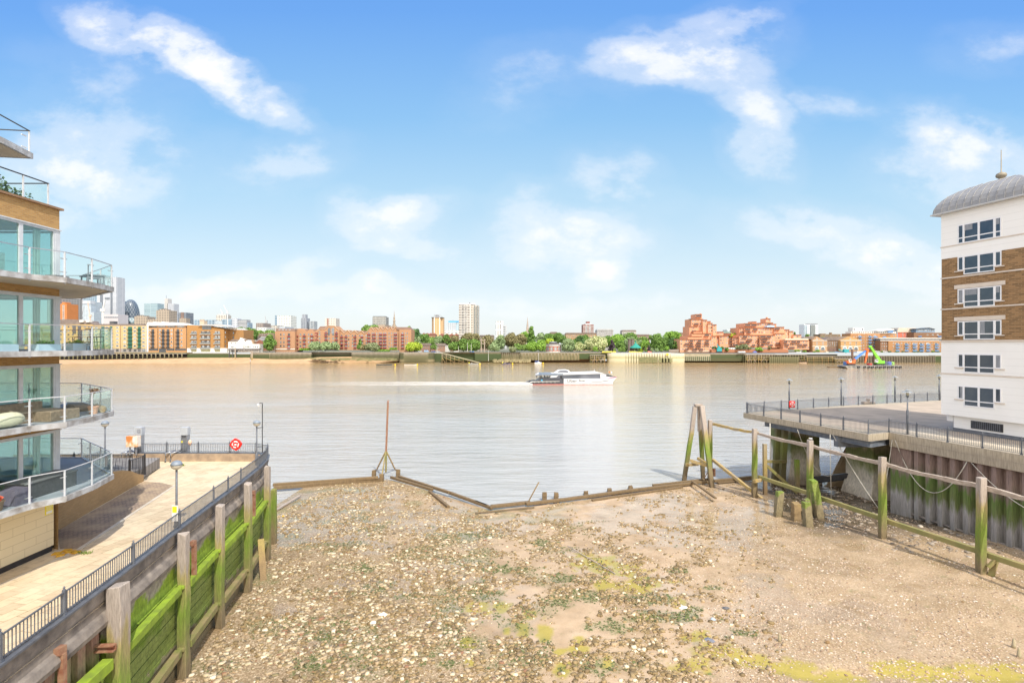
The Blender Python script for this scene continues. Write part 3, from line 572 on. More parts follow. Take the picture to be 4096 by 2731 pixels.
def lifebuoy(x,y,z,label,sq=False,rz=0):
 r=thing('lifebuoy',label,'lifebuoy',(x,y,z),rz=rz);red=mat('lifebuoy_red',(.75,.03,.02),(.68,.02,.015),3,.35)
 mb=MB();n=28
 pr=[]
 for k in range(n):
  a=2*math.pi*k/n;rr=.44+(.05 if k%7 in(0,1)and not sq else 0)
  pr.append((rr*math.cos(a),rr*math.sin(a))if not sq else(max(-.36,min(.36,.55*math.cos(a))),max(-.4,min(.4,.55*math.sin(a)))))
 mb.xprism(pr,0,.14);mb.obj('housing',red,r,local=True,bevel=.02)
 mb=MB();pts=[(.24*math.cos(a),-.02,.24*math.sin(a))for a in np.linspace(0,2*math.pi,25)];mb.tube(pts,.055,8,cap=False);mb.obj('ring',m_white,r,local=True,smooth=True)
 for a in(.6,2.2,3.8,5.3):mb=MB();mb.cbox((.24*math.cos(a),-.03,.24*math.sin(a)),(.1,.1,.1));mb.obj('ring_band',red,r,local=True)
 mb=MB();mb.lathe((0,0,-.06),[(.09,0),(.09,.12)],12);mb.obj('hub',m_white,r,local=True);return r
lifebuoy(-22.3,43.35,8.65,'round red lifebuoy housing on the left promenade railing')
m_tuft=mat('tuft_green',(.12,.2,.03),(.2,.26,.05),6)
for x,y in((-25.6,41.7),(-19.2,24.2)):
 mb=MB();rr=random.Random(x)
 for k in range(40):a=rr.uniform(0,6.28);r_=rr.uniform(0,.3);mb.add([(x+r_*math.cos(a),y+r_*.5*math.sin(a),PZ),(x+r_*math.cos(a)+.05,y+r_*.5*math.sin(a),PZ),(x+r_*1.5*math.cos(a),y+r_*.7*math.sin(a),PZ+rr.uniform(.05,.18))],[(0,1,2)])
 one(mb,'weed_tuft',m_tuft,{-25.6:'green weed tuft at the foot of the far parapet',-19.2:'small weed tuft beside the yellow blocks'}[x],'weed','weed tufts on the paving',base=(x,y,PZ))
m_lb=brickmat('ochre_brick',(.52,.30,.10),(.36,.19,.06),(.42,.29,.14),ang=R(90),blotch=.25,soot=(.28,.17,.07))
m_cream=brickmat('cream_block',(.70,.60,.40),(.68,.58,.385),(.42,.34,.2),ang=R(90),bw=1.1,bh=.36,ms=.008,blotch=.12,soot=(.6,.5,.33))
m_alu=mat('white_aluminium',(.62,.64,.66),(.52,.54,.56),2.5,.4)
m_fascia=mat('stained_fascia',(.50,.51,.52),(.24,.22,.20),2.2,.5)
m_soffit=mat('soffit',(.66,.56,.42),(.58,.49,.36),2,.85)
m_glass=glassmat('clear_glass',(.955,.99,.98),.01);m_wglass=glassmat('window_glass',(.80,.93,.91),.14)
m_frost=glassmat('green_screen',(.22,.42,.38),.05)
BX,BY,FL=-20.8,24.7,[19.42,16.42,13.5,10.47]
HEAD=[21.9,18.85,15.78,12.8];SILL=[19.62,16.62,13.68,10.65]
lb=thing('apartment_building','ochre brick apartment block with glazed corners and stacked glass balconies','building',(BX,BY,PZ))
mb=MB();mb.box(-45,BX,0,BY,21.94,22.86)
for i in range(1,4):mb.box(-45,BX,0,BY,HEAD[i]+.04,FL[i-1]-.02)
mb.obj('brick_wall',m_lb,lb)
mb=MB();mb.box(-45.1,BX+.12,0,BY+.12,22.861,22.95);mb.obj('parapet_coping',mat('brown_coping',(.30,.18,.10),(.24,.14,.08),2,.8),lb)
mb=MB();mb.box(-44.9,BX-.14,0,BY-.14,7.56,FL[3]-.05);mb.obj('ground_floor_wall',m_cream,lb)
mb=MB();mb.box(-44.8,BX-.18,0,BY-.18,PZ-.02,7.56);mb.obj('plinth',m_black,lb)
mb=MB()
for f in FL:mb.box(-44.5,BX-.12,.2,BY-.15,f-.24,f)
mb.obj('floor_slabs',m_soffit,lb)
mb=MB();mb.box(-44.8,-44.5,0,BY,PZ,22.8);mb.obj('rear_wall',m_soffit,lb)
for f in FL:mb=MB();mb.box(-23.2,-23.1,0,24.2,f,f+2.55);mb.obj('inner_wall',mat('inner_wall',(.66,.66,.62),(.6,.6,.56),1,.9),lb)
def lwin(y0,y1,z0,z1,gl=m_wglass):
 mb=MB();w=.09
 mb.box(BX-.06,BX+.03,y0,y1,z1-w,z1);mb.box(BX-.06,BX+.03,y0,y1,z0,z0+w);mb.box(BX-.06,BX+.03,y0,y0+w,z0+w,z1-w);mb.box(BX-.06,BX+.03,y1-w,y1,z0+w,z1-w)
 f=mb.obj('window',m_alu,lb);mb=MB();mb.box(BX-.03,BX-.018,y0+w,y1-w,z0+w,z1-w);mb.obj('pane',gl,f)
 return f
for k in range(4):
 z0,z1=SILL[k],HEAD[k]
 for a,b_ in((15.5,18.1),(18.1,19.9),(21.1,22.75),(22.75,24.45)):lwin(a,b_,z0,z1)
 mb=MB();mb.box(BX-.2,BX+.04,24.45,BY,z0,z1);mb.box(BX-.3,BX+.09,14,BY+.03,z1,z1+.045);mb.box(BX-.2,BX+.02,19.9,21.1,z0,z1);mb.obj('corner_frame',m_alu,lb)
 mb=MB();mb.box(-27,-21,BY-.1,BY,z0,z0+.1);mb.box(-27,-21,BY-.1,BY,z1-.1,z1)
 for x in(-27,-24,-21.1):mb.box(x,x+.1,BY-.1,BY,z0+.1,z1-.1)
 f=mb.obj('river_window',m_alu,lb);mb=MB();mb.box(-26.9,-21,BY-.06,BY-.045,z0+.1,z1-.1);mb.obj('pane',m_wglass,f)
 mb=MB();yy=23.75
 while yy<24.1:mb.tube([(BX-.35+.04*math.sin(yy*40),yy,z0+.05),(BX-.35+.04*math.sin(yy*40+1),yy,z1-.1)],.05,6);yy+=.09
 mb.obj('curtain',mat('pale_curtain',(.62,.66,.60),(.55,.6,.55),2,.9),lb)
mb=MB();mb.box(BX-3,BX-.1,19.9,20.9,SILL[0],HEAD[0]);mb.box(BX-3,BX-.1,19.9,20.9,SILL[1],HEAD[1]);mb.obj('pier_wall',m_lb,lb)
PLAN=[(-19.6,8),(-19.2,16),(-18.85,21.0),(-18.35,22.05),(-18.6,23.8),(-19.15,25.7),(-23.7,29.6),(-30,29.6)]
POSTS=[(-19.2,16.5),(-19.0,18.7),(-18.85,21.0),(-18.35,22.05),(-18.6,23.8),(-19.15,25.7),(-20.7,27.05),(-22.2,28.3),(-23.7,29.6),(-26.6,29.6),(-30,29.6)]
m_clamp=mat('clamp',(.55,.56,.58),(.45,.46,.48),5,.3,.7)
def balcony(f,label=None,topmat=m_alu):
 mb=MB();poly=PLAN+[(-30,24),(-21.0,24),(-21.0,8)]
 mb.prism(poly,f-.05,f)
 bal=mb.obj('balcony',mat('balcony_floor',(.34,.37,.40),(.28,.31,.34),1,.8),lb)
 mb=MB();mb.prism([(x-(.12 if x>-20 else 0),y-(.1 if y>25 else 0))for x,y in poly],f-.19,f-.051);mb.obj('soffit',m_soffit,bal)
 mb=MB();mb.strip(PLAN,[(-.1,f-.19),(-.1,f+.03),(.03,f+.03),(.03,f-.19)],side=-1);mb.obj('fascia',m_fascia,bal)
 for i,(x,y)in enumerate(POSTS):
  mb=MB();mb.cbox((x,y,f+.42),(.05,.05,1.3));p=mb.obj('balcony_post',m_alu,bal)
  for z in(.25,.8):mb.cbox((x-.05,y,f+z),(.05,.30,.035),1)
  p.data.materials.append(m_clamp)
  mb2=MB();mb2 .v=mb.v[8:];mb2 .f=[tuple(k-8 for k in ff)for ff in mb.f[6:]];mb2 .m=[0]*len(mb2 .f);mb2 .obj('clamps',m_clamp,bal)
 for i in range(len(POSTS)-1):
  a=Vector(POSTS[i]+(0,));c_=Vector(POSTS[i+1]+(0,));d=(c_-a).normalized();a2=a+d*.1;b2=c_-d*.1
  mb=MB();mb.bar(a2+Vector((0,0,f+.55)),b2+Vector((0,0,f+.55)),.012,.94);mb.obj('glass_panel',m_glass,bal)
 mb=MB();mb.strip([p for p in POSTS],[(-.02,f+1.06),(-.02,f+1.09),(.02,f+1.09),(.02,f+1.06)]);mb.obj('handrail',topmat,bal)
 return bal
for i,f in enumerate(FL):balcony(f,topmat=m_alu if i>1 else m_steel)
tr_=MB();rp=[(-21.1,14),(-21.1,18.6),(-21.1,20.9),(-21.1,23.2),(-21.1,24.45),(-25,24.45),(-30,24.45)]
bal=MB();bal.box(-44,-20.95,.2,24.5,22.955,22.99);roof_t=bal.obj('roof_terrace',MATS['balcony_floor'],lb)
for x,y in rp:tr_=MB();tr_.cbox((x,y,23.5),(.05,.05,1.05));tr_.obj('terrace_post',m_alu,roof_t)
mb=MB();mb.strip(rp,[(-.03,24.0),(-.03,24.04),(.03,24.04),(.03,24.0)]);mb.obj('terrace_handrail',m_black,roof_t)
for i in range(len(rp)-1):
 a=Vector(rp[i]+(23.5,));c_=Vector(rp[i+1]+(23.5,));d=(c_-a).normalized()*.08;mb=MB();mb.bar(a+d,c_-d,.012,.9);mb.obj('terrace_glass',m_glass,roof_t)
mb=MB();mb.box(-44,-24.6,2,23,23,26);mb.obj('penthouse_wall',m_lb,lb)
pp=[(-21.9,14),(-22.4,23.6),(-22.8,25.4),(-28,24.6)]
mb=MB();mb.prism(pp+[(-28,14)],25.5,25.72);pb=mb.obj('penthouse_balcony',m_soffit,lb)
mb=MB();mb.strip(pp,[(-.1,25.5),(-.1,25.76),(.03,25.76),(.03,25.5)],side=-1);mb.obj('fascia',m_fascia,pb)
mb=MB()
for x,y in((-22.1,19),(-22.35,22.9),(-22.8,25.38),(-25.5,25)):mb.cbox((x,y,26.15),(.05,.05,1.3))
for x,y in((-22.35,22.9),(-22.8,25.3)):
 for z in(25.95,26.5):mb.cbox((x-.06,y-.12,z),(.05,.26,.04))
mb.obj('balcony_post',m_alu,pb)
mb=MB();mb.strip([(-22.1,19),(-22.35,22.9),(-22.8,25.38),(-25.5,25)],[(-.02,26.76),(-.02,26.8),(.03,26.8),(.03,26.76)]);mb.obj('handrail',m_black,pb)
mb=MB();mb.box(BX-.15,BX-.12,24.1,24.5,9.05,9.55);sg=one(mb,'warning_sign',MATS['sign_yellow'],'yellow warning sign high on the cream wall corner','sign',base=(BX-.13,24.3,9.05))
mb=MB();mb.box(BX-.118,BX-.115,24.14,24.46,9.08,9.2)
for i in range(4):mb.box(BX-.118,BX-.115,24.14,24.46,9.24+i*.05,9.255+i*.05)
mb.obj('lettering',m_white,sg)
m_wick=mat('wicker',(.30,.23,.16),(.2,.15,.1),8,.8,bmp=.4,bs=60);m_darkw=mat('dark_wicker',(.085,.09,.095),(.06,.065,.07),8,.7,bmp=.4,bs=60)
def leafclump(cx,cy,cz,rx,ry,rz,n,s,seed=1,up=0):
 mb=MB();rr=random.Random(seed)
 for i in range(n):
  u=Vector((rr.gauss(0,1),rr.gauss(0,1),rr.gauss(0,1))).normalized()*rr.random()**.4
  p=Vector((cx+u.x*rx,cy+u.y*ry,cz+u.z*rz));a=Vector((rr.uniform(-1,1),rr.uniform(-1,1),rr.uniform(-.6,1))).normalized()*s*rr.uniform(.6,1.3)
  b_=a.cross(Vector((rr.uniform(-1,1),rr.uniform(-1,1),rr.uniform(-1,1)))).normalized()*s*.45
  mb.add([p,p+a*.5+b_,p+a,p+a*.5-b_],[(0,1,2,3)])
 return mb
m_leafd=mat('dark_leaf',(.05,.09,.03),(.08,.14,.05),3,.6)
mb=leafclump(-22.2,22.1,23.5,.9,1.4,.6,900,.13,4);mb2=leafclump(-22.0,23.7,23.25,.8,.45,.35,260,.12,5);mb.add(mb2 .v,mb2 .f)
rb=thing('terrace_shrub','dark green hedge plant behind the roof terrace glass','plant',(-22.2,22.2,22.99));mb.obj('foliage',m_leafd,rb);mb=MB();mb.box(-22.6,-21.8,21,23.9,22.995,23.25);mb.obj('trough',m_darkw,rb)
f0,f1,f2,f3=FL
def planter(x,y,z,sx,sy,h,label,m_,leaf=True,grp=None):
 r=thing('planter',label,'planter',(x,y,z),grp);mb=MB()
 mb.box(x-sx/2,x+sx/2,y-sy/2,y-sy/2+.03,z,z+h);mb.box(x-sx/2,x+sx/2,y+sy/2-.03,y+sy/2,z,z+h);mb.box(x-sx/2,x-sx/2+.03,y-sy/2+.03,y+sy/2-.03,z,z+h);mb.box(x+sx/2-.03,x+sx/2,y-sy/2+.03,y+sy/2-.03,z,z+h);mb.box(x-sx/2+.03,x+sx/2-.03,y-sy/2+.03,y+sy/2-.03,z,z+h*.8)
 mb.obj('trough',m_,r)
 if leaf:leafclump(x,y,z+h+.03,sx*.4,sy*.4,.07,160,.1,int(x*10)).obj('foliage',mat('bright_leaf',(.14,.3,.05),(.1,.22,.04),5),r)
planter(-20.3,24.0,f0,.5,.7,.35,'grey planter on the top balcony beside the window',mat('grey_pot',(.22,.22,.22),(.16,.16,.16),2),False)
lbx=mat('light_blue_box',(.48,.62,.70),(.42,.56,.64),1,.6)
planter(-20.0,21.0,f1,.45,1.1,.3,'pale blue empty planter by the balcony post on the second level',lbx,False,'pale blue planters');planter(-19.9,22.9,f1,.45,1.15,.3,'pale blue planter with low green plants under the window',lbx,True,'pale blue planters');planter(-20.5,25.3,f1,.5,1.0,.34,'pale blue planter with green plants past the building corner',lbx,True,'pale blue planters')
def table(x,y,z,sx,sy,h,label,m_,rz=0,name='table'):
 r=thing(name,label,'table',(x,y,z),rz=rz);mb=MB();mb.box(-sx/2,sx/2,-sy/2,sy/2,h-.05,h);mb.obj('table_top',m_,r,local=True,bevel=.008)
 for a in(-1,1):
  for c_ in(-1,1):mb=MB();mb.bar((a*sx*.42,c_*sy*.4,h-.05),(a*sx*.46,c_*sy*.44,0),.06);mb.obj('leg',m_,r,local=True)
m_teak=mat('grey_teak',(.20,.22,.24),(.14,.16,.18),5,.7)
table(-20.6,26.4,f0,1.3,.8,.66,'grey wooden table on the top balcony',m_teak,-.7)
def chair(x,y,z,label,rz,m_,slat=True):
 r=thing('chair',label,'chair',(x,y,z),rz=rz);mb=MB();mb.box(-.25,.25,-.25,.25,.41,.45);mb.obj('seat',m_,r,local=True)
 mb=MB();mb.box(-.25,.25,.2,.25,1.0,1.05)
 for i in range(7):mb.box(-.25+i*.078,-.22+i*.078,.21,.24,.45,1.0)
 mb.obj('backrest',m_,r,local=True)
 for a in(-.23,.23):
  for b_ in(-.22,.22):mb=MB();mb.bar((a,b_,.41),(a,b_,0),.045);mb.obj('leg',m_,r,local=True)
chair(-19.9,25.6,f0,'grey slatted chair at the tip of the top balcony',2.2,m_teak)
bt=thing('bar_table','tall black bar table on the second balcony','table',(-20.6,26.4,f1));mb=MB();mb.lathe((-20.6,26.4,f1),[(.2,0),(.2,.02),(.03,.04),(.025,1.02)],12);mb.obj('pedestal',m_black,bt);mb=MB();mb.lathe((-20.6,26.4,f1+1.02),[(.3,0),(.3,.03)],16);mb.obj('table_top',m_black,bt)
for x,y,lb_ in((-20.3,25.8,'black tubular chair left of the bar table'),(-19.8,25.55,'black tubular chair at the balcony tip'),(-21.7,26.6,'black tubular chair past the building corner')):
 r=thing('tube_chair',lb_,'chair',(x,y,f1));mb=MB()
 for s_ in(-.22,.22):mb.tube([(x+s_,y-.25,f1),(x+s_,y-.22,f1+.62),(x+s_,y+.2,f1+.66),(x+s_,y+.27,f1)],.014,6)
 mb.tube([(x-.22,y+.2,f1+.66),(x+.22,y+.2,f1+.66)],.014,6);mb.obj('frame',m_black,r);mb=MB();mb.box(x-.2,x+.2,y-.2,y+.2,f1+.38,f1+.41);mb.obj('seat',m_black,r)
sf=thing('wicker_sofa','brown wicker corner sofa under the third balcony window','sofa',(-19.9,21.8,f2))
mb=MB();mb.box(-20.6,-19.75,21.15,23.6,f2,f2+.36);mb.obj('seat_base',m_wick,sf,bevel=.02);mb=MB();mb.box(-20.75,-20.6,21.15,23.6,f2,f2+.74);mb.obj('backrest',m_wick,sf,bevel=.02);mb=MB();mb.box(-20.6,-19.6,21.0,21.15,f2,f2+.6);mb.obj('armrest',m_wick,sf,bevel=.02)
mb=MB();mb.box(-20.55,-19.8,21.5,23.5,f2+.36,f2+.44);mb.obj('cushion',mat('tan_cushion',(.42,.34,.25),(.36,.29,.2),3,.9),sf,bevel=.03)
ws=MB();ws.box(-19.9,-19.05,22.2,23.7,f2,f2+.42);one(ws,'wicker_table',m_wick,'low wicker table beside the sofa on the third balcony','table',base=(-19.5,23,f2),bevel=.02)
bm_=mat('cream_canvas',(.66,.62,.46),(.58,.54,.4),2,.9)
mb=MB();vs=[(-19.85,19.9,f2),(-19.1,19.9,f2),(-19.0,21.4,f2),(-19.7,21.4,f2),(-19.9,19.7,f2+.35),(-19.2,19.65,f2+.28),(-18.95,21.4,f2+.5),(-19.65,21.3,f2+.52),(-19.5,20.6,f2+.75)]
mb.add(vs,[(0,3,2,1),(0,1,5,4),(1,2,6,5),(2,3,7,6),(3,0,4,7),(4,5,8),(5,6,8),(6,7,8),(7,4,8)])
bb=one(mb,'bean_bag',bm_,'cream canvas bean bag behind the third balcony glass','bean bag',base=(-19.5,20.6,f2),smooth=True);sb=bb.modifiers.new('s','SUBSURF');sb.levels=sb.render_levels=2
dp=thing('dry_plant','dried plant in a terracotta pot near the third balcony tip','plant',(-19.4,24.9,f2));mb=MB();mb.lathe((-19.4,24.9,f2),[(.15,0),(.21,.3),(.23,.3),(.23,.36),(.18,.36)],14);mb.obj('pot',mat('terracotta',(.66,.34,.2),(.6,.3,.18),3,.9),dp)
mb=MB();mb.tube([(-19.4,24.9,f2+.3),(-19.43,24.9,f2+.7),(-19.36,24.92,f2+1.0)],.015,6);mb.obj('stem',mat('stem',(.2,.22,.1),(.15,.15,.08),4),dp);leafclump(-19.36,24.92,f2+1.05,.17,.17,.09,90,.1,8).obj('flower_head',mat('dry_leaf',(.5,.3,.2),(.3,.22,.12),6),dp)
for i,(x,y,lb_)in enumerate(((-20.3,26.2,'rolled straw mat behind the dry plant'),(-19.75,25.7,'rolled straw mat at the third balcony tip'))):
 mb=MB();mb.tube([(x,y,f2+.16),(x+.45,y-.35,f2+.16)],.16,12);one(mb,'rolled_mat',mat('straw',(.42,.32,.18),(.25,.18,.1),9,.9),lb_,'mat','rolled straw mats',base=(x,y,f2))
mb=MB();mb.cbox((-21.1,26.2,f2+.15),(1.5,.8,.3),0,-.7);one(mb,'covered_lounger',mat('brown_cover',(.25,.19,.14),(.18,.13,.1),3,.9),'low brown covered lounger on the third balcony','lounger',base=(-21.1,26.2,f2),bevel=.1)
sx_=thing('storage_box','dark grey wicker storage box on the lowest balcony','box',(-19.6,22.6,f3));mb=MB();mb.box(-20.3,-19.35,21.5,23.9,f3,f3+.62);mb.obj('box',m_darkw,sx_,bevel=.01);mb=MB();mb.box(-20.33,-19.32,21.47,23.93,f3+.62,f3+.68);mb.obj('lid',mat('grey_lid',(.16,.165,.17),(.12,.125,.13),3,.6),sx_,bevel=.01)
mb=MB();mb.add([(-19.7,20.6,f3),(-19.1,20.7,f3),(-19.1,21.4,f3),(-19.7,21.4,f3),(-19.8,20.5,f3+.55),(-19.2,20.75,f3+.62),(-19.15,21.3,f3+.6),(-19.8,21.3,f3+.64)],[(0,3,2,1),(4,5,6,7),(0,1,5,4),(1,2,6,5),(2,3,7,6),(3,0,4,7)])
one(mb,'cloth_bag',mat('purple_grey_cloth',(.16,.15,.20),(.10,.09,.13),3,.8),'purple grey cloth bag leaning on the storage box','bag',base=(-19.4,21,f3))
mb=MB();mb.lathe((-19.35,20.15,f3),[(.18,0),(.24,.34),(.26,.34),(.26,.38),(.2,.38)],14);bk=one(mb,'bucket',mat('brown_pot',(.22,.15,.10),(.17,.11,.07),3,.8),'brown round tub with a red cloth on the lowest balcony','tub',base=(-19.35,20.15,f3),smooth=False)
mb=leafclump(-19.35,20.15,f3+.42,.2,.2,.05,40,.16,3);one(mb,'red_cloth',mat('red_cloth',(.6,.1,.05),(.5,.08,.04),4),'crumpled red cloth lying on the brown tub','cloth',base=(-19.35,20.15,f3+.38))
for i,(x,y,c_,lb_)in enumerate(((-19.05,19.75,(.72,.74,.64),'white tin beside the brown tub'),(-19.1,19.35,(.6,.1,.08),'small red tin near the white tin'))):
 mb=MB();mb.lathe((x,y,f3),[(.1,0),(.1,.22),(.11,.22),(.11,.24)],14);one(mb,'paint_tin',mat('tin%d'%i,c_,c_,2,.5),lb_,'tin','tins on the lowest balcony',base=(x,y,f3))
mb=MB();mb.lathe((-21.6,22.3,f1+.6),[(.05,-.5),(.2,-.4),(.32,0),(.22,.28),(.05,.38)],12,sy=.7);one(mb,'turquoise_chair',mat('turquoise',(.02,.45,.42),(.03,.35,.34),14,.5),'turquoise patterned tub chair inside the second level window','chair',base=(-21.6,22.3,f1),smooth=True)
for x,y,lb_ in((-21.5,21.7,'pale high backed dining chair inside the top window, left'),(-21.5,22.3,'pale high backed dining chair inside the top window, right')):
 r=thing('dining_chair',lb_,'chair',(x,y,f0),'pale dining chairs indoors');mt_=mat('pale_cloth',(.6,.62,.6),(.55,.57,.55),2);mb=MB();mb.box(x-.2,x+.25,y-.2,y+.2,f0+.4,f0+.5);mb.obj('seat',mt_,r);mb=MB();mb.box(x+.2,x+.27,y-.2,y+.2,f0+.5,f0+1.1);mb.obj('backrest',mt_,r)
 mb=MB();[mb.box(x+a,x+a+.04,y+b_,y+b_+.04,f0,f0+.4)for a in(-.2,.2)for b_ in(-.2,.16)];mb.obj('legs',mt_,r)
pl=thing('house_palm','spiky house palm inside the third level window','plant',(-21.4,21.9,f2));mb=MB();mb.tube([(-21.4,21.9,f2+.3),(-21.4,21.9,f2+1.5)],.03,6);mb.obj('stem',m_leafd,pl);mb=MB()
rr=random.Random(2)
for i in range(60):
 a=rr.uniform(0,6.28);e=rr.uniform(-.4,1.2);p=Vector((-21.4,21.9,f2+rr.uniform(1.1,1.6)));q=p+Vector((math.cos(a)*math.cos(e),math.sin(a)*math.cos(e),math.sin(e)))*.5;s_=Vector((-math.sin(a),math.cos(a),0))*.02
 mb.add([p-s_,p+s_,q],[(0,1,2)])
mb.obj('leaves',m_leafd,pl);mb=MB();mb.lathe((-21.4,21.9,f2),[(.18,0),(.2,.35)],12);mb.obj('pot',m_black,pl)
DZ=8.5
m_asph=mat('deck_asphalt',(.46,.37,.28),(.38,.31,.235),.5,.9,bmp=.2,bs=20,lo=.4,hi=.6)
m_dconc=tidal('deck_concrete',[(0,(.34,.29,.22)),(7.8,(.36,.31,.24)),(8.3,(.42,.36,.27)),(9.9,(.48,.41,.32))],(1.2,1.2,.25),wob=.6)
m_paleconc=mat('pale_concrete_margin',(.60,.52,.40),(.52,.44,.33),1.2,.9)
A_,B_,C_,D_=(27.9,64.8),(32.5,49.0),(35.2,50.2),(43.5,16.7)
REAR=[(44.4,72.3),(63,79.4),(120,101)]
mb=MB();mb.prism([A_,B_,C_,D_,(120,17)]+REAR[::-1],DZ-.63,DZ);dk=struct(mb,'raised_deck',m_dconc)
mb=MB();mb.prism([(30.0,64.3),(33.8,51.6),(36.9,51.8),(39.0,43.6),(45,19),(118,19),(118,98),(63,78.0),(44.4,70.8)],DZ+.002,DZ+.008);struct(mb,'deck_surface',m_asph)
mb=MB();mb.prism([(39.4,47.5),(40.6,52.2),(38.6,53),(37.2,50.8),(38.8,43.6),(45,19),(47,19),(42,42)],DZ+.009,DZ+.013);struct(mb,'deck_paving',m_paleconc)
sheet=thing('sheet_pile_wall','rusty steel sheet pile wall streaked green below the deck','wall',(36,48,0))
m_sheet=tidal('sheet_steel',[(0,(.12,.11,.09)),(1.2,(.22,.21,.20)),(2.8,(.30,.29,.29)),(3.5,(.13,.16,.06)),(4.6,(.10,.16,.04)),(5.2,(.19,.155,.125)),(6.0,(.24,.175,.155)),(8.5,(.18,.13,.125))],(1.6,1.6,.22),wob=1.7,bmp=.8)
d=(Vector(D_)-Vector(C_)).normalized();nrm=Vector((-d.y,d.x))*1.0
if nrm.x<0:nrm=-nrm
mb=MB();L=(Vector(D_)-Vector(C_)).length;s=.55;k=0;vs=[]
prof=[]
while s<L:
 for ds,o_ in((0,.2),(.16,.75),(.52,.75),(.68,.2)):prof.append((s+ds,o_))
 s+=1.04
for s,o_ in prof:
 p=Vector(C_)+d*s+nrm*o_;vs+=[(p.x,p.y,-.3),(p.x,p.y,DZ-1.25)]
mb.add(vs,[(2*i,2*i+2,2*i+3,2*i+1)for i in range(len(prof)-1)]);mb.obj('sheet_piles',m_sheet,sheet)
mb=MB();C2=Vector(C_)+d*.05;mb.strip([tuple(C2),D_],[(0,DZ-.64),(0,DZ-1.25),(-.6,DZ-1.25),(-.6,DZ-.64)],side=(1 if Vector((d.y,-d.x)).x<0 else-1));mb.obj('capping_beam',m_dconc,sheet)
mb=MB();mb.prism([(35.35,50.2),(35.9,48.4),(60,48),(60,50.1)],-.3,DZ-.65);mb.obj('return_wall',m_sheet,sheet)
gd=thing('deck_girder','dark blue steel I beam under the edge of the raised deck','girder',(30,58,7))
ins=lambda p,q,o:None
m_gird=mat('girder_blue',(.10,.12,.15),(.17,.18,.20),2.5,.6)
a=Vector(A_).lerp(Vector(B_),.17)+Vector((.55,.1));b_=Vector(B_)+Vector((.3,.25));c_=Vector(C_)+Vector((-.1,.3))
mb=MB();mb.strip([tuple(a),tuple(b_),tuple(c_)],[(-.02,DZ-.65),(-.02,DZ-1.15),(-.12,DZ-1.15),(-.12,DZ-.65)]);mb.obj('web',m_gird,gd)
for z in(DZ-.69,DZ-1.19):mb=MB();mb.strip([tuple(a),tuple(b_),tuple(c_)],[(.15,z),(.15,z+.04),(-.3,z+.04),(-.3,z)]);mb.obj('flange',m_gird,gd)
mb=MB();mb.box(31.6,34.5,52.2,52.8,DZ-1.75,DZ-.66);mb.box(34.5,60,52.1,52.7,DZ-1.5,DZ-.66)
one(mb,'cross_beam',m_gird,'short dark cross beam under the deck near its corner','girder',base=(32,52.5,DZ-1.7))
mb=MB();mb.tube([(33,53.5,DZ-1.2),(37,52.8,DZ-1.0),(60,56,DZ-1.0)],.3,10);one(mb,'grey_pipe',m_conc,'fat grey pipe slung under the deck','pipe',base=(33,53.5,DZ-1.2),smooth=True)
m_pier=tidal('pier_concrete',[(0,(.26,.2,.14)),(.9,(.42,.36,.28)),(1.6,(.64,.58,.48)),(3.2,(.60,.55,.45)),(4.4,(.22,.24,.10)),(5.6,(.14,.16,.05)),(6.3,(.34,.28,.18)),(7.5,(.36,.30,.2))],(.7,.7,.4),wob=1.3)
for x,y,w,dd,lb_ in((32.9,63.4,3.4,5,'mossy concrete pier under the outer end of the deck'),(36.6,54.5,1.9,4.5,'mossy concrete pier under the deck corner next to the sheet piles'),(47,68,3,5,'concrete pier deep under the deck')):
 mb=MB();z0,z1=-.6,DZ-.66
 vs=[(x-.9,y-.5,z0),(x+w+.2,y-.5,z0),(x+w+.2,y+dd,z0),(x-.9,y+dd,z0),(x,y,z0+3.2),(x+w,y,z0+3.2),(x+w,y+dd,z0+3.2),(x,y+dd,z0+3.2),(x,y,z1),(x+w,y,z1),(x+w,y+dd,z1),(x,y+dd,z1)]
 mb.add(vs,[(0,3,2,1),(8,9,10,11)]+[(r*4+k,r*4+(k+1)%4,(r+1)*4+(k+1)%4,(r+1)*4+k)for r in(0,1)for k in range(4)])
 one(mb,'deck_pier',m_pier,lb_,'pier','concrete piers under the deck',base=(x,y,z0),bevel=.05)
mb=MB();mb.add([(36.5,62,.2),(44,60,.2),(44,60,6),(39.5,62,6),(36.5,62.6,.2),(44,60.6,.2),(44,60.6,6),(39.5,62.6,6)],[(0,1,2,3),(7,6,5,4),(0,4,5,1),(1,5,6,2),(2,6,7,3),(3,7,4,0)])
one(mb,'sloping_wall',mat('brown_conc',(.34,.25,.15),(.27,.2,.12),1,.9,stretch=(.3,.3,3)),'sloping brown concrete wall in the shade under the deck','wall',base=(36.5,62,.2))
mb=MB();mb.bar((33.5,60,1.7),(39.5,57.5,3.1),.35,.5);mb.bar((33.6,60.4,1.2),(39.5,57.9,2.6),.2,.2);one(mb,'dark_beam',m_black,'dark steel beam lying across the gap under the deck','beam',base=(33.5,60,1.5))
mb=MB();mb.tube([(36.0,48.6,1.45),(37.4,42.8,1.35),(39.2,35.5,1.4)],.11,10);one(mb,'foot_pipe',m_conc,'long grey pipe lying at the foot of the sheet piles','pipe',base=(36,48.6,1.4),smooth=True)
for i,(x,y)in enumerate(((30.6,62.6),(31.0,61.8))):
 tpost(x,y,.2,7.5,.6,('outer' if i==0 else 'inner')+' dark timber pile standing against the outer deck pier',group='dark piles against the outer pier',m=tidal('dark_timber',[(0,(.10,.07,.04)),(3,(.12,.11,.04)),(5,(.15,.17,.04)),(7.5,(.2,.17,.12))]),seed=50+i,lean=(.5,.2),name='timber_pile',cat='pile')
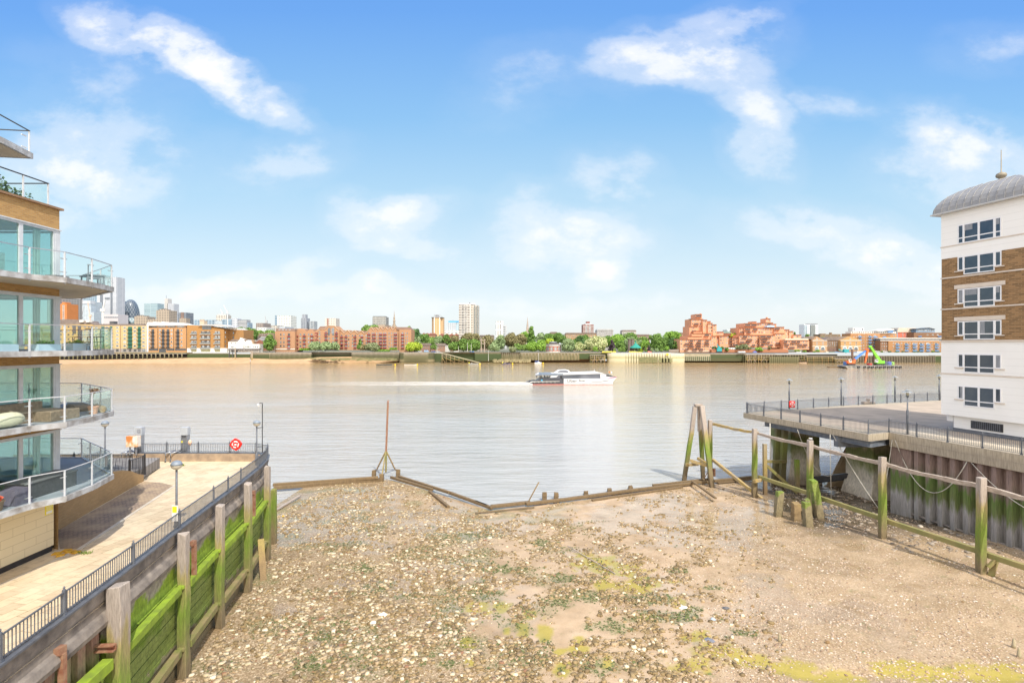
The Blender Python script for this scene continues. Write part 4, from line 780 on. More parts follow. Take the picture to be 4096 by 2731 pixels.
pA=(28.2,64.6);pB=(32.65,49.25);pC=(35.35,50.4);pD=(43.8,16.7)
railing('river_railing','dark iron railing along the river edge of the raised deck',[pA,(44.4,72.0),(63,79.1),(82,86.3)],DZ,1.15,2.9,m_blue,m_blue,double=True,barstep=.15)
railing('inlet_railing','dark iron railing with a jog along the near deck edge',[(28.2,64.3),pB,pC,pD],DZ,1.15,2.6,m_blue,m_blue,double=True,barstep=.13)
lifebuoy(35.15,67.4,DZ+.72,'square red lifebuoy box on the deck railing',True)
def lantern(x,y,label,h=4.4):
 r=thing('lantern_post',label,'street lamp',(x,y,DZ),'lantern posts on the raised deck')
 mb=MB();mb.lathe((0,0,0),[(.1,0),(.1,2.2),(.06,2.28),(.05,h-.75)],10);mb.obj('pole',m_blue,r,local=True,smooth=True)
 mb=MB();mb.lathe((0,0,h-.75),[(.05,0),(.13,.05),(.15,.12),(.13,.16)],10);mb.obj('collar',m_blue,r,local=True)
 mb=MB();mb.lathe((0,0,h-.58),[(.1,0),(.14,.3)],10);mb.obj('lantern_glass',mat('lantern_glass',(.45,.42,.3),(.3,.28,.2),4,.2),r,local=True)
 mb=MB();mb.lathe((0,0,h-.3),[(.42,0),(.4,.03),(.14,.12),(.14,.15),(.2,.17),(.04,.28)],16);mb.obj('lantern_hat',mat('hat',(.32,.34,.35),(.25,.27,.28),3,.4),r,local=True)
def zpos(px,py,z=DZ):p=P(px,py,z);return p.x,p.y
for px,py,lb_ in((3157,1634,'lantern post nearest the red lifebuoy box'),(3365,1622,'second lantern post along the river railing'),(3580,1608,'third lantern post along the river railing, nearest the white building'),(3757,1601,'lantern post half hidden behind the white building edge'),(3630,1737,'lantern post standing on the near side of the deck')):
 x,y=zpos(px,py);top={3157:1512,3365:1507,3580:1501,3757:1496,3630:1556}[px];lantern(x,y,lb_,EYE-(top-HY)*y/F-DZ)
for x,y,lb_ in((48.6,73.9,'grey timber lump on the river edge behind the railing'),):
 mb=MB();mb.cbox((x,y,DZ+.2),(1.2,.5,.4),0,.4);mb.cbox((x+.5,y+.2,DZ+.45),(.4,.4,.6),0,.8);mb.cbox((x+1.2,y+.45,DZ+.15),(.8,.4,.3),0,.2);one(mb,'timber_bollard',m_drift,lb_,'bollard',base=(x,y,DZ),bevel=.05)
RP=[(23.7,64.3,.1,7.75),(26.0,57.6,.35,7.75),(27.9,50.3,.7,7.75),(29.7,43.1,.95,7.75),(31.6,36.2,1.1,7.75)]
names=['beside the leaning pile trio','second from the river','with a small bird on top','with a split rotten waist','nearest and thickest, with a loose block at its foot']
for i,(x,y,z0,z1)in enumerate(RP):tpost(x,y,z0-.3,z1,.47,'tall fence post on the beach, '+names[i],group='tall posts of the beach fence',seed=20+i)
RP2=RP+[(33.6,28.8,1.1,7.75)]
seg=['between the pile trio and the second post','between the second post and the bird post','between the bird post and the split post','between the split post and the nearest post','running out of view past the nearest post']
for i in range(5):
 a,c_=RP2[i],RP2[i+1];rr=random.Random(i+60)
 o_=.32;mb=MB();n=8;prev=None
 for j in range(n+1):
  t_=j/n;p=Vector((a[0]*(1-t_)+c_[0]*t_+o_*(1 if i<4 else 1),a[1]*(1-t_)+c_[1]*t_,7.25-.05*i+rr.uniform(-.04,.04)-.1*math.sin(math.pi*t_)))
  if prev is not None:mb.bar(prev,p,.26+rr.uniform(-.03,.03),.26+rr.uniform(-.05,.05))
  prev=p
 one(mb,'fence_rail',m_lichen if i==0 else m_drift,('yellow lichened top rail ' if i==0 else 'bleached top rail ')+seg[i],'rail','top rails of the beach fence',base=(a[0],a[1],7.2))
 if i:
  mb=MB();mb.bar((a[0]+.45,a[1],2.55),(c_[0]+.45,c_[1],2.6),.28,.36);one(mb,'low_rail',mat('low_rail',(.30,.25,.1),(.2,.2,.07),1,.9,bmp=.4),'mossy lower rail '+seg[i],'rail','lower rails of the beach fence',base=(a[0],a[1],2.5),bevel=.02)
mb=MB();mb.bar((23.9,64.0,3.0),(26.6,57.2,.3),.3,.3);one(mb,'raking_strut',m_lichen,'long raking strut from the pile trio down to the second post','strut',base=(26.6,57.2,.3))
mb=MB();mb.bar((25.6,57.0,2.2),(26.5,57.1,2.35),.3,.3);one(mb,'cross_block',m_lichen,'short yellow block nailed across the second post','block',base=(25.6,57,2.2))
mb=MB();mb.bar((31.9,35.8,1.3),(32.4,36.0,2.3),.3,.22);mb.bar((31.7,35.8,1.9),(32.1,35.7,2.4),.2,.2);one(mb,'loose_block',m_wale2,'loose brown block hanging at the foot of the nearest post','block',base=(31.9,35.8,1.3))
for(p,q,w,lb_)in(((30.0,57.6,.4),(30.0,57.5,7.3),.4,'dark back post behind the second fence post'),((29.9,57.4,3.6),(33.5,59.5,3.3),.26,'upper strut of the frame behind the second post'),((30.0,57.4,3.3),(33.8,59.2,.5),.3,'diagonal strut of the frame behind the second post')):
 pass
mb=MB();mb.bar((27.6,58.6,.3),(27.5,58.5,5.9),.36);one(mb,'back_post',m_postd,'shorter dark back post close behind the second fence post','post',base=(27.6,58.6,.3))
mb=MB();mb.bar((27.7,58.7,3.95),(31.2,61.2,3.4),.25,.3);one(mb,'frame_strut',m_wale2,'level strut running from the back post to the dark piles','strut',base=(27.7,58.7,3.9))
mb=MB();mb.bar((27.7,58.7,3.6),(31.0,58.5,.6),.3,.3);one(mb,'frame_strut',m_wale2,'diagonal strut falling from the back post to the mud','strut',base=(27.7,58.7,3.6))
mb=MB();mb.bar((31.1,58.6,.3),(31.0,58.5,4.2),.4);one(mb,'frame_post',m_post,'short mossy frame post under the deck edge','post',base=(31.1,58.6,.3))
dp=thing('pile_trio','three raking green footed piles meeting under a grey cap','dolphin',(22.6,65,0))
def lean_post(p,q,w,nm,m,parent,seed):
 rr=random.Random(seed);mb=MB();p=Vector(p);q=Vector(q);prev=p
 for j in range(1,7):c_=p.lerp(q,j/6)+Vector((rr.uniform(-.03,.03),rr.uniform(-.03,.03),0));mb.bar(prev,c_+(c_-prev)*.02,w*rr.uniform(.92,1.02),w*rr.uniform(.92,1.02),up=(0,1,0));prev=c_
 return mb.obj(nm,m,parent,bevel=.02)
lean_post((21.0,65.8,-.5),(22.2,65.1,9.2),.46,'pile',m_post,dp,1);lean_post((23.65,66.5,-.5),(22.85,65.4,9.0),.46,'pile',m_post,dp,2);lean_post((23.25,62.4,.0),(22.85,64.7,9.3),.5,'pile',m_post,dp,3)
mb=MB();mb.cbox((22.55,65.1,9.4),(.9,.7,.25));mb.obj('cap',m_drift,dp,bevel=.03)
mb=MB();mb.bar((22.6,65.2,9.2),(22.55,65.0,6.2),.14,.3);mb.obj('hanging_plank',m_drift,dp)
for p,q in(((21.1,65.2,2.1),(22.7,65.6,2.15)),((21.4,64.6,2.8),(23.4,63.6,2.3)),((22.6,65.4,2.9),(23.6,64.0,2.3))):mb=MB();mb.bar(p,q,.3,.32);mb.obj('brace',m_lichen,dp)
mb=MB();mb.cbox((23.75,63.2,1.7),(.2,.3,.9),0,.3);mb.obj('fender_block',m_rust,dp)
mb=MB();mb.tube([(23.5,64.3,1.6),(23.2,64.5,.9),(22.9,64.6,.3)],.05,6);mb.obj('chain',m_rust,dp)
for i,(p,q,w,lb_)in enumerate((((24.7,50.0,.5),(24.98,50.1,3.0),.62,'mossy leaning stump standing alone, left of the stump group'),((25.6,48.5,.5),(25.75,48.7,2.35),.66,'square stump with bolt holes, left in the group'),((26.9,49.2,.5),(26.95,49.2,2.6),.5,'dark stump behind the holed one'),((25.7,46.5,.5),(25.5,46.6,3.1),.62,'cracked rounded stump in front of the group'),((28.1,49.0,.5),(27.6,49.3,4.3),.66,'tall mossy stump leaning against the bird post'))):
 tpost(p[0],p[1],p[2],q[2],w,lb_,lean=(q[0]-p[0],q[1]-p[1]),group='timber stumps on the beach',m=m_bank if i!=1 else m_postd,seed=80+i,name='timber_stump',cat='stump')
bd=thing('gull','small grey and white gull perched on the third fence post','bird',(27.9,50.2,7.78));mb=MB();mb.lathe((0,0,0),[(.01,-.2),(.06,-.1),(.085,0),(.07,.1),(.03,.17)],10);
mb.v=[(z*1.0+27.9,y+50.2,x+7.93)for x,y,z in mb.v];mb.obj('body',mat('gull_grey',(.35,.36,.38),(.7,.7,.7),9,.7),bd,smooth=True)
mb=MB();mb.lathe((27.76,50.2,7.98),[(.01,-.05),(.045,0),(.03,.04),(.005,.05)],8);mb.obj('head',m_white,bd,smooth=True);mb=MB();mb.bar((27.72,50.2,7.98),(27.66,50.2,7.97),.012);mb.obj('beak',MATS['sign_yellow'],bd);mb=MB();mb.bar((27.88,50.17,7.86),(27.88,50.17,7.76),.012);mb.bar((27.88,50.23,7.86),(27.88,50.23,7.76),.012);mb.obj('legs',m_rust,bd)
m_rope=mat('rope',(.55,.52,.46),(.42,.40,.35),8,.9)
def sag(p,q,s_,n=10):p=Vector(p);q=Vector(q);return[p.lerp(q,i/n)-Vector((0,0,s_*4*(i/n)*(1-i/n)))for i in range(n+1)]
ropes=[([(28.9,60.2,DZ-.6),(28.9,60.15,2),(28.95,60.1,.6)],.06,'grey pole rope hanging straight from the outer deck edge'),([(31.25,52.8,DZ-.6),(31.3,52.7,1.0)],.035,'rope hanging straight down near the deck corner'),(sag((31.4,52.6,DZ-.6),(34.3,50.0,1.2),.3),.035,'rope falling right from the deck edge to the rubble'),(sag((35.3,49.9,DZ-.6),(33.9,49.4,1.2),.2),.035,'rope falling left from the deck inner corner'),(sag((35.35,49.6,DZ-.6),(36.9,43.6,DZ-1.3),3.6,16),.035,'long rope looped across the sheet piles'),(sag((37.0,43.3,DZ-1.3),(38.7,36.3,4.4),1.1,14),.035,'second rope loop across the sheet piles, behind the nearest post'),(sag((38.7,36.3,4.4),(41.0,27,7.2),1.2,12),.035,'rope loop low on the sheet piles right of the nearest post'),(sag((30.0,56.5,DZ-.7),(33.0,55.5,3.2),1.5),.025,'thin cable drooping under the deck'),(sag((33.0,55.5,3.2),(34.0,55.2,DZ-1.2),.5),.02,'thin cable rising back to the deck beam')]
for pts,r_,lb_ in ropes:mb=MB();mb.tube(pts,r_,6);one(mb,'mooring_rope',m_rope,lb_,'rope','ropes hanging from the deck',base=pts[0],smooth=True)
def beam(px0,py0,px1,py1,label,w=.3,h=.3,z=.35,m=None,dz=0,n=1,z1=None):
 a=P(px0,py0,z);c_=P(px1,py1,z if z1 is None else z1);mb=MB();mb.bar(a,c_,w,h);return one(mb,'shore_beam',m or m_postd,label,'beam',"timber beams along the water's edge",base=a,bevel=.03)
Z5=lambda x,y:(1050+x/2.529,1580+y/2.529)
beam(*Z5(105,905),*Z5(1170,832),'upper dark beam of the left shore barrier',z=.75,w=.35);beam(*Z5(112,938),*Z5(1210,852),'lower bolted beam of the left shore barrier',z=.45,w=.3,h=.4)
beam(*Z5(1380,822),*Z5(1890,985),'dark beam falling right from the beacon, river side',z=.5,w=.28);beam(*Z5(1890,985),*Z5(2276,1125),'dark beam ending at the low corner of the shore',z=.4,w=.3)
beam(*Z5(1300,830),*Z5(1720,955),'inner beam falling right from the beacon',z=.4,w=.3);beam(*Z5(1690,975),*Z5(1880,1130),'half sunk plank behind the right falling beams',z=.3,w=.3)
Z6=lambda x,y:(1900+x/2.352,1800+y/2.352)
beam(*Z6(0,485),*Z6(160,545),'short beam just left of the low shore corner',z=.4);beam(*Z6(150,530),*Z6(520,490),'blackened beam right of the low shore corner',z=.45,w=.4);beam(*Z6(480,505),*Z6(820,465),'split beam with two stakes behind it',z=.45,w=.35)
beam(*Z6(810,468),*Z6(1450,380),'long brown beam in the middle of the right shore',z=.42,w=.38);beam(*Z6(1450,380),*Z6(2050,310),'long pale brown beam leading to the pile trio',z=.42,w=.36);beam(*Z6(0,590),*Z6(560,535),'thin edge board half buried in mud',z=.3,w=.15,h=.1)
beam(*Z6(1100,470),*Z6(1950,345),'buried edge plank below the long brown beam',z=.25,w=.3,h=.2)
Z7=lambda x,y:(2580+x/3.267,1900+y/3.267)
beam(*Z7(100,135),*Z7(830,55),'round log on the river side left of the pile trio',z=.5,w=.3);beam(*Z7(620,95),*Z7(830,90),'short log beneath the pile trio',z=.4);beam(*Z7(900,75),*Z7(1400,25),'long log between the pile trio and the second post',z=.5,w=.35);beam(*Z7(950,100),*Z7(1400,55),'wet pale plank in front of the long log',z=.3,w=.3,h=.15)
mb=MB();mb.bar(P(*Z7(620,80),.7),P(*Z7(925,300),.75),.22,.16);one(mb,'loose_plank',m_postd,'dark plank lying down the beach from the pile trio','plank','loose planks on the beach',base=P(*Z7(620,80),.6))
mb=MB();mb.bar(P(*Z5(140,1160),.7),P(*Z5(380,1015),.55),.25,.12);one(mb,'loose_plank',m_drift,'pale plank lying on shingle by the left river wall','plank','loose planks on the beach',base=P(*Z5(140,1160),.6))
mb=MB();mb.bar(P(2271,2183,.9),P(2460,2293,1.05),.06,.05);one(mb,'long_pole',m_drift,'thin bleached pole lying across bare mud mid beach','pole','loose planks on the beach',base=P(2271,2183,.9))
for x,y,h,lb_ in((655,465,.8,'square dark stake left behind the split beam'),(765,455,.6,'flat topped stake right behind the split beam'),(1045,415,.35,'low stake behind the long brown beam'),(1268,390,.3,'lowest stake on the waterline'),(1465,362,.3,'small stake before the pale brown beam')):
 p=P(*Z6(x,y),.1);tpost(p.x,p.y+.15,-.4,.1+h,.5,lb_,group='short stakes behind the shore beams',m=m_postd,seed=x,name='stake',cat='stake')
mb=MB();p=P(*Z6(485,515),.3);mb.bar(p,p+Vector((1.3,.6,2.2)),.09);one(mb,'leaning_stick',m_postd,'thin leaning stick at the split beam','stick',base=p)
bc=thing('beacon','rusty mast beacon on a steel tripod at the shore corner','beacon',(-15.5,66.3,.8))
mb=MB();mb.tube([(-15.6,66.5,.9),(-15.55,66.5,3.5)],.11,8);mb.obj('lower_mast',m_wale2,bc);mb=MB();mb.tube([(-15.58,66.5,3.4),(-15.35,66.5,9.4)],.12,8);mb.lathe((-15.34,66.5,9.45),[(.06,0),(.16,.08),(.12,.2),(.01,.42)],8);mb.obj('mast',m_rust,bc)
for x,y in((-17.0,67.3),(-14.6,67.4),(-15.7,64.9)):mb=MB();mb.bar((x,y,.95),(-15.58,66.5,3.6),.13);mb.obj('strut',m_postd if y>65 else m_wale2,bc)
mb=MB();mb.bar((-17.0,67.3,1.05),(-14.6,67.4,1.05),.1);mb.bar((-17.0,67.3,1.05),(-15.7,64.9,1.05),.1);mb.bar((-14.6,67.4,1.05),(-15.7,64.9,1.05),.1);mb.obj('ring_frame',m_steel,bc)
for x,y,z1,lb_ in((-17.3,67.4,1.0,'left squared stub post carrying the beacon'),(-14.3,67.5,1.1,'right squared stub post carrying the beacon'),(-15.7,64.7,1.15,'front squared stub post carrying the beacon')):tpost(x,y,-.5,z1,.5,lb_,group='stub posts under the beacon',m=m_postd,seed=int(y*10+x),name='stub_post')
for px,py,h,lb_ in((3118,2553,.42,'pale cone shaped stump alone on the right shingle'),(4055,2588,.5,'taller cone stump at the right edge, farther'),(4076,2625,.5,'cone stump at the right edge, nearest')):
 p=P(px,py,1.15);mb=MB();mb.lathe((p.x,p.y,float(beach_z(p.x,p.y))-.05),[(.11,0),(.09,h*.4),(.05,h),(.02,h+.05)],9);one(mb,'cone_stump',mat('cone',(.42,.36,.24),(.3,.25,.15),6,.9),lb_,'stump','cone stumps on the shingle',base=(p.x,p.y,1.1),smooth=True)
for px,py,s_,c_,lb_ in((2735,2435,.28,(.85,.83,.76),'white sheet of litter beside the runnel'),(2852,2480,.2,(.35,.42,.48),'blue grey rag on the mud, upper'),(2838,2560,.3,(.2,.21,.25),'dark grey rag bag by the runnel'),(1532,2458,.3,(.85,.80,.66),'large pale slab fragment on the left rubble'),(1490,2492,.22,(.8,.74,.6),'small pale slab fragment on the left rubble'),(1133,2051,.14,(.8,.5,.05),'orange scrap lying near the wall end'),(2905,2437,.22,(.12,.12,.13),'black rag on the mud beside the blue one')):
 p=P(px,py,1.05);rr=random.Random(px);z=float(beach_z(p.x,p.y));mb=MB();vs=[(p.x+s_*math.cos(a)*rr.uniform(.6,1.3),p.y+s_*math.sin(a)*rr.uniform(.5,1),z+rr.uniform(.0,.08))for a in np.linspace(0,5.5,8)]
 vs.append((p.x,p.y,z+.14));mb.add(vs,[(i,(i+1)%8,8)for i in range(8)]);one(mb,'litter',mat('litter_%d'%px,c_,tuple(v*.8 for v in c_),5),lb_,'litter',base=(p.x,p.y,z))
for i,(px,py,s_)in enumerate(((2560,2100,.3),(2690,2140,.3),(3010,2430,.22),(3080,2560,.25),(3310,2580,.3),(3380,2240,.22),(1075,2470,.35),(1150,2465,.35),(1240,2500,.3),(2380,2300,.25),(2960,2370,.2),(3850,2420,.2))):
 p=P(px,py,1.0);z=float(beach_z(p.x,p.y));mb=MB();rr=random.Random(i);mb.lathe((p.x,p.y,z-.05),[(s_*.3,0),(s_*rr.uniform(.4,.6),s_*.3),(s_*.3,s_*.6)],6,sy=rr.uniform(.5,.9))
 one(mb,'mud_boulder',mat('mud_boulder',(.27,.17,.08),(.2,.13,.06),4,.9,bmp=.5),'muddy boulder '+('above the shiny puddle, left','above the shiny puddle, right','right of the litter sheet','near the pale cone stump','right of the cone stump','on the shingle below the stump group','lowest on the left rubble, first','lowest on the left rubble, second','beside the pale slab fragments','at the end of the thin bleached pole','between the rags and the cone stump','far right on the shingle')[i],'boulder','muddy boulders on the beach',base=(p.x,p.y,z))
rbz=math.atan2(-.97,.25);rb=thing('white_brick_tower','white and brown brick apartment tower with a ribbed grey domed roof','building',(41.2,51.6,DZ),rz=rbz)
def L(z):return z-DZ
m_rend=brickmat('white_render',(.86,.85,.83),(.85,.84,.82),(.70,.69,.67),bw=60,bh=.62,ms=.012,blotch=.35,soot=(.76,.74,.70))
m_rbrick=brickmat('brown_brick',(.33,.185,.08),(.14,.075,.03),(.30,.20,.11),ang=R(-90),bw=.45,bh=.15,ms=.02,blotch=.2,soot=(.38,.25,.11))
m_stone=mat('pale_stone',(.66,.58,.50),(.6,.52,.44),1.5,.85);m_lead=mat('lead_roof',(.25,.25,.255),(.31,.305,.30),1.2,.55)
m_upvc=mat('white_frame',(.80,.80,.82),(.78,.78,.80),2,.35);m_rwin=mat('dark_window',(.03,.045,.065),(.06,.075,.09),.6,.05,spec=.9)
W_,DP=6.9,14
def rbox(mb,u0,u1,y0,y1,z0,z1,mi=0):return mb.box(u0,u1,y0,y1,L(z0),L(z1),mi)
for za,zb_ in((24.86,29.1),(10.05,16.95)):mb=MB();rbox(mb,0,W_,0,DP,za,zb_);mb.obj('rendered_wall',m_rend,rb,local=True)
mb=MB();rbox(mb,.02,W_-.02,.02,DP,16.95,24.86);mb.obj('brick_wall',m_rbrick,rb,local=True)
mb=MB();rbox(mb,.75,W_-.1,.55,DP,8.85,10.05);mb.obj('base_wall',m_rend,rb,local=True);mb=MB();rbox(mb,.7,W_+16,.5,DP,DZ,8.85);mb.obj('base_band',m_blue,rb,local=True)
mb=MB();rbox(mb,0,.6,.7,1.6,9.4,10.05);mb.obj('drain_box',m_rend,rb,local=True)
for z,h,o_ in((13.9,.12,.06),(16.95,.16,.1),(20.0,.12,.05),(22.95,.12,.05),(25.95,.09,.06)):mb=MB();rbox(mb,-o_,W_+o_,-o_,DP,z,z+h);mb.obj('string_course',m_stone if z<26 else mat('buff',(.5,.44,.36),(.45,.4,.32),2),rb,local=True)
def rwin(z1,h,side_h,lintel,top=False):
 u0,u1=1.53,5.13;f=MB();g=MB();cols=[(u0,2.05),(2.05,3.33),(3.33,4.61),(4.61,u1)];y0=-.05;t=.09
 for i,(a,b_)in enumerate(cols):
  zb=z1-h if(i in(1,2)or top)else z1-side_h
  rbox(f,a,b_,y0,.0,z1-t,z1);rbox(f,a,b_,y0,0,zb,zb+t);rbox(f,a,a+t,y0,0,zb+t,z1-t);rbox(f,b_-t,b_,y0,0,zb+t,z1-t)
  if i in(1,2)or top:rbox(f,a+t,b_-t,y0,0,zb+.46,zb+.46+t)
  rbox(g,a+t,b_-t,-.02,-.01,zb+t,z1-t)
 rbox(f,2.02,2.14,y0-.03,y0,z1-side_h,z1);rbox(f,4.52,4.64,y0-.03,y0,z1-side_h,z1)
 w=f.obj('window',m_upvc,rb,local=True);g.obj('panes',m_rwin,w,local=True)
 if not top:
  s_=MB();rbox(s_,u0-.25,2.02,-.13,0,z1-side_h-.09,z1-side_h);rbox(s_,4.64,u1+.25,-.13,0,z1-side_h-.09,z1-side_h)
  s_.obj('sill',m_stone,w,local=True)
 if lintel:s_=MB();rbox(s_,u0-.3,u1+.3,-.06,.0,z1+.03,z1+.4);s_.obj('lintel',m_stone,w,local=True)
 cr=random.Random(int(z1*10))
 for a,b_ in cols:
  if cr.random()<.6:
   c0=a+.1+(b_-a-.2)*cr.choice((0,0,.4));c1=min(b_-.1,c0+(b_-a)*cr.choice((.3,.5,.8)));s_=MB();rbox(s_,c0,c1,-.03,-.0205,z1-cr.choice((1.15,1.15,.6)),z1-.1);s_.obj('curtain',mat('grey_curtain',(.30,.31,.33),(.20,.21,.23),3,.3,stretch=(9,9,.5)),w,local=True)
rwin(27.8,1.75,1.75,False,True);rwin(24.85,1.7,1.3,False);rwin(21.84,1.72,1.32,True);rwin(18.85,1.7,1.3,True);rwin(15.85,1.72,1.25,False);rwin(12.9,1.85,1.25,False)
mb=MB();rbox(mb,2.3,4.9,.48,.56,9.02,9.72);lv=mb.obj('vent_opening',m_black,rb,local=True);mb=MB();[rbox(mb,2.4+i*.16,2.46+i*.16,.44,.48,9.02,9.72)for i in range(15)];mb.obj('vent_bars',m_blue,lv,local=True)
def dome(mb,u0,u1,y0,y1,z,h,n=9,r=3.7,mi=0):
 rings=[]
 for i in range(n+1):
  a=math.pi/2*i/n;ins_=min(r,(u1-u0)/2)*(1-math.cos(a));zz=z+h*math.sin(a);rings.append([(u0+ins_,y0+ins_,zz),(u1-ins_,y0+ins_,zz),(u1-ins_,y1-ins_,zz),(u0+ins_,y1-ins_,zz)])
 vs=[p for rg_ in rings for p in rg_];mb.add(vs,[(i*4+k,i*4+(k+1)%4,(i+1)*4+(k+1)%4,(i+1)*4+k)for i in range(n)for k in range(4)]+[(n*4,n*4+1,n*4+2,n*4+3),(3,2,1,0)],mi);return rings
mb=MB();dome(mb,-.5,W_+.5,-.45,DP,L(29.2),2.55);rf=mb.obj('domed_roof',m_lead,rb,local=True)
mb=MB()
for i in range(12):
 u=-.3+i*.66;pts=[]
 for k in range(9):
  a=math.pi/2*k/9*.98;ins_=3.7*(1-math.cos(a));zz=L(29.2)+2.55*math.sin(a)+.03
  if-.5+ins_<=u<=W_+.5-ins_:pts.append((u,-.45+ins_-.02,zz))
 if len(pts)>1:mb.tube(pts,.025,5)
for i in range(20):
 y=.3+i*.66;pts=[]
 for k in range(10):
  a=math.pi/2*k/9*.99;ins_=3.7*(1-math.cos(a))
  if-.45+ins_<y:pts.append((-.5+ins_-.02,y,L(29.2)+2.55*math.sin(a)+.03))
 if len(pts)>1:mb.tube(pts,.025,5)
mb.obj('standing_seams',m_lead,rf,local=True)
mb=MB();rbox(mb,-.62,W_+.62,-.6,DP,29.08,29.2);mb.obj('gutter',mat('gutter',(.5,.5,.5),(.45,.45,.45),2,.5),rb,local=True)
mb=MB();mb.lathe((3.0,3.2,L(31.7)),[(.5,0),(.4,.1),(.14,.16),(.16,.26),(.36,.4),(.42,.56),(.36,.72),(.12,.84),(.045,.9),(.03,2.9)],12);mb.obj('finial',mat('finial',(.28,.24,.17),(.22,.19,.14),2,.5),rb,local=True,smooth=True)
mb=MB();rbox(mb,W_,24,1.0,DP,8.85,27.6);mb.obj('range_wall',m_rend,rb,local=True)
mb=MB();mb.add([(W_-.6,.3,L(27.6)),(24,.3,L(27.6)),(24,7.5,L(31)),(W_+2.5,7.5,L(31)),(W_-.6,14.5,L(27.6)),(24,14.5,L(27.6))],[(0,1,2,3),(3,2,5,4),(0,3,4),(0,4,5,1)]);mb.obj('slate_roof',mat('slate',(.10,.09,.09),(.13,.12,.12),3,.7),rb,local=True)
Q1,Q2,Q3,Q4,Q5,Q6,Q8,Q9=(200,1150,5.2275),(200,1130,2.94),(900,1200,2.94),(1600,1180,2.94),(2300,1200,2.94),(3050,1250,2.94),(2650,1230,5.88),(3000,1230,5.88)
QT=(0,0,1.0)
def qx_(q,x):return q[0]+x/q[2]
def qy_(q,y):return q[1]+y/q[2]
m_fw=mat('far_glass',(.07,.085,.10),(.20,.22,.24),.6,.1,spec=.9,var=.9)  # pane brightness varied per object to imitate reflections
m_frm=mat('far_frame',(.72,.70,.66),(.66,.64,.6),2,.5)
def proto_win(name,frame,glass,arch=False,mull=1):
 mb=MB()
 if arch:
  pts=[(-.5,0),(.5,0),(.5,.72)]+[(.5*math.cos(a),.72+.28*math.sin(a))for a in(.5,1.05,1.57,2.1,2.64)]+[(-.5,.72)]
  mb.xprism(pts,-.05,0,0);mb.xprism([(x*.8,.1+z*.84)for x,z in pts],-.08,-.051,1)
 else:
  mb.box(-.5,.5,-.05,0,0,1,0)
  for i in range(mull):w=.86/mull;mb.box(-.43+i*w+.02,-.43+(i+1)*w-.02,-.09,-.051,.1,.9,1)
 me=mb.obj(name,[frame,glass]);d=me.data;bpy.data.objects.remove(me);return d
PW={'w':proto_win('window',m_frm,m_fw,mull=2),'d':proto_win('window',mat('dark_frame',(.10,.09,.08),(.13,.12,.1),2),m_fw),'a':proto_win('window',mat('brick_arch',(.40,.25,.15),(.36,.22,.13),2),m_fw,True),'s':proto_win('window',m_frm,m_fw,mull=1)}
def balc_mesh(name,mslab,mrail,solid=False):
 mb=MB();mb.box(-.5,.5,-1.2,0,-.12,0,0)
 if solid:mb.box(-.5,.5,-1.2,-1.05,.001,.95,1)
 else:
  mb.box(-.5,.5,-1.2,-1.15,.92,1.0,1)
  for i in range(9):x=-.49+i*.1175;mb.box(x,x+.045,-1.19,-1.15,0,.92,1)
 me=mb.obj(name,[mslab,mrail]);d=me.data;bpy.data.objects.remove(me);return d
m_green=mat('bottle_green',(.02,.11,.08),(.03,.14,.1),2,.5);m_maroon=mat('maroon_iron',(.22,.03,.04),(.27,.05,.05),2,.5);m_blueb=mat('blue_iron',(.10,.21,.42),(.13,.26,.48),2,.5)
PB={'green':balc_mesh('balcony',m_green,m_green),'black':balc_mesh('balcony',m_black,m_black),'maroon':balc_mesh('balcony',m_maroon,m_maroon,True),'blue':balc_mesh('balcony',m_blueb,m_blueb,True),'grey':balc_mesh('balcony',m_frm,mat('grey_rail',(.25,.28,.28),(.2,.22,.22),2),True),'brick':None}
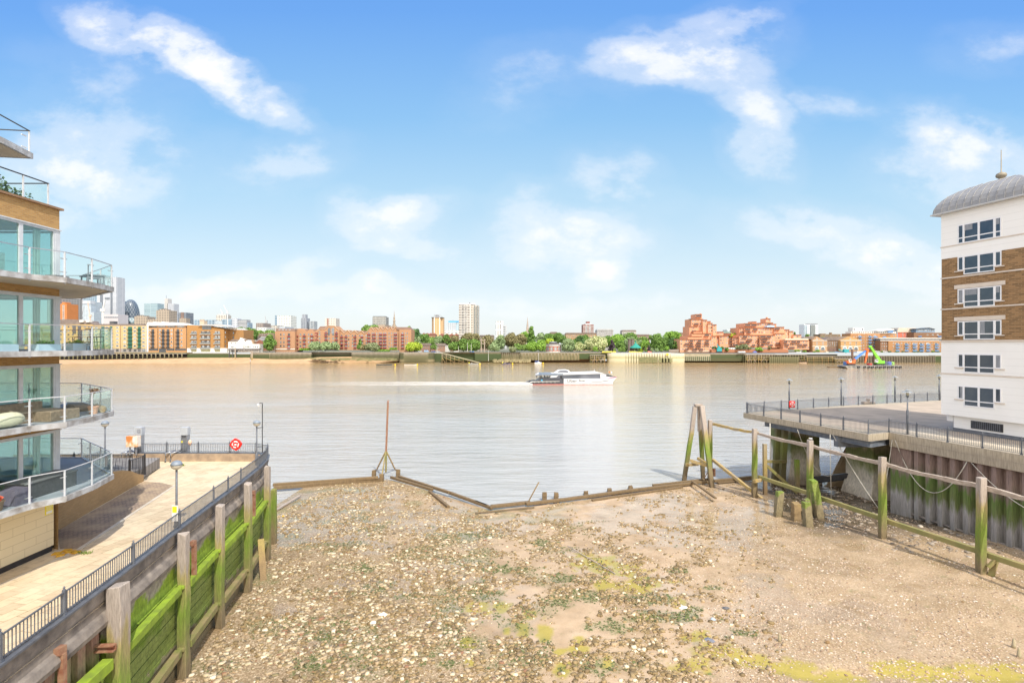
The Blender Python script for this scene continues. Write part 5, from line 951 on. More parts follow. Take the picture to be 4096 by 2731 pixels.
class B:
 def __init__(s,name,label,cat,q,xc,yb,Y,group=None,zb=9.4):
  s.q=q;s.Y=Y;s.w=[];s.root=thing(name,label,cat,((qx_(q,xc)-CX)*Y/F,Y,zb),group)
 def X(s,x,dy=0):return(qx_(s.q,x)-CX)*(s.Y+dy)/F
 def Z(s,y,dy=0):return EYE-(qy_(s.q,y)-HY)*(s.Y+dy)/F
 def box(s,x0,x1,yt,yb,m,nm,dy=0,dep=14,zb=None,parent=None):
  mb=MB();z0=s.Z(yb,dy)if yb is not None else(zb if zb is not None else 9.4);mb.box(s.X(x0,dy),s.X(x1,dy),s.Y+dy,s.Y+dy+dep,z0,s.Z(yt,dy));return mb.obj(nm,m,parent or s.root)
 def poly(s,pts,m,nm,dy=0,dep=14,parent=None):
  mb=MB();mb.xprism([(s.X(x,dy),s.Z(y,dy))for x,y in pts],s.Y+dy,s.Y+dy+dep);return mb.obj(nm,m,parent or s.root)
 def win(s,xs,ys,w,h,kind='w',dy=0):
  for x in xs:
   for y in ys:s.w.append((s.X(x,dy),s.Y+dy-.004,s.Z(y+h,dy),w/s.q[2]*(s.Y+dy)/F,h/s.q[2]*(s.Y+dy)/F,kind))
 def balc(s,xs,ys,w,kind,dy=0):
  for x in xs:
   for y in ys:s.w.append((s.X(x,dy),s.Y+dy-.01,s.Z(y,dy),w/s.q[2]*(s.Y+dy)/F,1,'B'+kind))
 def done(s):
  nW=sum(1 for t in s.w if t[5][0]!='B');nB=len(s.w)-nW;L0=rootloc(s.root)
  lw=lb_=0;rest={}
  for x,y,z,w,h,k in s.w:
   isb=k[0]=='B';me=PB[k[1:]]if isb else PW[k]
   if isb:lb_+=1;over=lb_>100
   else:lw+=1;over=lw>100
   if not over:
    o=bpy.data.objects.new('balcony' if isb else 'window',me);COL.objects.link(o);o.parent=s.root;o.location=(x-L0 .x,y-L0 .y,z-L0 .z);o.scale=(w,1,h)
   else:rest.setdefault((isb,k),[]).append((x,y,z,w,h,me))
  for(isb,k),lst in rest.items():
   mb=MB()
   for x,y,z,w,h,me in lst:
    b0=len(mb.v);mb.v+=[(v.co.x*w+x,v.co.y+y,v.co.z*h+z)for v in me.vertices];mb.f+=[tuple(b0+i for i in p.vertices)for p in me.polygons];mb.m+=[p.material_index for p in me.polygons]
   o=mb.obj('balcony' if isb else 'window',list(me.materials),s.root);o['kind']='stuff'
  return s.root
def fbrick(nm,c,d=.8,soot=None):
 c=(c[0]*.78,c[1]*.75,c[2]*.74)
 return brickmat(nm,c,tuple(v*.86 for v in c),tuple(min(1,v*1.08)for v in c),bw=1.2,bh=.4,ms=.05,blotch=.3,soot=soot or tuple(v*d for v in c))
def gridmat(name,glass,frame,bw,bh,ms,rough=.15,off=0,lo=None):
 if name in MATS:return MATS[name]
 m,t,b=newmat(name);g=t.nodes.new('ShaderNodeNewGeometry');s=t.nodes.new('ShaderNodeSeparateXYZ');t.links.new(g.outputs['Position'],s.inputs[0])
 cb=t.nodes.new('ShaderNodeCombineXYZ');t.links.new(math_(t,'ADD',s.outputs[0],s.outputs[1]),cb.inputs[0]);t.links.new(s.outputs[2],cb.inputs[1])
 br=t.nodes.new('ShaderNodeTexBrick');br.offset=off;br.inputs['Scale'].default_value=1;t.links.new(cb.outputs[0],br.inputs['Vector'])
 br.inputs['Brick Width'].default_value=bw;br.inputs['Row Height'].default_value=bh;br.inputs['Mortar Size'].default_value=ms
 br.inputs['Color1'].default_value=(*glass,1);br.inputs['Color2'].default_value=(*(lo or tuple(v*.6 for v in glass)),1);br.inputs['Mortar'].default_value=(*frame,1)
 t.links.new(br.outputs[0],b.inputs['Base Color']);t.links.new(ramp(t,br.outputs['Fac'],[(0,rough),(1,.7)]),b.inputs['Roughness']);b.inputs['Specular IOR Level'].default_value=.6
 MATS[name]=m;return m
SAND=mat('far_sand',(.50,.34,.20),(.40,.26,.145),.12,.95,kind='World');MUDF=mat('far_mud',(.33,.29,.15),(.22,.22,.09),.15,.9)
def shore(q,pts,z0,nm='far_shore',m=SAND,YW=500.0):
 vs=[]
 for x,yf,yw in pts:
  py=qy_(q,yw);Yw=EYE*F/(py-HY);pf=qy_(q,yf);X=qx_(q,x)-CX
  vs+=[(X*YW/F,YW,EYE-(pf-HY)*YW/F),(X*Yw/F,Yw,0.0),(X*(Yw-4)/F,Yw-4,-.5)]
 mb=MB();mb.add(vs,[(3*i+k,3*i+3+k,3*i+4+k,3*i+1+k)for i in range(len(pts)-1)for k in(0,1)]);return struct(mb,nm,m)
shore(Q2,[(-400,915,960),(90,905,958),(400,905,953),(900,898,950),(1600,885,952),(2352,882,950)],0)
shore(Q3,[(300,685,745),(600,695,740),(900,690,742),(1100,672,738),(1500,664,735),(1800,690,735),(2060,712,731)],0)
shore(Q4,[(480,742,787),(600,765,786),(1000,778,784),(1200,752,785),(1500,755,786),(1750,738,789),(2150,732,789),(2352,745,788)],0)
shore(Q5,[(0,672,727),(250,690,728),(400,722,729)],0);shore(Q5,[(1275,700,726),(1600,702,726),(2000,704,727),(2352,702,727)],0);shore(Q6,[(0,555,583),(300,570,582),(520,575,600)],0)
mb=MB();rr=random.Random(4)
for i in range(260):
 x=rr.uniform(1010,2000);y=rr.gauss(690+(x-1500)*.01,10);w=rr.uniform(15,70);p=XZ(qx_(Q3,x),qy_(Q3,y),498-(y-660)*.3)
 p.z=min(p.z,4.2);mb.cbox((p.x,p.y,p.z),(w/2.94*.23,rr.uniform(.8,2),rr.uniform(.2,.5)),0,rr.uniform(-.2,.2))
tag(mb.obj('weedy_ledges',mat('ledge_weed',(.13,.15,.05),(.30,.25,.14),.3,.9)),'weedy green ledges on the sand before the gabled warehouse','ledges',kind='stuff')
mb=MB()
for i in range(260):
 x=rr.uniform(1100,1530);y=rr.uniform(752,782);p=XZ(qx_(Q4,x),qy_(Q4,y),497-(y-745)*.35);s_=rr.uniform(.5,1.5);p.z=max(.2,p.z-.4);mb.cbox(p,(s_*1.5,s_,s_*.8),0,rr.uniform(0,3))
tag(mb.obj('rock_heap',mat('far_rock',(.38,.31,.18),(.26,.23,.12),.3,.9)),'heap of brown rocks at the foot of the ruined wall','rocks',kind='stuff')
m_fwall=tidal('far_wall',[(0,(.09,.085,.04)),(3.5,(.085,.085,.035)),(5,(.06,.08,.03)),(7.0,(.08,.09,.04)),(7.8,(.24,.21,.15)),(9.9,(.34,.29,.22))],(.3,.3,.2),wob=.5,bmp=.2)
m_fgreen=tidal('far_green_wall',[(0,(.08,.08,.035)),(3.5,(.05,.075,.025)),(8,(.06,.085,.03)),(8.8,(.30,.25,.18)),(9.9,(.36,.31,.23))],(.3,.3,.2),wob=.4,bmp=.2)
m_fpost=tidal('far_fender',[(0,(.11,.10,.05)),(4,(.17,.16,.08)),(6.5,(.22,.20,.12)),(8,(.36,.31,.24)),(9.9,(.44,.39,.32))],(.5,.5,.3),wob=.5,bmp=.2)
def wall(q,x0,x1,yt,yb,label,m=None,Y=500,dep=3,posts=0,postm=None,pw=.5,rail=False,ptop=None,prot=.5,skip=None):
 r=thing('river_wall_far',label,'wall',((qx_(q,(x0+x1)/2)-CX)*Y/F,Y,0));r.name='embankment_wall'
 X=lambda x:(qx_(q,x)-CX)*Y/F;Z=lambda y:EYE-(qy_(q,y)-HY)*Y/F
 zt=Z(yt);zb=Z(yb)-1.0;mb=MB();mb.box(X(x0),X(x1),Y,Y+dep,zb,zt);mb.obj('wall',m or m_fwall,r)
 mb=MB();mb.box(X(x0),X(x1),Y-.25,Y,zt-.5,zt+.05);mb.obj('coping',mat('far_coping',(.36,.31,.24),(.3,.26,.2),.5),r)
 if posts:
  pr=None
  for i in range(posts):
   x=X(x0)+(X(x1)-X(x0))*(i+.5)/posts
   if skip and skip[0]<i/posts<skip[1]:continue
   if pr is None:mb=MB();mb.box(-pw/2,pw/2,-prot,0,zb,(Z(ptop)if ptop is not None else zt+.1));pr=mb.obj('fender_post',postm or m_fpost,r,local=True);c_=pr
   else:c_=pr.copy();COL.objects.link(c_);c_.parent=r
   c_.location=(x-r.location.x,-.26,0)
 if rail:
  mb=MB();mb.box(X(x0),X(x1),Y+.6,Y+.65,zt+1.0,zt+1.1);mb.box(X(x0),X(x1),Y+.6,Y+.65,zt+.5,zt+.55)
  k=int((X(x1)-X(x0))/2.5)
  for i in range(k):x=X(x0)+i*2.5;mb.box(x,x+.1,Y+.6,Y+.7,zt,zt+1.0)
  mb.obj('guard_rail',m_blue,r)
 return r
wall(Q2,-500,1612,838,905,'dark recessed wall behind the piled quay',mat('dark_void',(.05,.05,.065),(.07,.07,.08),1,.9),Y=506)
wall(Q2,1612,2100,830,885,'green slimy wall below the brown brick building with balconies',m_fgreen,rail=False)
wall(Q2,2100,2352,838,885,'green wall below the white riverside pub',m_fgreen)
wall(Q3,325,522,618,683,'short stretch of mossy wall between pub and gabled warehouse',m_fwall)
wall(Q3,522,1018,618,697,'wall faced with close fender piles below the left warehouse wing',m_fwall,posts=34,rail=True)
wall(Q3,1018,1490,610,668,'set back wall behind the weedy ledges',m_fwall,Y=504,rail=True)
wall(Q3,1490,2062,612,702,'long piled wall right of the weedy ledges',m_fwall,posts=40,rail=True)
wall(Q4,380,500,680,778,'short green wall between the round pier head and the ramp',m_fgreen)
wall(Q4,500,880,672,780,'wall behind the sloping timber ramp',m_fgreen,Y=504,rail=True)
wall(Q4,880,1190,672,778,'green lock gate wall in a concrete surround',m_fgreen,Y=501,rail=True)
wall(Q4,1190,1415,675,760,'broken wall with leaning timbers above the rock heap',mat('tan_wall',(.27,.22,.13),(.15,.14,.07),.3,.9),posts=9,Y=502,rail=True)
wall(Q4,1415,2108,676,752,'tan wall with widely spaced timber fenders below the red rotunda',mat('tan_wall',(.4,.34,.22)),posts=18,ptop=688,pw=.8,rail=True)
wall(Q4,2108,2480,676,740,'green wall beside the stepped timber jetty',m_fgreen,rail=True)
wall(Q5,1270,1592,627,702,'pale wall with green steel frames below the left terracotta ziggurat',mat('pale_wall',(.40,.35,.25),(.33,.29,.2),.3,.9),posts=14,ptop=662,pw=.45,postm=mat('green_steel',(.06,.12,.06),(.09,.14,.07),1),rail=False)
wall(Q5,1592,2015,628,706,'stained grey wall with a green patch behind the teal crane',m_fwall)
wall(Q5,2015,2352,634,706,'old wall behind the lattice jetty',mat('tan_wall',(.4,.34,.22)),Y=505)
wall(Q6,0,880,490,575,'shadowed wall behind the timber jetties',m_fwall,Y=506)
wall(Q6,850,2030,508,606,'rusty steel sheet pile wall right of the jetties',tidal('far_sheet',[(0,(.05,.05,.03)),(4,(.08,.07,.045)),(9.9,(.14,.11,.08))],(.5,.5,.3),wob=.6,bmp=.2),posts=62,pw=.6,Y=495,dep=8,postm=mat('far_sheet_rib',(.24,.20,.15),(.15,.13,.09),1))
wall(Q6,2030,2600,505,600,'mossy wall end beside the white tower',m_fgreen,Y=497,dep=8)
pq=thing('piled_quay','long concrete quay on piles before the cream warehouses','quay',((qx_(Q2,850)-CX)*498/F,498,0))
X=lambda x,Y=498:(qx_(Q2,x)-CX)*Y/F
mb=MB();mb.box(X(-500),X(1610),497,507,8.35,9.4);mb.obj('deck',mat('tan_wall',(.4,.34,.22)),pq)
pr=None
for i in range(32):
 x=X(-30+i*68/1.33*1.0)
 if x>X(1600):break
 mb=MB();mb.box(-.35,.35,0,.5,-.3,8.3);mb.box(-.6,.6,-.1,.4,7.0,8.3);mb.box(-.5,.5,-.1,.45,4.6,4.9)
 if pr is None:pr=mb.obj('pile',m_fpost,pq,local=True);c_=pr
 else:c_=pr.copy();COL.objects.link(c_);c_.parent=pq
 c_.location=(x-pq.location.x,-.6,0)
mb=MB();mb.box(X(-500),X(1610),501,501.4,5.2,5.6);mb.obj('tie_beam',m_fpost,pq)
def cofferdam(q,x0,x1,yt,yb,label,n,m,mp,bulge=7,Y=500):
 X0=(qx_(q,x0)-CX)*Y/F;X1=(qx_(q,x1)-CX)*Y/F;xc=(X0+X1)/2;Z=lambda y,YY:EYE-(qy_(q,y)-HY)*YY/F
 r=thing('pier_head',label,'pier',(xc,Y,0));hw=(X1-X0)/2;zt=Z(yt,Y-bulge);pts=[]
 for i in range(33):a=math.pi*i/32;pts.append((xc-hw*math.copysign(abs(math.cos(a))**.55,math.cos(a)),Y-bulge*math.sin(a)**.6))
 mb=MB();mb.prism(pts+[(X1,Y+2),(X0,Y+2)],-1,zt);mb.obj('wall',m,r)
 mb=MB();pr=None
 for i in range(n):
  u=(i+.5)/n;x=xc-hw+2*hw*u;y=Y-bulge*(max(0,1-abs(2*u-1)**3.2))**.5-.3
  if pr is None:mb=MB();mb.box(-.22,.22,-.25,.25,-.6,zt+.6);pr=mb.obj('fender_post',mp,r,local=True);c_=pr
  else:c_=pr.copy();COL.objects.link(c_);c_.parent=r
  c_.location=(x-xc,y-Y,0)
 mb=MB();mb.strip(pts[1:-1],[(-.3,zt+1.0),(-.3,zt+1.1),(-.2,zt+1.1),(-.2,zt+1.0)]);mb.strip(pts[1:-1],[(-.3,zt+.5),(-.3,zt+.56),(-.2,zt+.56),(-.2,zt+.5)]);mb.obj('guard_rail',m_blue,r)
 return r
cofferdam(Q3,2055,2465,622,730,'rounded pier head closely lined with green timber fenders',48,tidal('cof1',[(0,(.09,.08,.04)),(2,(.28,.23,.13)),(4,(.07,.08,.035)),(9.9,(.12,.11,.06))],(.4,.4,.3),wob=.6),m_fpost)
cd=cofferdam(Q5,375,1276,628,735,'large cream concrete pier head with spaced fenders before the park',30,tidal('cof2',[(0,(.44,.40,.26)),(3,(.62,.56,.38)),(5.2,(.38,.38,.2)),(5.8,(.60,.54,.36)),(9.9,(.74,.70,.6))],(.3,.3,.5),wob=.8),tidal('dark_fend',[(0,(.10,.10,.05)),(4,(.12,.12,.06)),(6,(.2,.18,.12)),(9,(.5,.46,.4))],(.5,.5,.3)),bulge=11)
Xq=lambda q,x,Y:(qx_(q,x)-CX)*Y/F
mb=MB()
for i in range(30):x=Xq(Q5,755+i*7.2,488.5);mb.box(x-.2,x+.2,488.3,488.6,.2,5.4)
for i in range(4):
 for z in(.8,2.6):x=Xq(Q5,1012+i*36,488.5);mb.box(x-2,x+2,488.2,488.5,z,z+1.5)
mb.obj('green_fender_frame',mat('fender_g',(.16,.18,.08),(.3,.27,.14),.6),cd)
mb=MB();mb.box(Xq(Q5,1072,488),Xq(Q5,1100,488),487.9,488,6.9,8.7);one(mb,'orange_board',mat('orange_board',(.80,.50,.04),(.75,.45,.03),2,.6),'orange navigation board on the cream pier head','sign')
rp=thing('timber_ramp','timber causeway sloping down the far bank to the water','ramp',(Xq(Q4,700,492),492,0));xa,xb=Xq(Q4,497,492),Xq(Q4,945,485)
mb=MB();mb.bar((xa,493,9.0),(xb,485,.1),4,.35,up=(0,0,1));mb.obj('ramp_deck',mat('ramp_deck',(.45,.40,.27),(.34,.3,.18),.5),rp)
for k in range(3):mb=MB();mb.bar((xa,490.8,7.9-k*1.5),(xb-14-9*k,485.6+k*.6,.3),.3,.3);mb.obj('rail_beam',m_postd,rp)
for k in range(9):t_=k/9;x=xa+(xb-xa)*t_;mb=MB();mb.box(x-.2,x+.2,490.4-t_*6,490.8-t_*6,-.5,8.9-t_*8.9);mb.obj('ramp_post',m_postd,rp)
def lattice(q,x0,x1,yt,Y,n,label,lo=0,zt=None,cross=True,z2=-.5,dep=5):
 r=thing('timber_jetty',label,'jetty',(Xq(q,(x0+x1)/2,Y),Y,0));zt=zt or EYE-(qy_(q,yt)-HY)*Y/F;rr=random.Random(int(x0));XA,XB=Xq(q,x0,Y),Xq(q,x1,Y)
 mb=MB();mb.box(XA,XB,Y,Y+dep,zt-.4,zt);mb.obj('deck',m_drift,r)
 for i in range(n+1):
  x=XA+(XB-XA)*i/n
  for yy in(Y,Y+dep-.4):mb=MB();mb.bar((x+rr.uniform(-.5,.5),yy,z2),(x,yy,zt-.4),.45,.45);mb.obj('pile',m_fpost if rr.random()<.6 else m_postd,r)
 for z in(zt*.35,zt*.68):mb=MB();mb.box(XA,XB,Y-.3,Y,z,z+.35);mb.obj('waling',m_postd,r)
 if cross:
  for i in range(n):
   x=XA+(XB-XA)*i/n;x2=XA+(XB-XA)*(i+1)/n;mb=MB();mb.bar((x,Y-.2,zt*(.1 if i%2 else.65)),(x2,Y-.2,zt*(.65 if i%2 else.1)),.25,.25);mb.obj('cross_brace',m_drift if i%3 else m_postd,r)
 return r
lattice(Q4,2240,2352+60,700,494,7,'stepped timber jetty at the left end of the cream pier head',zt=7.2)
lattice(Q5,2010,2160,640,494,7,'dense lattice timber jetty right of the ziggurat wall');lattice(Q5,2160,2352+60,640,492,8,'square framed timber jetty, darker and wider')
lattice(Q6,160,520,495,496,11,'raised lattice jetty with diagonal braces by the low sheet piles');lattice(Q6,525,850,512,488,13,'leaning old pier of crowded black piles',cross=False);lattice(Q6,850,1130,540,486,12,'low row of old piles behind the barge',cross=True)
mb=MB()
for i in range(28):x=Xq(Q6,92+i*12.2,490);mb.box(x-.8,x+.6,490+(i%2)*.4,490.8,-.3,5.6)
one(mb,'low_pile_screen',m_fpost,'low screen of close sheet piles standing in front of the lattice jetty','piles',base=(Xq(Q6,250,490),490,0))
c_cream=fbrick('cream_brick',(.66,.53,.27));c_yel=fbrick('yellow_brick',(.58,.43,.20));c_or=fbrick('orange_brick',(.62,.36,.17));c_tan=fbrick('tan_brick',(.50,.28,.10));c_wh=fbrick('warehouse_brick',(.53,.31,.18))
c_slate=mat('far_slate',(.16,.13,.12),(.22,.18,.16),.3,.8);c_white=mat('far_white',(.76,.75,.72),(.68,.67,.64),.3,.7);c_dark=mat('far_dark',(.06,.065,.07),(.10,.10,.11),.3,.4)
b=B('warehouse','yellow brick warehouse with small arched windows and dark loading bays','building',Q2,280,815,510)
b.box(-300,500,492,None,c_yel,'wall');b.poly([(-300,492),(500,492),(470,452),(190,430),(140,435),(90,430),(20,470)],c_slate,'roof',4,10)
b.win([20,75,128,218,270,410,458],[510,556,600,655,712,765],24,22,'a');b.box(265,302,505,600,c_dark,'loading_bay',-.3,.3);b.box(325,362,505,800,c_dark,'loading_bay',-.3,.3)
for x in(345,420):b.box(x,x+40,440,466,c_white,'dormer',2,4)
b.done()
b=B('warehouse','long cream warehouse with green balcony stacks','building',Q2,820,815,510)
b.box(500,1138,508,None,c_cream,'wall');b.poly([(500,508),(1138,508),(1120,488),(520,486)],c_slate,'roof',1.5,12)
rows=[517,559,603,646,689,732];b.win([545,667,792,878,997,1100],rows,32,24,'w');b.box(603,638,515,770,m_green,'loading_bay',-.2,.2);b.box(918,964,520,770,m_green,'loading_bay',-.2,.2);b.box(1034,1066,520,770,m_green,'loading_bay',-.2,.2);b.box(704,732,515,770,m_green,'loading_bay',-.2,.2)
b.balc([620,718],[r+35 for r in rows],48,'green');b.balc([941],[r+35 for r in rows],62,'green');b.balc([1050],[r+35 for r in rows],52,'green')
b.box(500,1138,776,None,mat('grey_plinth',(.34,.30,.28),(.28,.25,.23),.5),'ground_floor',-.15,.15);b.win([545,667,792,878,941,1000,1050,1103],[780],30,30,'d',-.2)
for x,w_ in((700,50),(380+760,0)):
 if w_:b.box(x,x+w_,455,490,c_dark,'roof_plant',3,5)
for x in(825,1127):b.box(x,x+4,508,815,m_rust if x==825 else c_white,'downpipe',-.25,.2)
b.done()
b=B('warehouse','orange brick warehouse with black balconies and a wavy white penthouse','building',Q2,1380,815,509)
b.box(1148,1612,537,None,c_or,'wall');b.box(1160,1600,498,537,fbrick('pent_brick',(.5,.33,.18)),'penthouse',2.5,9)
pts=[(1135,492),(1150,466),(1168,484),(1215,462),(1250,486),(1313,462),(1350,486),(1427,466),(1470,488),(1535,474),(1600,492),(1612,505),(1135,508)];b.poly(pts,c_white,'roof',1.2,12);b.poly([(1140,500),(1155,500),(1155,815),(1140,815)],c_white,'gable_pier',-.4,.6)
for x in(1215,1313,1427,1535):b.poly([(x-42,526),(x-42,512),(x-25,500),(x,496),(x+25,500),(x+42,512),(x+42,526)],m_fw,'arched_window',2.2,.3)
rows=[551,595,640,684,729];b.win([1172,1293,1429,1547],rows,20,22,'s')
for x in(1208,1330,1387,1503):b.box(x-15,x+15,548,768,c_dark,'balcony_bay',-.2,.2);b.balc([x],[r+34 for r in rows],48,'black')
b.box(1166,1266,773,797,c_dark,'shopfront',-.2,.2);b.box(1282,1362,773,None,c_dark,'archway',-.2,.2);b.box(1372,1460,773,797,c_dark,'shopfront',-.2,.2);b.box(1468,1597,775,797,c_dark,'shopfront',-.2,.2)
for x in(1265,1452,1603):b.box(x,x+4,540,800,m_black,'downpipe',-.3,.2)
b.done()
b=B('apartment_block','brown brick riverside flats with wide balconies on a white base','building',Q2,1840,820,507)
b.poly([(1612,497),(1760,512),(1772,505),(1900,520),(2045,548),(2045,772),(1612,772)],c_tan,'wall',0,18);b.box(2045,2276,555,690,fbrick('tan_side',(.46,.26,.10)),'side_wing',8,20);b.box(2045,2276,690,None,c_tan,'side_wing_base',8,20);b.box(1612,2080,771,None,c_white,'white_base',-.3,15)
b.box(1790,1895,508,552,m_fw,'penthouse_glazing',-.2,4);b.poly([(1740,500),(2145,522),(2010,492),(1800,490)],mat('pale_roof',(.5,.5,.5),(.42,.42,.43),.3),'roof',-2,16);b.poly([(2060,545),(2276,560),(2200,535),(2080,530)],c_white,'roof_edge',8,12)
rows=[572,626,682,738]
for x,w_ in((1692,72),(1830,118),(1968,72)):
 for r in rows:b.box(x-w_/2+4,x+w_/2-4,r,r+38,c_dark,'balcony_recess',-.15,.16);
 b.balc([x],[r+38 for r in rows],w_+6,'grey');b.box(x-w_/2+4,x+w_/2-4,784,812,mat('ground_bay',(.3,.28,.16),(.24,.22,.13),1),'ground_bay',-.45,.16)
 b.win([x-w_/4,x+w_/4],[r+2 for r in rows],22,34,'s',-.2)
b.win([2063],[575,628,682,735],10,24,'d');b.win([2158],[577,630,684],16,32,'d',8);b.done()
b=B('riverside_pub','white riverside pub with gables, chimney and timber terrace','pub',Q3,220,610,503)
b.box(38,160,492,None,c_white,'wall',0,8);b.poly([(38,492),(160,492),(150,462),(85,462)],c_slate,'roof',0,9);b.poly([(145,610),(145,492),(180,452),(215,480),(215,610)],c_white,'gable_wall',-.5,9);b.box(176,192,442,480,c_white,'chimney',2,3)
b.poly([(205,480),(225,458),(262,458),(250,500),(215,512)],c_slate,'rear_roof',3,8);b.poly([(228,600),(228,505),(262,470),(305,495),(305,600)],c_white,'middle_gable',2,8);b.poly([(300,520),(300,495),(318,465),(338,490),(338,520)],fbrick('pub_brick',(.4,.27,.16)),'brick_gable',5,5)
b.box(232,403,516,None,c_white,'river_room',-1.5,8);b.win([245,262,279,296,340,358,382],[536],12,26,'s',-1.5);b.win([78,122],[498],18,18,'s');b.win([75,90,105],[542],12,18,'s');b.box(40,403,568,584,mat('pub_terrace',(.2,.19,.19),(.15,.14,.14),1),'terrace',-5,4)
b.box(155,400,590,612,c_white,'lower_room',-3,3);b.win([170+i*16 for i in range(14)],[594],10,14,'s',-3)
for x in(45,85,125):b.box(x,x+5,585,680,c_dark,'terrace_stilt',-4,1)
b.box(36,140,586,592,c_dark,'terrace_beam',-4.5,5);b.done()
for x,yt,lb_ in((118,560,'tall dark mooring post left of the pub terrace'),(305,600,'dark mooring post before the right end of the pub'),(320,602,'slender mooring post right of the pub')):
 mb=MB();Y=494;xx=Xq(Q3,x,Y);mb.box(xx-.35,xx+.35,Y,Y+.7,1,EYE-(qy_(Q3,yt)-HY)*Y/F);one(mb,'mooring_post',m_postd,lb_,'post','mooring posts by the pub',base=(xx,Y,1))
b=B('brick_house','red brick house with grey hipped roof behind the pub','house',Q3,430,600,520);b.poly([(360,590),(360,495),(405,465),(465,500),(500,500),(500,590)],fbrick('red_brick',(.36,.16,.10)),'wall');b.poly([(370,480),(410,448),(500,452),(520,478)],mat('grey_roof',(.33,.34,.36),(.27,.28,.3),.3),'roof',1,12);b.win([380,480],[530],14,26,'d');b.done()
b=B('brick_house','row of brown houses with tiled roofs farther behind the pub','house',Q3,460,560,600);b.box(395,575,395,None,fbrick('brown_house',(.34,.24,.17)),'wall');b.poly([(400,425),(430,392),(520,388),(545,425)],mat('tile_roof',(.28,.19,.15),(.22,.15,.12),.3),'roof',-1,12);b.poly([(340,470),(350,420),(400,428),(410,470)],c_slate,'side_roof',-2,10);b.poly([(410,445),(425,427),(515,430),(525,445)],mat('pale_roof',(.5,.5,.5)),'flat_roof',-3,6);b.win([415,440,465,490,515],[402],12,10,'s',-1.1);b.done()
b=B('gabled_warehouse','long brown brick warehouse range with zigzag gables and maroon balconies','building',Q3,1380,600,512)
b.box(588,822,368,None,c_wh,'left_wing',0,20);b.poly([(598,368),(604,336),(820,338),(822,368)],mat('brown_roof',(.26,.17,.13),(.22,.14,.11),.3),'roof',.5,18);b.box(588,822,572,580,c_white,'stone_band',-.3,.3)
zz=[(822,372),(838,336),(850,362),(862,336),(910,336),(955,376),(1003,340),(1048,378),(1090,345),(1110,340),(1110,590),(822,590)];b.poly(zz,c_wh,'link_wall',5,14);b.poly([(930,345),(1180,345),(1180,370),(930,370)],mat('brown_roof',(.26,.17,.13)),'link_roof',9,8)
b.poly([(1055,400),(1118,310),(1195,308),(1195,400)],mat('brown_roof',(.26,.17,.13)),'tall_roof',6,10)
b.poly([(1078,590),(1078,378),(1120,345),(1172,345),(1215,303),(1290,305),(1332,347),(1345,350),(1345,590)],c_wh,'centre_wall',0,16)
zz=[(1345,590),(1345,352),(1362,350),(1400,388),(1438,352),(1478,390),(1518,355),(1560,392),(1600,358),(1638,392),(1665,376),(1718,316),(1745,352),(1773,316),(1802,352),(1830,312),(1858,352),(1888,312),(1916,350),(1945,312),(1973,350),(2003,312),(2035,348),(2050,348),(2050,590)];b.poly(zz,c_wh,'right_wall',2,14)
zz2=[(x,y+1)for x,y in zz[2:-2]];mb=MB()
for(x0,y0),(x1,y1)in zip(zz[1:-2],zz[2:-1]):mb.bar((b.X(x0,1.7),b.Y+1.7,b.Z(y0,1.7)),(b.X(x1,1.7),b.Y+1.7,b.Z(y1,1.7)),.5,.35)
for(x0,y0),(x1,y1)in zip([(1345,352),(1332,347),(1290,303),(1215,301),(1172,343),(1120,343)],[(1332,347),(1290,303),(1215,301),(1172,343),(1120,343),(1078,377)]):mb.bar((b.X(x0,-.2),b.Y-.2,b.Z(y0,-.2)),(b.X(x1,-.2),b.Y-.2,b.Z(y1,-.2)),.5,.3)
mb.obj('gable_coping',mat('buff_coping',(.62,.47,.33),(.56,.42,.29),.5),b.root)
b.poly([(1380,362),(1660,362),(1660,385),(1380,385)],mat('brown_roof',(.26,.17,.13)),'low_roof',6,8);b.poly([(1720,318),(2150,318),(2150,350),(1720,350)],mat('brown_roof',(.26,.17,.13)),'right_roof',8,8)
b.box(2050,2190,348,None,c_wh,'right_wing',-1,18);b.poly([(2020,349),(2015,320),(2150,320),(2165,316),(2190,352)],mat('brown_roof',(.26,.17,.13)),'wing_roof',1,12)
rows=[392,437,482,527]
b.win([656,693],rows,20,26,'a');b.balc([752],[r+42 for r in rows],36,'maroon');b.win([752],rows,26,36,'d')
b.win([888,932,984,1020],rows,24,26,'a',5);b.balc([845,935,1024],[r+36 for r in rows],38,'maroon',5)
b.win([1112,1188,1221,1272,1312],rows,24,28,'a');b.win([1112],[365],22,20,'a');b.win([1188,1312],[368],22,24,'a');b.balc([1078,1190,1312],[396]+[r+36 for r in rows],36,'maroon')
for x in(1224,1268):b.poly([(x-16,396),(x-16,340),(x-8,330),(x+8,326),(x+16,330),(x+16,396)],m_fw,'arched_window',-.12,.12)
b.win([1372,1424,1454,1500,1532,1583,1612,1662],[408,452,492,528],22,22,'a',2);b.balc([1376,1424,1531,1612],[440,482,524,563],34,'maroon',2)
r2=[378,418,456,494,534];b.win([1692,1731,1752,1785,1815,1835,1868,1890,1930,1960,1990,2012],r2,17,24,'a',2);b.balc([1692,1754,1832,1880,2006],[r+32 for r in r2],40,'maroon',2)
b.win([2122,2146],r2,15,22,'a',-1);b.win([2088],r2,22,28,'d',-1);b.balc([2088],[r+32 for r in r2],36,'maroon',-1)
b.win([640+40*i for i in range(4)],[344],18,12,'s',.5);b.done()
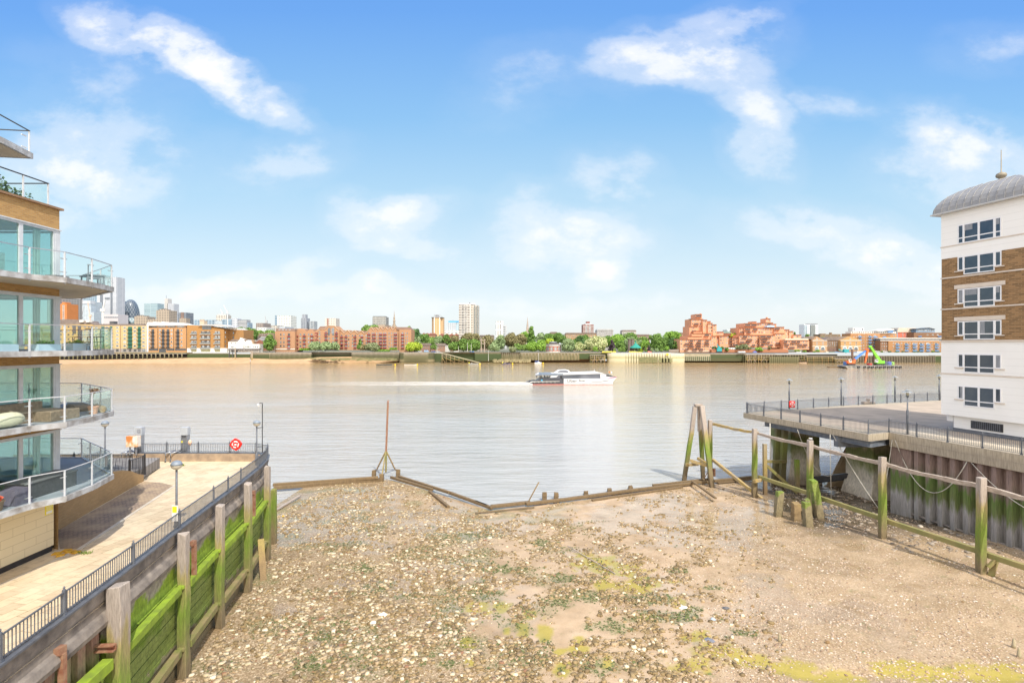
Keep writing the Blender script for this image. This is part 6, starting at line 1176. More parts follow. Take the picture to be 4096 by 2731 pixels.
for x0,x1,y0,yr,yb_,q,lb_,mm in((236,352,590,565,650,Q4,'low brown house left of the dark street tree',(.38,.25,.2)),(412,530,598,568,660,Q4,'brown terraced house with a tiled roof right of the street tree',(.42,.26,.19)),(530,580,588,583,660,Q4,'narrow white rendered house',(.7,.7,.68))):
 b=B('terraced_house',lb_,'house',q,(x0+x1)/2,yb_,530);b.box(x0,x1,y0,None,fbrick('house_%d'%x0,mm),'wall',0,8);b.poly([(x0-4,y0),(x1+4,y0),(x1-6,yr),(x0+6,yr)],mat('grey_tile',(.25,.2,.18),(.2,.16,.14),.4),'roof',-.5,9);b.win([x0+15+i*24 for i in range(int((x1-x0)/26))],[y0+14],10,12,'s');b.done()
Y=512;xr=Xq(Q4,1808,Y);kk=Y/F/2.94;zq=lambda y:EYE-(qy_(Q4,y)-HY)*Y/F
ro=thing('brick_rotunda','round red brick pavilion with white windows and a lantern roof','pavilion',(xr,Y+8,9.4));mb=MB();mb.lathe((xr,Y+8,0),[(93*kk,9.4),(93*kk,zq(585))],12);mb.obj('wall',fbrick('rotunda_brick',(.52,.15,.09)),ro)
mb=MB();mb.lathe((xr,Y+8,0),[(96*kk,9.3),(96*kk,zq(660))],12);mb.lathe((xr,Y+8,0),[(96*kk,zq(600)),(98*kk,zq(585))],12);mb.obj('stone_band',c_white,ro)
mb=MB();mb.lathe((xr,Y+8,0),[(99*kk,zq(586)),(99*kk,zq(580)),(52*kk,zq(572))],12);mb.obj('roof',c_slate,ro);mb=MB();mb.lathe((xr,Y+8,0),[(46*kk,zq(576)),(46*kk,zq(556))],12);mb.obj('lantern_windows',c_dark,ro);mb=MB();mb.lathe((xr,Y+8,0),[(50*kk,zq(557)),(48*kk,zq(553)),(10*kk,zq(546))],12);mb.obj('lantern_roof',mat('grey_roof',(.33,.34,.36)),ro)
for k in range(12):
 a=math.pi*2*(k+.5)/12;R_=93*kk*math.cos(math.pi/12);cx_,cy_=xr+R_*math.cos(a),Y+8+R_*math.sin(a)
 if cy_>Y+9:continue
 mb=MB();mb.cbox((cx_,cy_,(zq(650)+zq(612))/2),(.3,34*kk,zq(612)-zq(650)),0,a);w_=mb.obj('window',c_white,ro)
 for s_ in(-8,8):mb=MB();mb.cbox((cx_-math.sin(a)*s_*kk,cy_+math.cos(a)*s_*kk,(zq(648)+zq(614))/2),(.36,9*kk,zq(614)-zq(648)),0,a);mb.obj('pane',c_dark,w_)
c_ter=fbrick('terracotta',(.41,.18,.10),.65);m_ter2=mat('terracotta_band',(.27,.11,.058),(.23,.09,.05),.3,.85)
def zig(b,blocks,seed,ybase):
 rr=random.Random(seed)
 for x0,x1,yt,dy,dep in blocks:
  b.box(x0,x1,yt,ybase,c_ter,'brick_block',dy,dep)
  b.box(x0-2,x1+2,yt,yt+14,m_ter2,'parapet',dy-.7,.7)
  y=yt+34
  while y<ybase-60:
   x=x0+14
   while x<x1-30:
    k=rr.random();w_=rr.choice([22,26,40]);covered=any(bx0-12<x<bx1+12 and y+30>byt-20 and bdy<dy-.1 for bx0,bx1,byt,bdy,_ in blocks)
    if covered:x+=30;continue
    if k<.28 and x+130<x1:
     w_=rr.choice([80,105,125]);b.box(x,x+w_,y-4,y+26,c_dark,'balcony_recess',dy-.06,.05);b.box(x-6,x+w_+6,y+24,y+42,m_ter2,'balcony_parapet',dy-1.6,1.5);x+=w_+20
    elif k<.9:b.win([x+w_/2],[y],w_,28,'w' if rr.random()<.55 else 'd',dy);x+=w_+rr.choice([16,24,34])
    else:x+=40
   y+=65
zb=B('ziggurat_flats','tall stepped terracotta apartment block, left of the pair','building',Q8,800,1070,508)
zig(zb,[(410,1150,738,0,30),(600,935,668,2,25),(690,930,600,4,25),(735,930,545,6,22),(632,828,440,9,20),(680,960,268,12,20),(775,928,155,15,14),(950,1050,285,8,20),(1050,1135,318,10,20),(1070,1180,362,6,20),(1180,1272,396,5,20),(935,1150,600,4,20),(1150,1270,660,3,25)],5,1072)
zb.box(897,915,138,160,c_ter,'chimney',16,3);zb.box(545,1120,1022,1032,c_white,'white_band',-.4,.4);zb.box(655,770,262,268,c_dark,'roof_canopy',12,6);zb.done()
zb=B('linking_flats','low stepped terracotta flats linking the two ziggurats','building',Q8,1480,1000,514)
zig(zb,[(1275,1430,565,8,20),(1270,1755,700,2,20),(1340,1545,655,0,20),(1640,1800,700,1,20)],9,930);zb.box(1350,1790,605,660,fbrick('dark_ter',(.30,.13,.08)),'rear_block',14,12);zb.poly([(1430,600),(1440,565),(1580,565),(1620,600)],mat('green_roof',(.25,.36,.32),(.2,.3,.27),.3),'green_roof',16,10);zb.done()
zb=B('ziggurat_flats','broad stepped terracotta apartment block, right of the pair','building',Q9,350,1000,512)
zig(zb,[(-250,590,640,0,30),(-250,-60,470,8,22),(-130,560,470,6,24),(-130,270,368,10,20),(270,545,352,11,20),(55,155,327,14,10),(485,620,382,10,18),(560,805,452,5,22),(230,590,640,-2,10),(590,820,600,2,22),(800,930,512,7,20),(920,1022,550,6,20),(1022,1205,636,3,20),(375,485,256,14,12)],12,945)
zb.box(403,426,226,262,c_ter,'chimney',16,3);zb.poly([(395,460),(400,430),(480,412),(560,420),(580,440),(575,460)],mat('blue_glass',(.35,.5,.7),(.5,.62,.75),.4,.2),'conservatory',4,6);zb.done()
zb=B('terracotta_annex','lower terracotta block with white penthouse beside the pedimented warehouses','building',Q9,1090,1000,507)
zig(zb,[(785,1392,760,0,24)],3,990);zb.poly([(820,772),(835,730),(1370,728),(1380,772)],mat('cream_pent',(.7,.62,.48),(.62,.56,.44),.4),'penthouse',.8,14);zb.box(1392,1475,735,None,fbrick('dark_ter',(.3,.13,.08)),'side_wall',5,10);zb.done()
b=B('garden_terrace_wall','long terracotta garden wall before the ziggurats','wall',Q8,1700,1070,503);b.poly([(1155,1072),(1155,985),(1290,985),(1290,960),(1460,960),(1460,1010),(1560,965),(1640,985),(2352,980),(2480,975),(2900,975),(2960,1010),(2960,1072)],fbrick('garden_brick',(.50,.22,.12)),'wall',0,6);b.box(2960,3600,1050,None,fbrick('garden_brick',(.5,.22,.12)),'low_wall',0,2);b.done()
c_pw=fbrick('pale_warehouse_brick',(.56,.36,.20));c_pw2=fbrick('dark_warehouse_brick',(.27,.18,.12))
b=B('pedimented_warehouse','old brick warehouse with two white trimmed pediments and big arched doors','building',Q9,1900,1030,506)
b.poly([(1475,1055),(1475,775),(1575,675),(1755,775),(1815,775),(1815,1055)],c_pw,'left_gable',0,18);b.box(1815,2135,772,None,c_pw2,'middle_range',4,14);b.poly([(2135,1055),(2135,770),(2360,672),(2620,775),(2620,1055)],fbrick('golden_brick',(.60,.38,.17)),'right_gable',0,18)
b.poly([(1200,742),(1330,690),(1560,680),(1480,745)],c_slate,'left_roof',3,16);b.poly([(1755,772),(1860,688),(2340,678),(2140,772)],c_slate,'middle_roof',3.5,16)
for x0,x1 in((1470,1815),(2132,2625)):b.box(x0,x1,770,782,c_white,'cornice',-.4,.5);b.box(x0,x1,905,915,c_white,'string_course',-.2,.3)
b.win([1575],[722],34,32,'s');b.win([1575,1715],[816],40,28,'s');b.win([1575,1715],[872],38,24,'s');b.win([2360],[722],34,30,'s');b.win([2232,2360,2500],[816],42,28,'s');b.win([2232,2360,2500],[872],40,24,'s')
b.win([1830+i*53 for i in range(6)],[810,868],16,40,'s',4)
for x in(1575,1715,2232,2362,2495):
 pts=[(x-42,1000)]+[(x+42*math.cos(a),965-38*math.sin(a))for a in np.linspace(math.pi,0,9)]+[(x+42,1000)]
 b.poly([(x+(px_-x)*1.25,1000+(py_-1000)*1.2)for px_,py_ in pts],c_white,'arch_surround',-.15,.2);b.poly(pts,m_fw,'arched_window',-.3,.2)
for x in(1905,2010):b.poly([(x-48,1055)]+[(x+48*math.cos(a),985-40*math.sin(a))for a in np.linspace(math.pi,0,9)]+[(x+48,1055)],mat('brown_door',(.2,.12,.1),(.16,.1,.08),1),'arched_door',3.8,.3)
b.done()
b=B('brown_flats','long low brown brick block with a chimney behind the pedimented warehouse','building',Q9,1900,700,620);b.box(1650,2130,625,None,fbrick('old_brown',(.30,.22,.14)),'wall');b.box(1895,1930,588,640,fbrick('old_brown',(.3,.22,.14)),'chimney',2,3);b.box(1680,1780,612,630,fbrick('old_brown',(.3,.22,.14)),'roof_block',2,5);b.win([1700+i*40 for i in range(10)],[645],16,20,'d');b.done()
c_of=fbrick('orange_flats_brick',(.50,.27,.12));c_ob=fbrick('brown_flats_brick',(.30,.17,.10))
b=B('balcony_flats','orange brick flats with blue balconies and a curved penthouse roof','building',Q6,1250,470,520)
b.box(1035,1380,246,None,c_of,'wall');b.box(1380,1578,246,None,c_of,'right_wing',3,12);b.box(1042,1570,222,246,c_white,'penthouse',2,9);b.win([1060+i*26 for i in range(20)],[226],18,14,'d',2)
b.poly([(1330,214),(1400,205),(1470,188),(1545,196),(1552,206),(1400,218)],c_white,'curved_roof',0,12);b.box(1480,1536,196,236,m_blueb,'blue_stairhead',.5,6);b.box(1065,1190,178,220,c_white,'rear_penthouse',10,8);b.win([1078,1176],[183],14,30,'d',10)
rows=[280,315,348,382,416];b.win([1075,1110,1192,1228,1290,1355],rows,12,11,'s');b.win([1142,1260,1320],[r-14 for r in rows],28,20,'s');b.balc([1142,1260,1320],[r+12 for r in rows],42,'blue');b.balc([1425],[292],40,'blue',3);b.win([1490,1550],[264],18,14,'s',3);b.box(1190,1200,246,250,c_white,'vent',-.2,.2);b.done()
b=B('red_block','red rendered block with curved cream roof behind the blue balconies','building',Q6,1690,300,600);b.box(1585,1800,228,None,mat('red_render',(.60,.17,.11),(.55,.15,.1),.3,.8),'wall');b.poly([(1583,232),(1600,180),(1808,180),(1808,232)],mat('cream_roof',(.62,.52,.42),(.56,.47,.38),.3),'roof',-.6,12);b.box(1578,1592,195,None,mat('grey_fin',(.3,.31,.34),(.26,.27,.3),1),'stair_fin',-.3,6);b.win([1650,1690,1730,1772],[245,272],14,14,'s');b.done()
b=B('blue_topped_block','dark brown block crowned by a curved blue glazed storey','building',Q6,1940,300,590);b.box(1780,2250,236,None,c_ob,'wall');b.poly([(1806,232),(1808,186),(1900,182),(1960,178),(2020,192),(2028,232)],mat('slate_blue',(.16,.24,.36),(.2,.3,.42),.5),'glazed_storey',2,10);b.poly([(1795,190),(1900,184),(1960,176),(2030,192),(2032,198),(1960,183),(1900,190),(1795,196)],c_dark,'curved_roof',1,12);b.win([1830+i*22 for i in range(9)],[200],14,20,'s',2);b.win([1942,2004,2060],[255],18,14,'s');b.balc([1845,2075],[285],40,'blue');b.done()
b=B('balcony_flats','long orange brick riverside flats with many blue balconies, half behind the white tower','building',Q6,1750,490,510)
b.box(1480,2400,330,None,c_of,'wall');b.box(1385,1480,330,None,c_ob,'side_wing',1,12);b.box(1385,2400,306,330,mat('pent_glass',(.2,.23,.27),(.4,.43,.46),1.2,.3),'penthouse',2.5,9);b.box(1375,2400,298,307,c_white,'roof',.5,12);b.box(1385,2400,326,332,c_white,'parapet',-.2,.4)
xs_=[1540,1635,1733,1815,1900,1990,2085,2180];b.win(xs_,[354,389,425],16,13,'s');xb_=[1583,1690,1783,1865,1943,2043,2130];b.win(xb_,[354,388,424],36,20,'w');b.balc(xb_,[384,417,453],48,'blue');b.win([1408,1434,1460],[354,389,425],10,14,'s',1);b.box(1840,1890,428,None,c_dark,'archway',-.1,.1);b.done()
b=B('tower_block','white slab tower with dark balcony columns behind the ziggurat','tower',Q6,570,280,820);b.box(488,652,138,None,gridmat('white_panels',(.74,.76,.80),(.5,.52,.56),6,2.9,.12,.7,lo=(.68,.7,.74)),'wall');b.box(560,620,142,278,mat('column_blue',(.13,.19,.25),(.2,.27,.33),.6,.4),'balcony_column',-.3,.3);b.box(488,528,145,278,gridmat('bluegrid',(.25,.33,.4),(.5,.56,.6),2.5,2.9,.3),'side_glazing',-.3,.3);b.box(535,650,130,140,c_dark,'roof_plant',2,8)  # balcony column in a darker blue than the panels
b.balc([590],[152+i*11.4 for i in range(12)],58,'grey',-.3);b.done()
b=B('flats_behind','pale green and white glazed block between the ziggurats','building',Q8,1660,600,700);b.box(1517,1805,520,None,gridmat('panelgrid',(.3,.38,.42),(.7,.72,.72),3.2,3.0,.5),'wall');b.done()
for q,x0,x1,yt,Y,c_,lb_ in((Q5,257,450,340,700,(.48,.48,.48),'grey flats with a flat roof and brick base'),(Q5,555,720,352,720,(.62,.60,.56),'white topped block left of the brown terrace'),(Q5,725,880,402,640,(.36,.22,.15),'brown brick terrace behind the park trees'),(Q5,1220,1335,380,620,(.55,.35,.22),'orange gabled house left of the ziggurat'),(Q4,1950,2310,442,640,(.50,.33,.18),'long yellow brick estate with a grey roof behind the park'),(Q4,1768,1850,432,700,(.36,.27,.2),'low brick block peeping over the trees'),(Q4,935,1105,470,660,(.34,.28,.22),'dark low building with chimneys behind the brown trees'),(Q4,2315,2352+90,425,720,(.55,.56,.57),'small grey box roof beyond the estate')):
 b=B('low_block',lb_,'building',q,(x0+x1)/2,500,Y);b.box(x0,x1,yt+12,None,fbrick('lb_%d_%d'%(x0,yt),c_),'wall')
 b.poly([(x0-4,yt+14),(x0+8,yt),(x1-8,yt),(x1+4,yt+14)],mat('grey_tile',(.25,.2,.18))if x0!=257 else mat('pale_roof',(.5,.5,.5)),'roof',-.5,13)
 b.win([x0+14+i*20 for i in range(int((x1-x0)/21))],[yt+24],9,11,'s');b.win([x0+14+i*20 for i in range(int((x1-x0)/21))],[yt+44],9,11,'s');b.done()
for x0,x1,yt,lb_ in((255,415,445,'row of red tiled roofs left of the tan tower foot'),(460,690,452,'row of red tiled roofs right of the tan tower foot')):
 b=B('tiled_houses',lb_,'house',Q4,(x0+x1)/2,500,620);b.box(x0,x1,yt+14,None,fbrick('red_row',(.4,.22,.15)),'wall');n=4;w_=(x1-x0)/n
 for i in range(n):b.poly([(x0+i*w_,yt+20),(x0+(i+.5)*w_,yt),(x0+(i+1)*w_,yt+20)],mat('red_tile',(.34,.13,.1),(.28,.11,.08),.4),'roof',-.5,12)
 b.done()
def sky_block(q,x0,x1,yt,Y,m,label,name='office_tower',cat='tower',dep=40,caps=(),sides=None,group=None):
 b=B(name,label,cat,q,(x0+x1)/2,500,Y,group);b.box(x0,x1,yt,None,m,'facade',0,dep)
 for ci,(cx0,cx1,cy0,cy1,cm_,nm)in enumerate(caps):b.box(cx0,cx1,cy0,cy1,cm_,nm,-3-3*ci,dep*.4)
 return b
g1=gridmat('pale_glass_grid',(.30,.38,.45),(.50,.55,.60),6,5,1.1,.2);g2=gridmat('blue_glass_grid',(.13,.23,.33),(.36,.44,.52),9,5,.9,.12);g3=gridmat('white_band_glass',(.25,.29,.34),(.52,.53,.57),30,5,1.7,.2,lo=(.32,.36,.42));g4=gridmat('dark_glass_grid',(.10,.13,.17),(.24,.26,.30),6,4.5,.8,.2);g5=gridmat('brown_flat_grid',(.16,.14,.13),(.40,.33,.26),5,3.2,1.0,.6);g6=gridmat('striped_glass',(.14,.22,.27),(.34,.43,.47),60,4.2,1.0,.15,lo=(.25,.36,.42));g7=gridmat('white_grid',(.28,.32,.34),(.66,.66,.62),7,4.5,1.5,.3)
sky_block(Q1,-60,205,200,760,gridmat('balc_grid',(.12,.13,.14),(.36,.35,.34),5,3,.9,.5),'dark balconied side of the orange panelled flats','apartment_tower').done()
b=sky_block(Q1,205,352,340,755,mat('orange_panel',(.55,.20,.06),(.5,.18,.05),.2,.7),'orange panelled apartment tower just right of the glass balcony','apartment_tower',dep=20);b.box(250,315,305,340,MATS['orange_panel'],'raised_corner',1,10);b.win([282],[370+i*44 for i in range(7)],44,32,'w');b.done()
sky_block(Q1,352,412,440,900,g4,'narrow slate blue block right of the orange tower',dep=20).done()
b=sky_block(Q1,415,845,290,2100,g1,'broad stepped pale glass office block',dep=60,caps=[(470,840,276,340,gridmat('louvre',(.45,.47,.52),(.62,.64,.68),3,60,.8),'louvred_top'),(515,855,360,700,g1,'middle_step'),(570,860,420,700,g1,'front_step')]);b.box(860,915,520,None,g1,'low_step',-12,40);b.done()
b=B('office_tower','wedge shaped blue glass tower with a pale lattice side','tower',Q1,900,500,2300);b.poly([(690,760),(690,215),(850,60),(985,-60),(1045,-60),(1045,760)],g2,'facade',0,50);b.box(988,1040,-60,None,gridmat('lattice',(.25,.26,.3),(.75,.75,.78),5,8,1.6,.5,.5),'lattice_side',-2,10);b.done()
b=B('office_tower','tallest pale silver tower behind the lattice wedge','tower',Q1,1230,500,2250);b.box(1045,1388,-220,None,g3,'facade',0,50);b.box(1262,1300,-220,560,g4,'dark_strip',-2,4);b.box(1150,1240,205,240,g4,'dark_panel',-2,4);b.box(1045,1100,-100,None,g4,'dark_side',-2,5);b.done()  # darker glass strip down the left edge of the facade
b=B('office_tower','small white peaked roof between the glass towers','tower',Q1,580,500,2350);b.poly([(480,760),(480,260),(545,205),(620,200),(665,265),(665,760)],mat('white_cap',(.5,.5,.53),(.42,.42,.46),.1),'facade',0,30);b.done()
b=sky_block(Q1,1115,1425,560,1500,mat('mauve_white',(.54,.51,.53),(.48,.45,.47),.02),'low white rounded building with dark window band','office_block');b.box(1115,1425,612,630,g4,'window_band',-.5,.5);b.done()
sky_block(Q1,1390,1520,282,2600,g4,'dark grey tower just behind the bullet shaped tower',dep=40).done()
Y=2400;xg=(qx_(Q1,1592)-CX)*Y/F;kk=Y/F/5.2275;zg=lambda y:EYE-(qy_(Q1,y)-HY)*Y/F
gk=thing('bullet_tower','bullet shaped glass tower with dark spirals and white diamonds','tower',(xg,Y+30,9.4))
prof=[(150,760),(155,700),(162,640),(162,570),(155,500),(142,430),(122,360),(96,305),(62,262),(30,244),(4,240)]
m,t,bb_=newmat('diamond_glass');tcd=t.nodes.new('ShaderNodeTexCoord');sp_=t.nodes.new('ShaderNodeSeparateXYZ');t.links.new(tcd.outputs['Object'],sp_.inputs[0])
ang_=math_(t,'DIVIDE',math_(t,'ARCTAN2',sp_.outputs[0],math_(t,'MULTIPLY',sp_.outputs[1],-1)),2*math.pi);hz=math_(t,'DIVIDE',sp_.outputs[2],165.0)
def stripe(mul,n,w,ph=0):return math_(t,'LESS_THAN',math_(t,'FRACT',math_(t,'MULTIPLY_ADD',math_(t,'ADD',ang_,math_(t,'MULTIPLY',hz,mul)),n,ph+50)),w)
dia=math_(t,'MAXIMUM',stripe(.42,18,.14),stripe(-.42,18,.14));spi=stripe(.42,6,.36,.2);topm=math_(t,'GREATER_THAN',hz,.77)
dk_=math_(t,'MAXIMUM',spi,topm);c_=mixc(t,dk_,(.33,.45,.50),(.07,.10,.14));c_=mixc(t,math_(t,'MULTIPLY',dia,math_(t,'SUBTRACT',1,math_(t,'MULTIPLY',dk_,.75))),c_,(.78,.80,.80));t.links.new(c_,bb_.inputs['Base Color']);bb_.inputs['Roughness'].default_value=.2
mb=MB();mb.lathe((0,0,0),[(r*kk,zg(y)-9.4)for r,y in prof],40);mb.obj('shell',m,gk,local=True,smooth=True)
b=sky_block(Q2,990,1145,400,1100,g5,'lower brown stepped estate block right of the bullet tower','estate_block',dep=25);b.box(1015,1110,388,405,g5,'upper_step',2,15);b.box(1045,1080,382,392,c_dark,'roof_tank',4,6);b.done()
sky_block(Q2,1107,1265,245,2200,g6,'green blue glass tower with fine horizontal bands').done()
b=sky_block(Q2,1250,1400,326,1050,g5,'taller brown concrete flats before the banded glass tower','estate_block',dep=25);b.box(1280,1375,314,328,g5,'upper_step',3,12);b.box(1310,1350,307,316,c_dark,'roof_tank',5,6);b.box(1150,1250,432,None,g5,'low_wing',2,20);b.done()
b=sky_block(Q2,1380,1455,248,2500,g3,'white banded tower with a taller grey service core');b.box(1347,1385,188,None,mat('core_grey',(.52,.50,.48),(.46,.44,.42),.02),'service_core',0,30);b.box(1366,1367.5,150,190,c_dark,'mast',4,1);b.done()
b=sky_block(Q2,1505,1600,352,1700,g4,'dark glass tower with a brown centre panel');b.box(1538,1572,350,420,mat('brown_panel',(.25,.17,.14),(.2,.14,.12),.05),'brown_panel',-1,2);b.box(1520,1603,420,None,g5,'lower_block',-3,20);b.done()
for x0,x1,yt,m_,lb_ in((1690,1760,441,g2,'low blue glass block left of the small cream tower'),(1815,1922,440,g2,'low blue glass block right of the small cream tower'),(1922,2022,447,g1,'pale glass block below the tower cranes'),(2020,2127,430,g2,'blue glass block with sloping top'),(2127,2203,420,g3,'pale glass block with vertical fins'),(2205,2312,437,gridmat('stripe_dark',(.12,.14,.17),(.5,.5,.52),60,4,1.1),'dark striped office block'),(2275,2335,472,g2,'small blue block at the right end of the glass cluster')):
 sky_block(Q2,x0,x1,yt,1500+x0*.05,m_,lb_,'office_block',dep=25).done()
b=sky_block(Q2,1760,1812,448,1300,mat('cream_stone',(.60,.48,.36),(.54,.43,.32),.05),'small cream stone tower with corner pinnacles','church_tower',dep=14)
for x in(1762,1778,1794,1808):b.box(x-3,x+3,434,450,MATS['cream_stone'],'pinnacle',0,3)
b.done()
b=sky_block(Q2,1955,2072,384,1650,gridmat('hotel_grid',(.2,.2,.2),(.62,.57,.5),5,12,1.6,.5),'beige ribbed hotel tower with a grey cap',dep=30);b.box(1965,2070,371,386,MATS['pale_roof'],'cap',2,25);b.done()
def crane(q,x,yb,yt,jx,jy,Y,label,c_=(.75,.75,.75),th=.8):
 r=thing('tower_crane',label,'crane',(Xq(q,x,Y),Y,9.4),'distant tower cranes');Zc=lambda y:EYE-(qy_(q,y)-HY)*Y/F;m_=mat('crane_%d'%int(c_[1]*100),c_,tuple(v*.85 for v in c_),.5)
 mb=MB();mb.box(Xq(q,x,Y)-th,Xq(q,x,Y)+th,Y,Y+2,9.4,Zc(yt));mb.obj('mast',m_,r);mb=MB();mb.bar((Xq(q,x,Y),Y,Zc(yt)),(Xq(q,jx,Y),Y,Zc(jy)),th*1.1);mb.bar((Xq(q,x,Y),Y,Zc(yt)),(Xq(q,x-(jx-x)*.35,Y),Y,Zc(yt)-1),th*2);mb.obj('jib',m_,r);mb=MB();mb.box(Xq(q,x,Y)-th*2.5,Xq(q,x,Y)+th*2.5,Y-1,Y+3,Zc(yt)-2,Zc(yt)+5);mb.obj('cab',m_,r)
crane(Q1,1097,720,480,1150,260,1400,'white tower crane with raised jib before the silver tower',(.78,.74,.72),2.2);crane(Q2,2026,385,362,2002,312,1700,'thin left tower crane above the hotel tower');crane(Q2,2085,440,352,2043,265,1600,'thin right tower crane beside the hotel tower');crane(Q3,484,300,262,470,185,1400,'lone grey tower crane left of the white gridded block',(.45,.46,.48),1.2)
crane(Q1,835,700,600,790,300,1900,'faded orange luffing crane before the stepped glass block',(.80,.55,.42),1.6);crane(Q1,655,660,640,712,392,1850,'faded blue luffing crane before the stepped glass block',(.42,.46,.58),1.5)
sky_block(Q3,365,452,270,1300,gridmat('brown_off',(.16,.13,.12),(.32,.27,.25),5,4,.9,.5),'dark brown office block beyond the trees','office_block').done()
sky_block(Q3,375,485,322,1200,g7,'low white office block before the brown one','office_block').done();sky_block(Q3,485,612,298,1350,gridmat('beigegrid',(.35,.33,.3),(.6,.56,.5),4,30,1),'beige ribbed office block','office_block').done()
b=sky_block(Q3,612,773,183,1500,g7,'big white gridded office building','office_tower');b.box(587,612,181,None,g2,'glass_end',0,30);b.done();sky_block(Q3,640,705,310,1000,mat('grey_shed',(.42,.45,.5),(.36,.39,.44),.1),'small grey roof over the left warehouse wing','building').done()
b=sky_block(Q3,893,962,212,1600,gridmat('dark_slim',(.14,.17,.22),(.36,.38,.42),5,3.2,.8),'slim dark tower with a raised rear half',dep=25);b.box(906,950,168,214,MATS['dark_slim'],'raised_half',5,15);b.done()
b=sky_block(Q3,988,1050,248,1600,gridmat('dark_slim2',(.16,.20,.24),(.5,.52,.54),8,3.2,.6),'shorter dark tower right of the slim one',dep=25);b.done()
b=sky_block(Q3,1175,1303,214,900,gridmat('white_pt',(.3,.28,.26),(.58,.53,.48),4,2.9,1.05,.6),'white point block with a red brick stripe','tower_block',dep=20);b.box(1202,1216,216,310,fbrick('red_stripe',(.4,.18,.14)),'red_stripe',-.3,.3);b.done()
b=sky_block(Q3,1735,1890,196,900,gridmat('grey_pt',(.10,.11,.11),(.34,.33,.31),12,3.1,.9,.6),'grey tower block with white balcony lines','tower_block',dep=22);b.box(1740,1885,190,198,c_dark,'roof_plant',3,12)
for i in range(10):b.box(1740,1892,205+i*9,207.5+i*9,c_white,'balcony_line',-.6,.6)
b.done()
sky_block(Q3,1700,1790,286,780,mat('grey_shed',(.42,.45,.5)),'grey low roof before the grey tower block','building').done();sky_block(Q3,1790,1880,290,770,fbrick('lowtan',(.5,.4,.3)),'tan low block before the grey tower block','building').done()
def spire(q,x,yt,yb,w,Y,label,c_,tiers):
 r=thing('church_spire',label,'spire',(Xq(q,x,Y),Y,9.4));k=Y/F/q[2];Zc=lambda y:EYE-(qy_(q,y)-HY)*Y/F;m_=mat('spire_%d'%x,c_,tuple(v*.8 for v in c_),.3)
 mb=MB();mb.box(Xq(q,x-w/2,Y),Xq(q,x+w/2,Y),Y-w/2*k,Y+w/2*k,9.4,Zc(yb));mb.obj('tower',m_,r);mb=MB();mb.lathe((Xq(q,x,Y),Y,0),[(rw*k,Zc(y))for rw,y in tiers],8);mb.obj('spire',m_,r)
 mb=MB();[mb.box(Xq(q,x+s_*w*.42-1,Y),Xq(q,x+s_*w*.42+1,Y),Y-w/2*k,Y-w/2*k+1,Zc(yb),Zc(yb-14))for s_ in(-1,1)];mb.obj('pinnacle',m_,r)
spire(Q3,1990,120,302,46,640,'baroque stone church steeple rising behind the gabled warehouse',(.40,.32,.24),[(16,302),(16,285),(17,283),(12,281),(12,248),(17,246),(14,240),(10,236),(10,212),(12,210),(8,205),(5,180),(1,130),(.6,120)])
spire(Q4,1500,255,402,34,720,'plain slender stone church spire beside the tall poplar',(.46,.38,.32),[(15,404),(14,385),(9,340),(1,262),(.5,255)])
b=B('tower_block','octagonal tan brick tower with white strips and a steel crown','tower',Q4,435,465,800);k=800/F/2.94;hw=67*k;x0=b.X(435)
mb=MB();mb.prism([(x0-hw,806),(x0-hw*.5,800),(x0+hw*.5,800),(x0+hw,806),(x0+hw,820),(x0-hw,820)],9.4,b.Z(262));mb.obj('wall',gridmat('tan_tower',(.30,.19,.1),(.62,.40,.21),3.6,2.9,1.15,.7),b.root);b.box(368,503,260,268,c_dark,'parapet',-.3,20);b.box(398,408,262,None,c_white,'white_strip',-.5,.5);b.box(462,471,262,None,c_white,'white_strip',-.5,.5);b.poly([(405,264),(412,238),(432,230),(455,238),(462,264)],gridmat('crown',(.2,.22,.24),(.5,.5,.52),3,2,.5),'crown',4,10)
mb=MB()
for a_,c_ in(((390,264),(400,232)),((400,232),(468,230)),((468,230),(495,262))):mb.bar(b.X(a_[0])and(b.X(a_[0]),803,b.Z(a_[1])),(b.X(c_[0]),803,b.Z(c_[1])),.5)
mb.obj('crown_frame',m_steel,b.root);b.done()
b=B('hospital_block','grey blue hospital block with a bright blue top storey','building',Q4,620,450,1000);b.box(555,660,322,None,gridmat('hosp',(.2,.24,.28),(.46,.49,.53),4,3.6,1.2,.5),'wall');b.box(660,692,318,None,gridmat('hosp2',(.3,.42,.5),(.45,.55,.6),4,3.6,.6),'glass_wing',1,20);b.box(568,690,303,322,mat('bright_blue',(.08,.35,.65),(.1,.4,.7),.1,.3),'blue_storey',1,18);b.box(515,690,416,None,g7,'podium',-4,20);b.box(614,627,286,304,MATS['pale_roof'],'roof_tank',5,5);b.done()
b=B('tower_block','tallest concrete tower block with stacked balconies, centre of the view','tower',Q4,808,475,620)
b.box(693,822,112,None,gridmat('tow_front',(.30,.27,.25),(.56,.52,.47),9,2.9,.6,.6),'front_face',0,20);b.box(822,922,120,None,gridmat('tow_side',(.36,.32,.28),(.58,.53,.46),3,2.9,.7,.6),'side_face',.8,18);b.box(700,880,99,113,c_white,'roof_storey',3,12);b.box(812,824,90,100,c_dark,'roof_tank',5,3)
for x in(718,760,795):b.box(x-1.5,x+1.5,112,460,c_white,'column',-.3,.3)
b.box(820,828,112,460,c_white,'corner_column',-.5,.6)
for i in range(21):y=128+i*15.6;b.win([738,772],[y],26,7,'s',-.1);b.balc([880,911],[y+9],20,'grey',.8)
b.done()
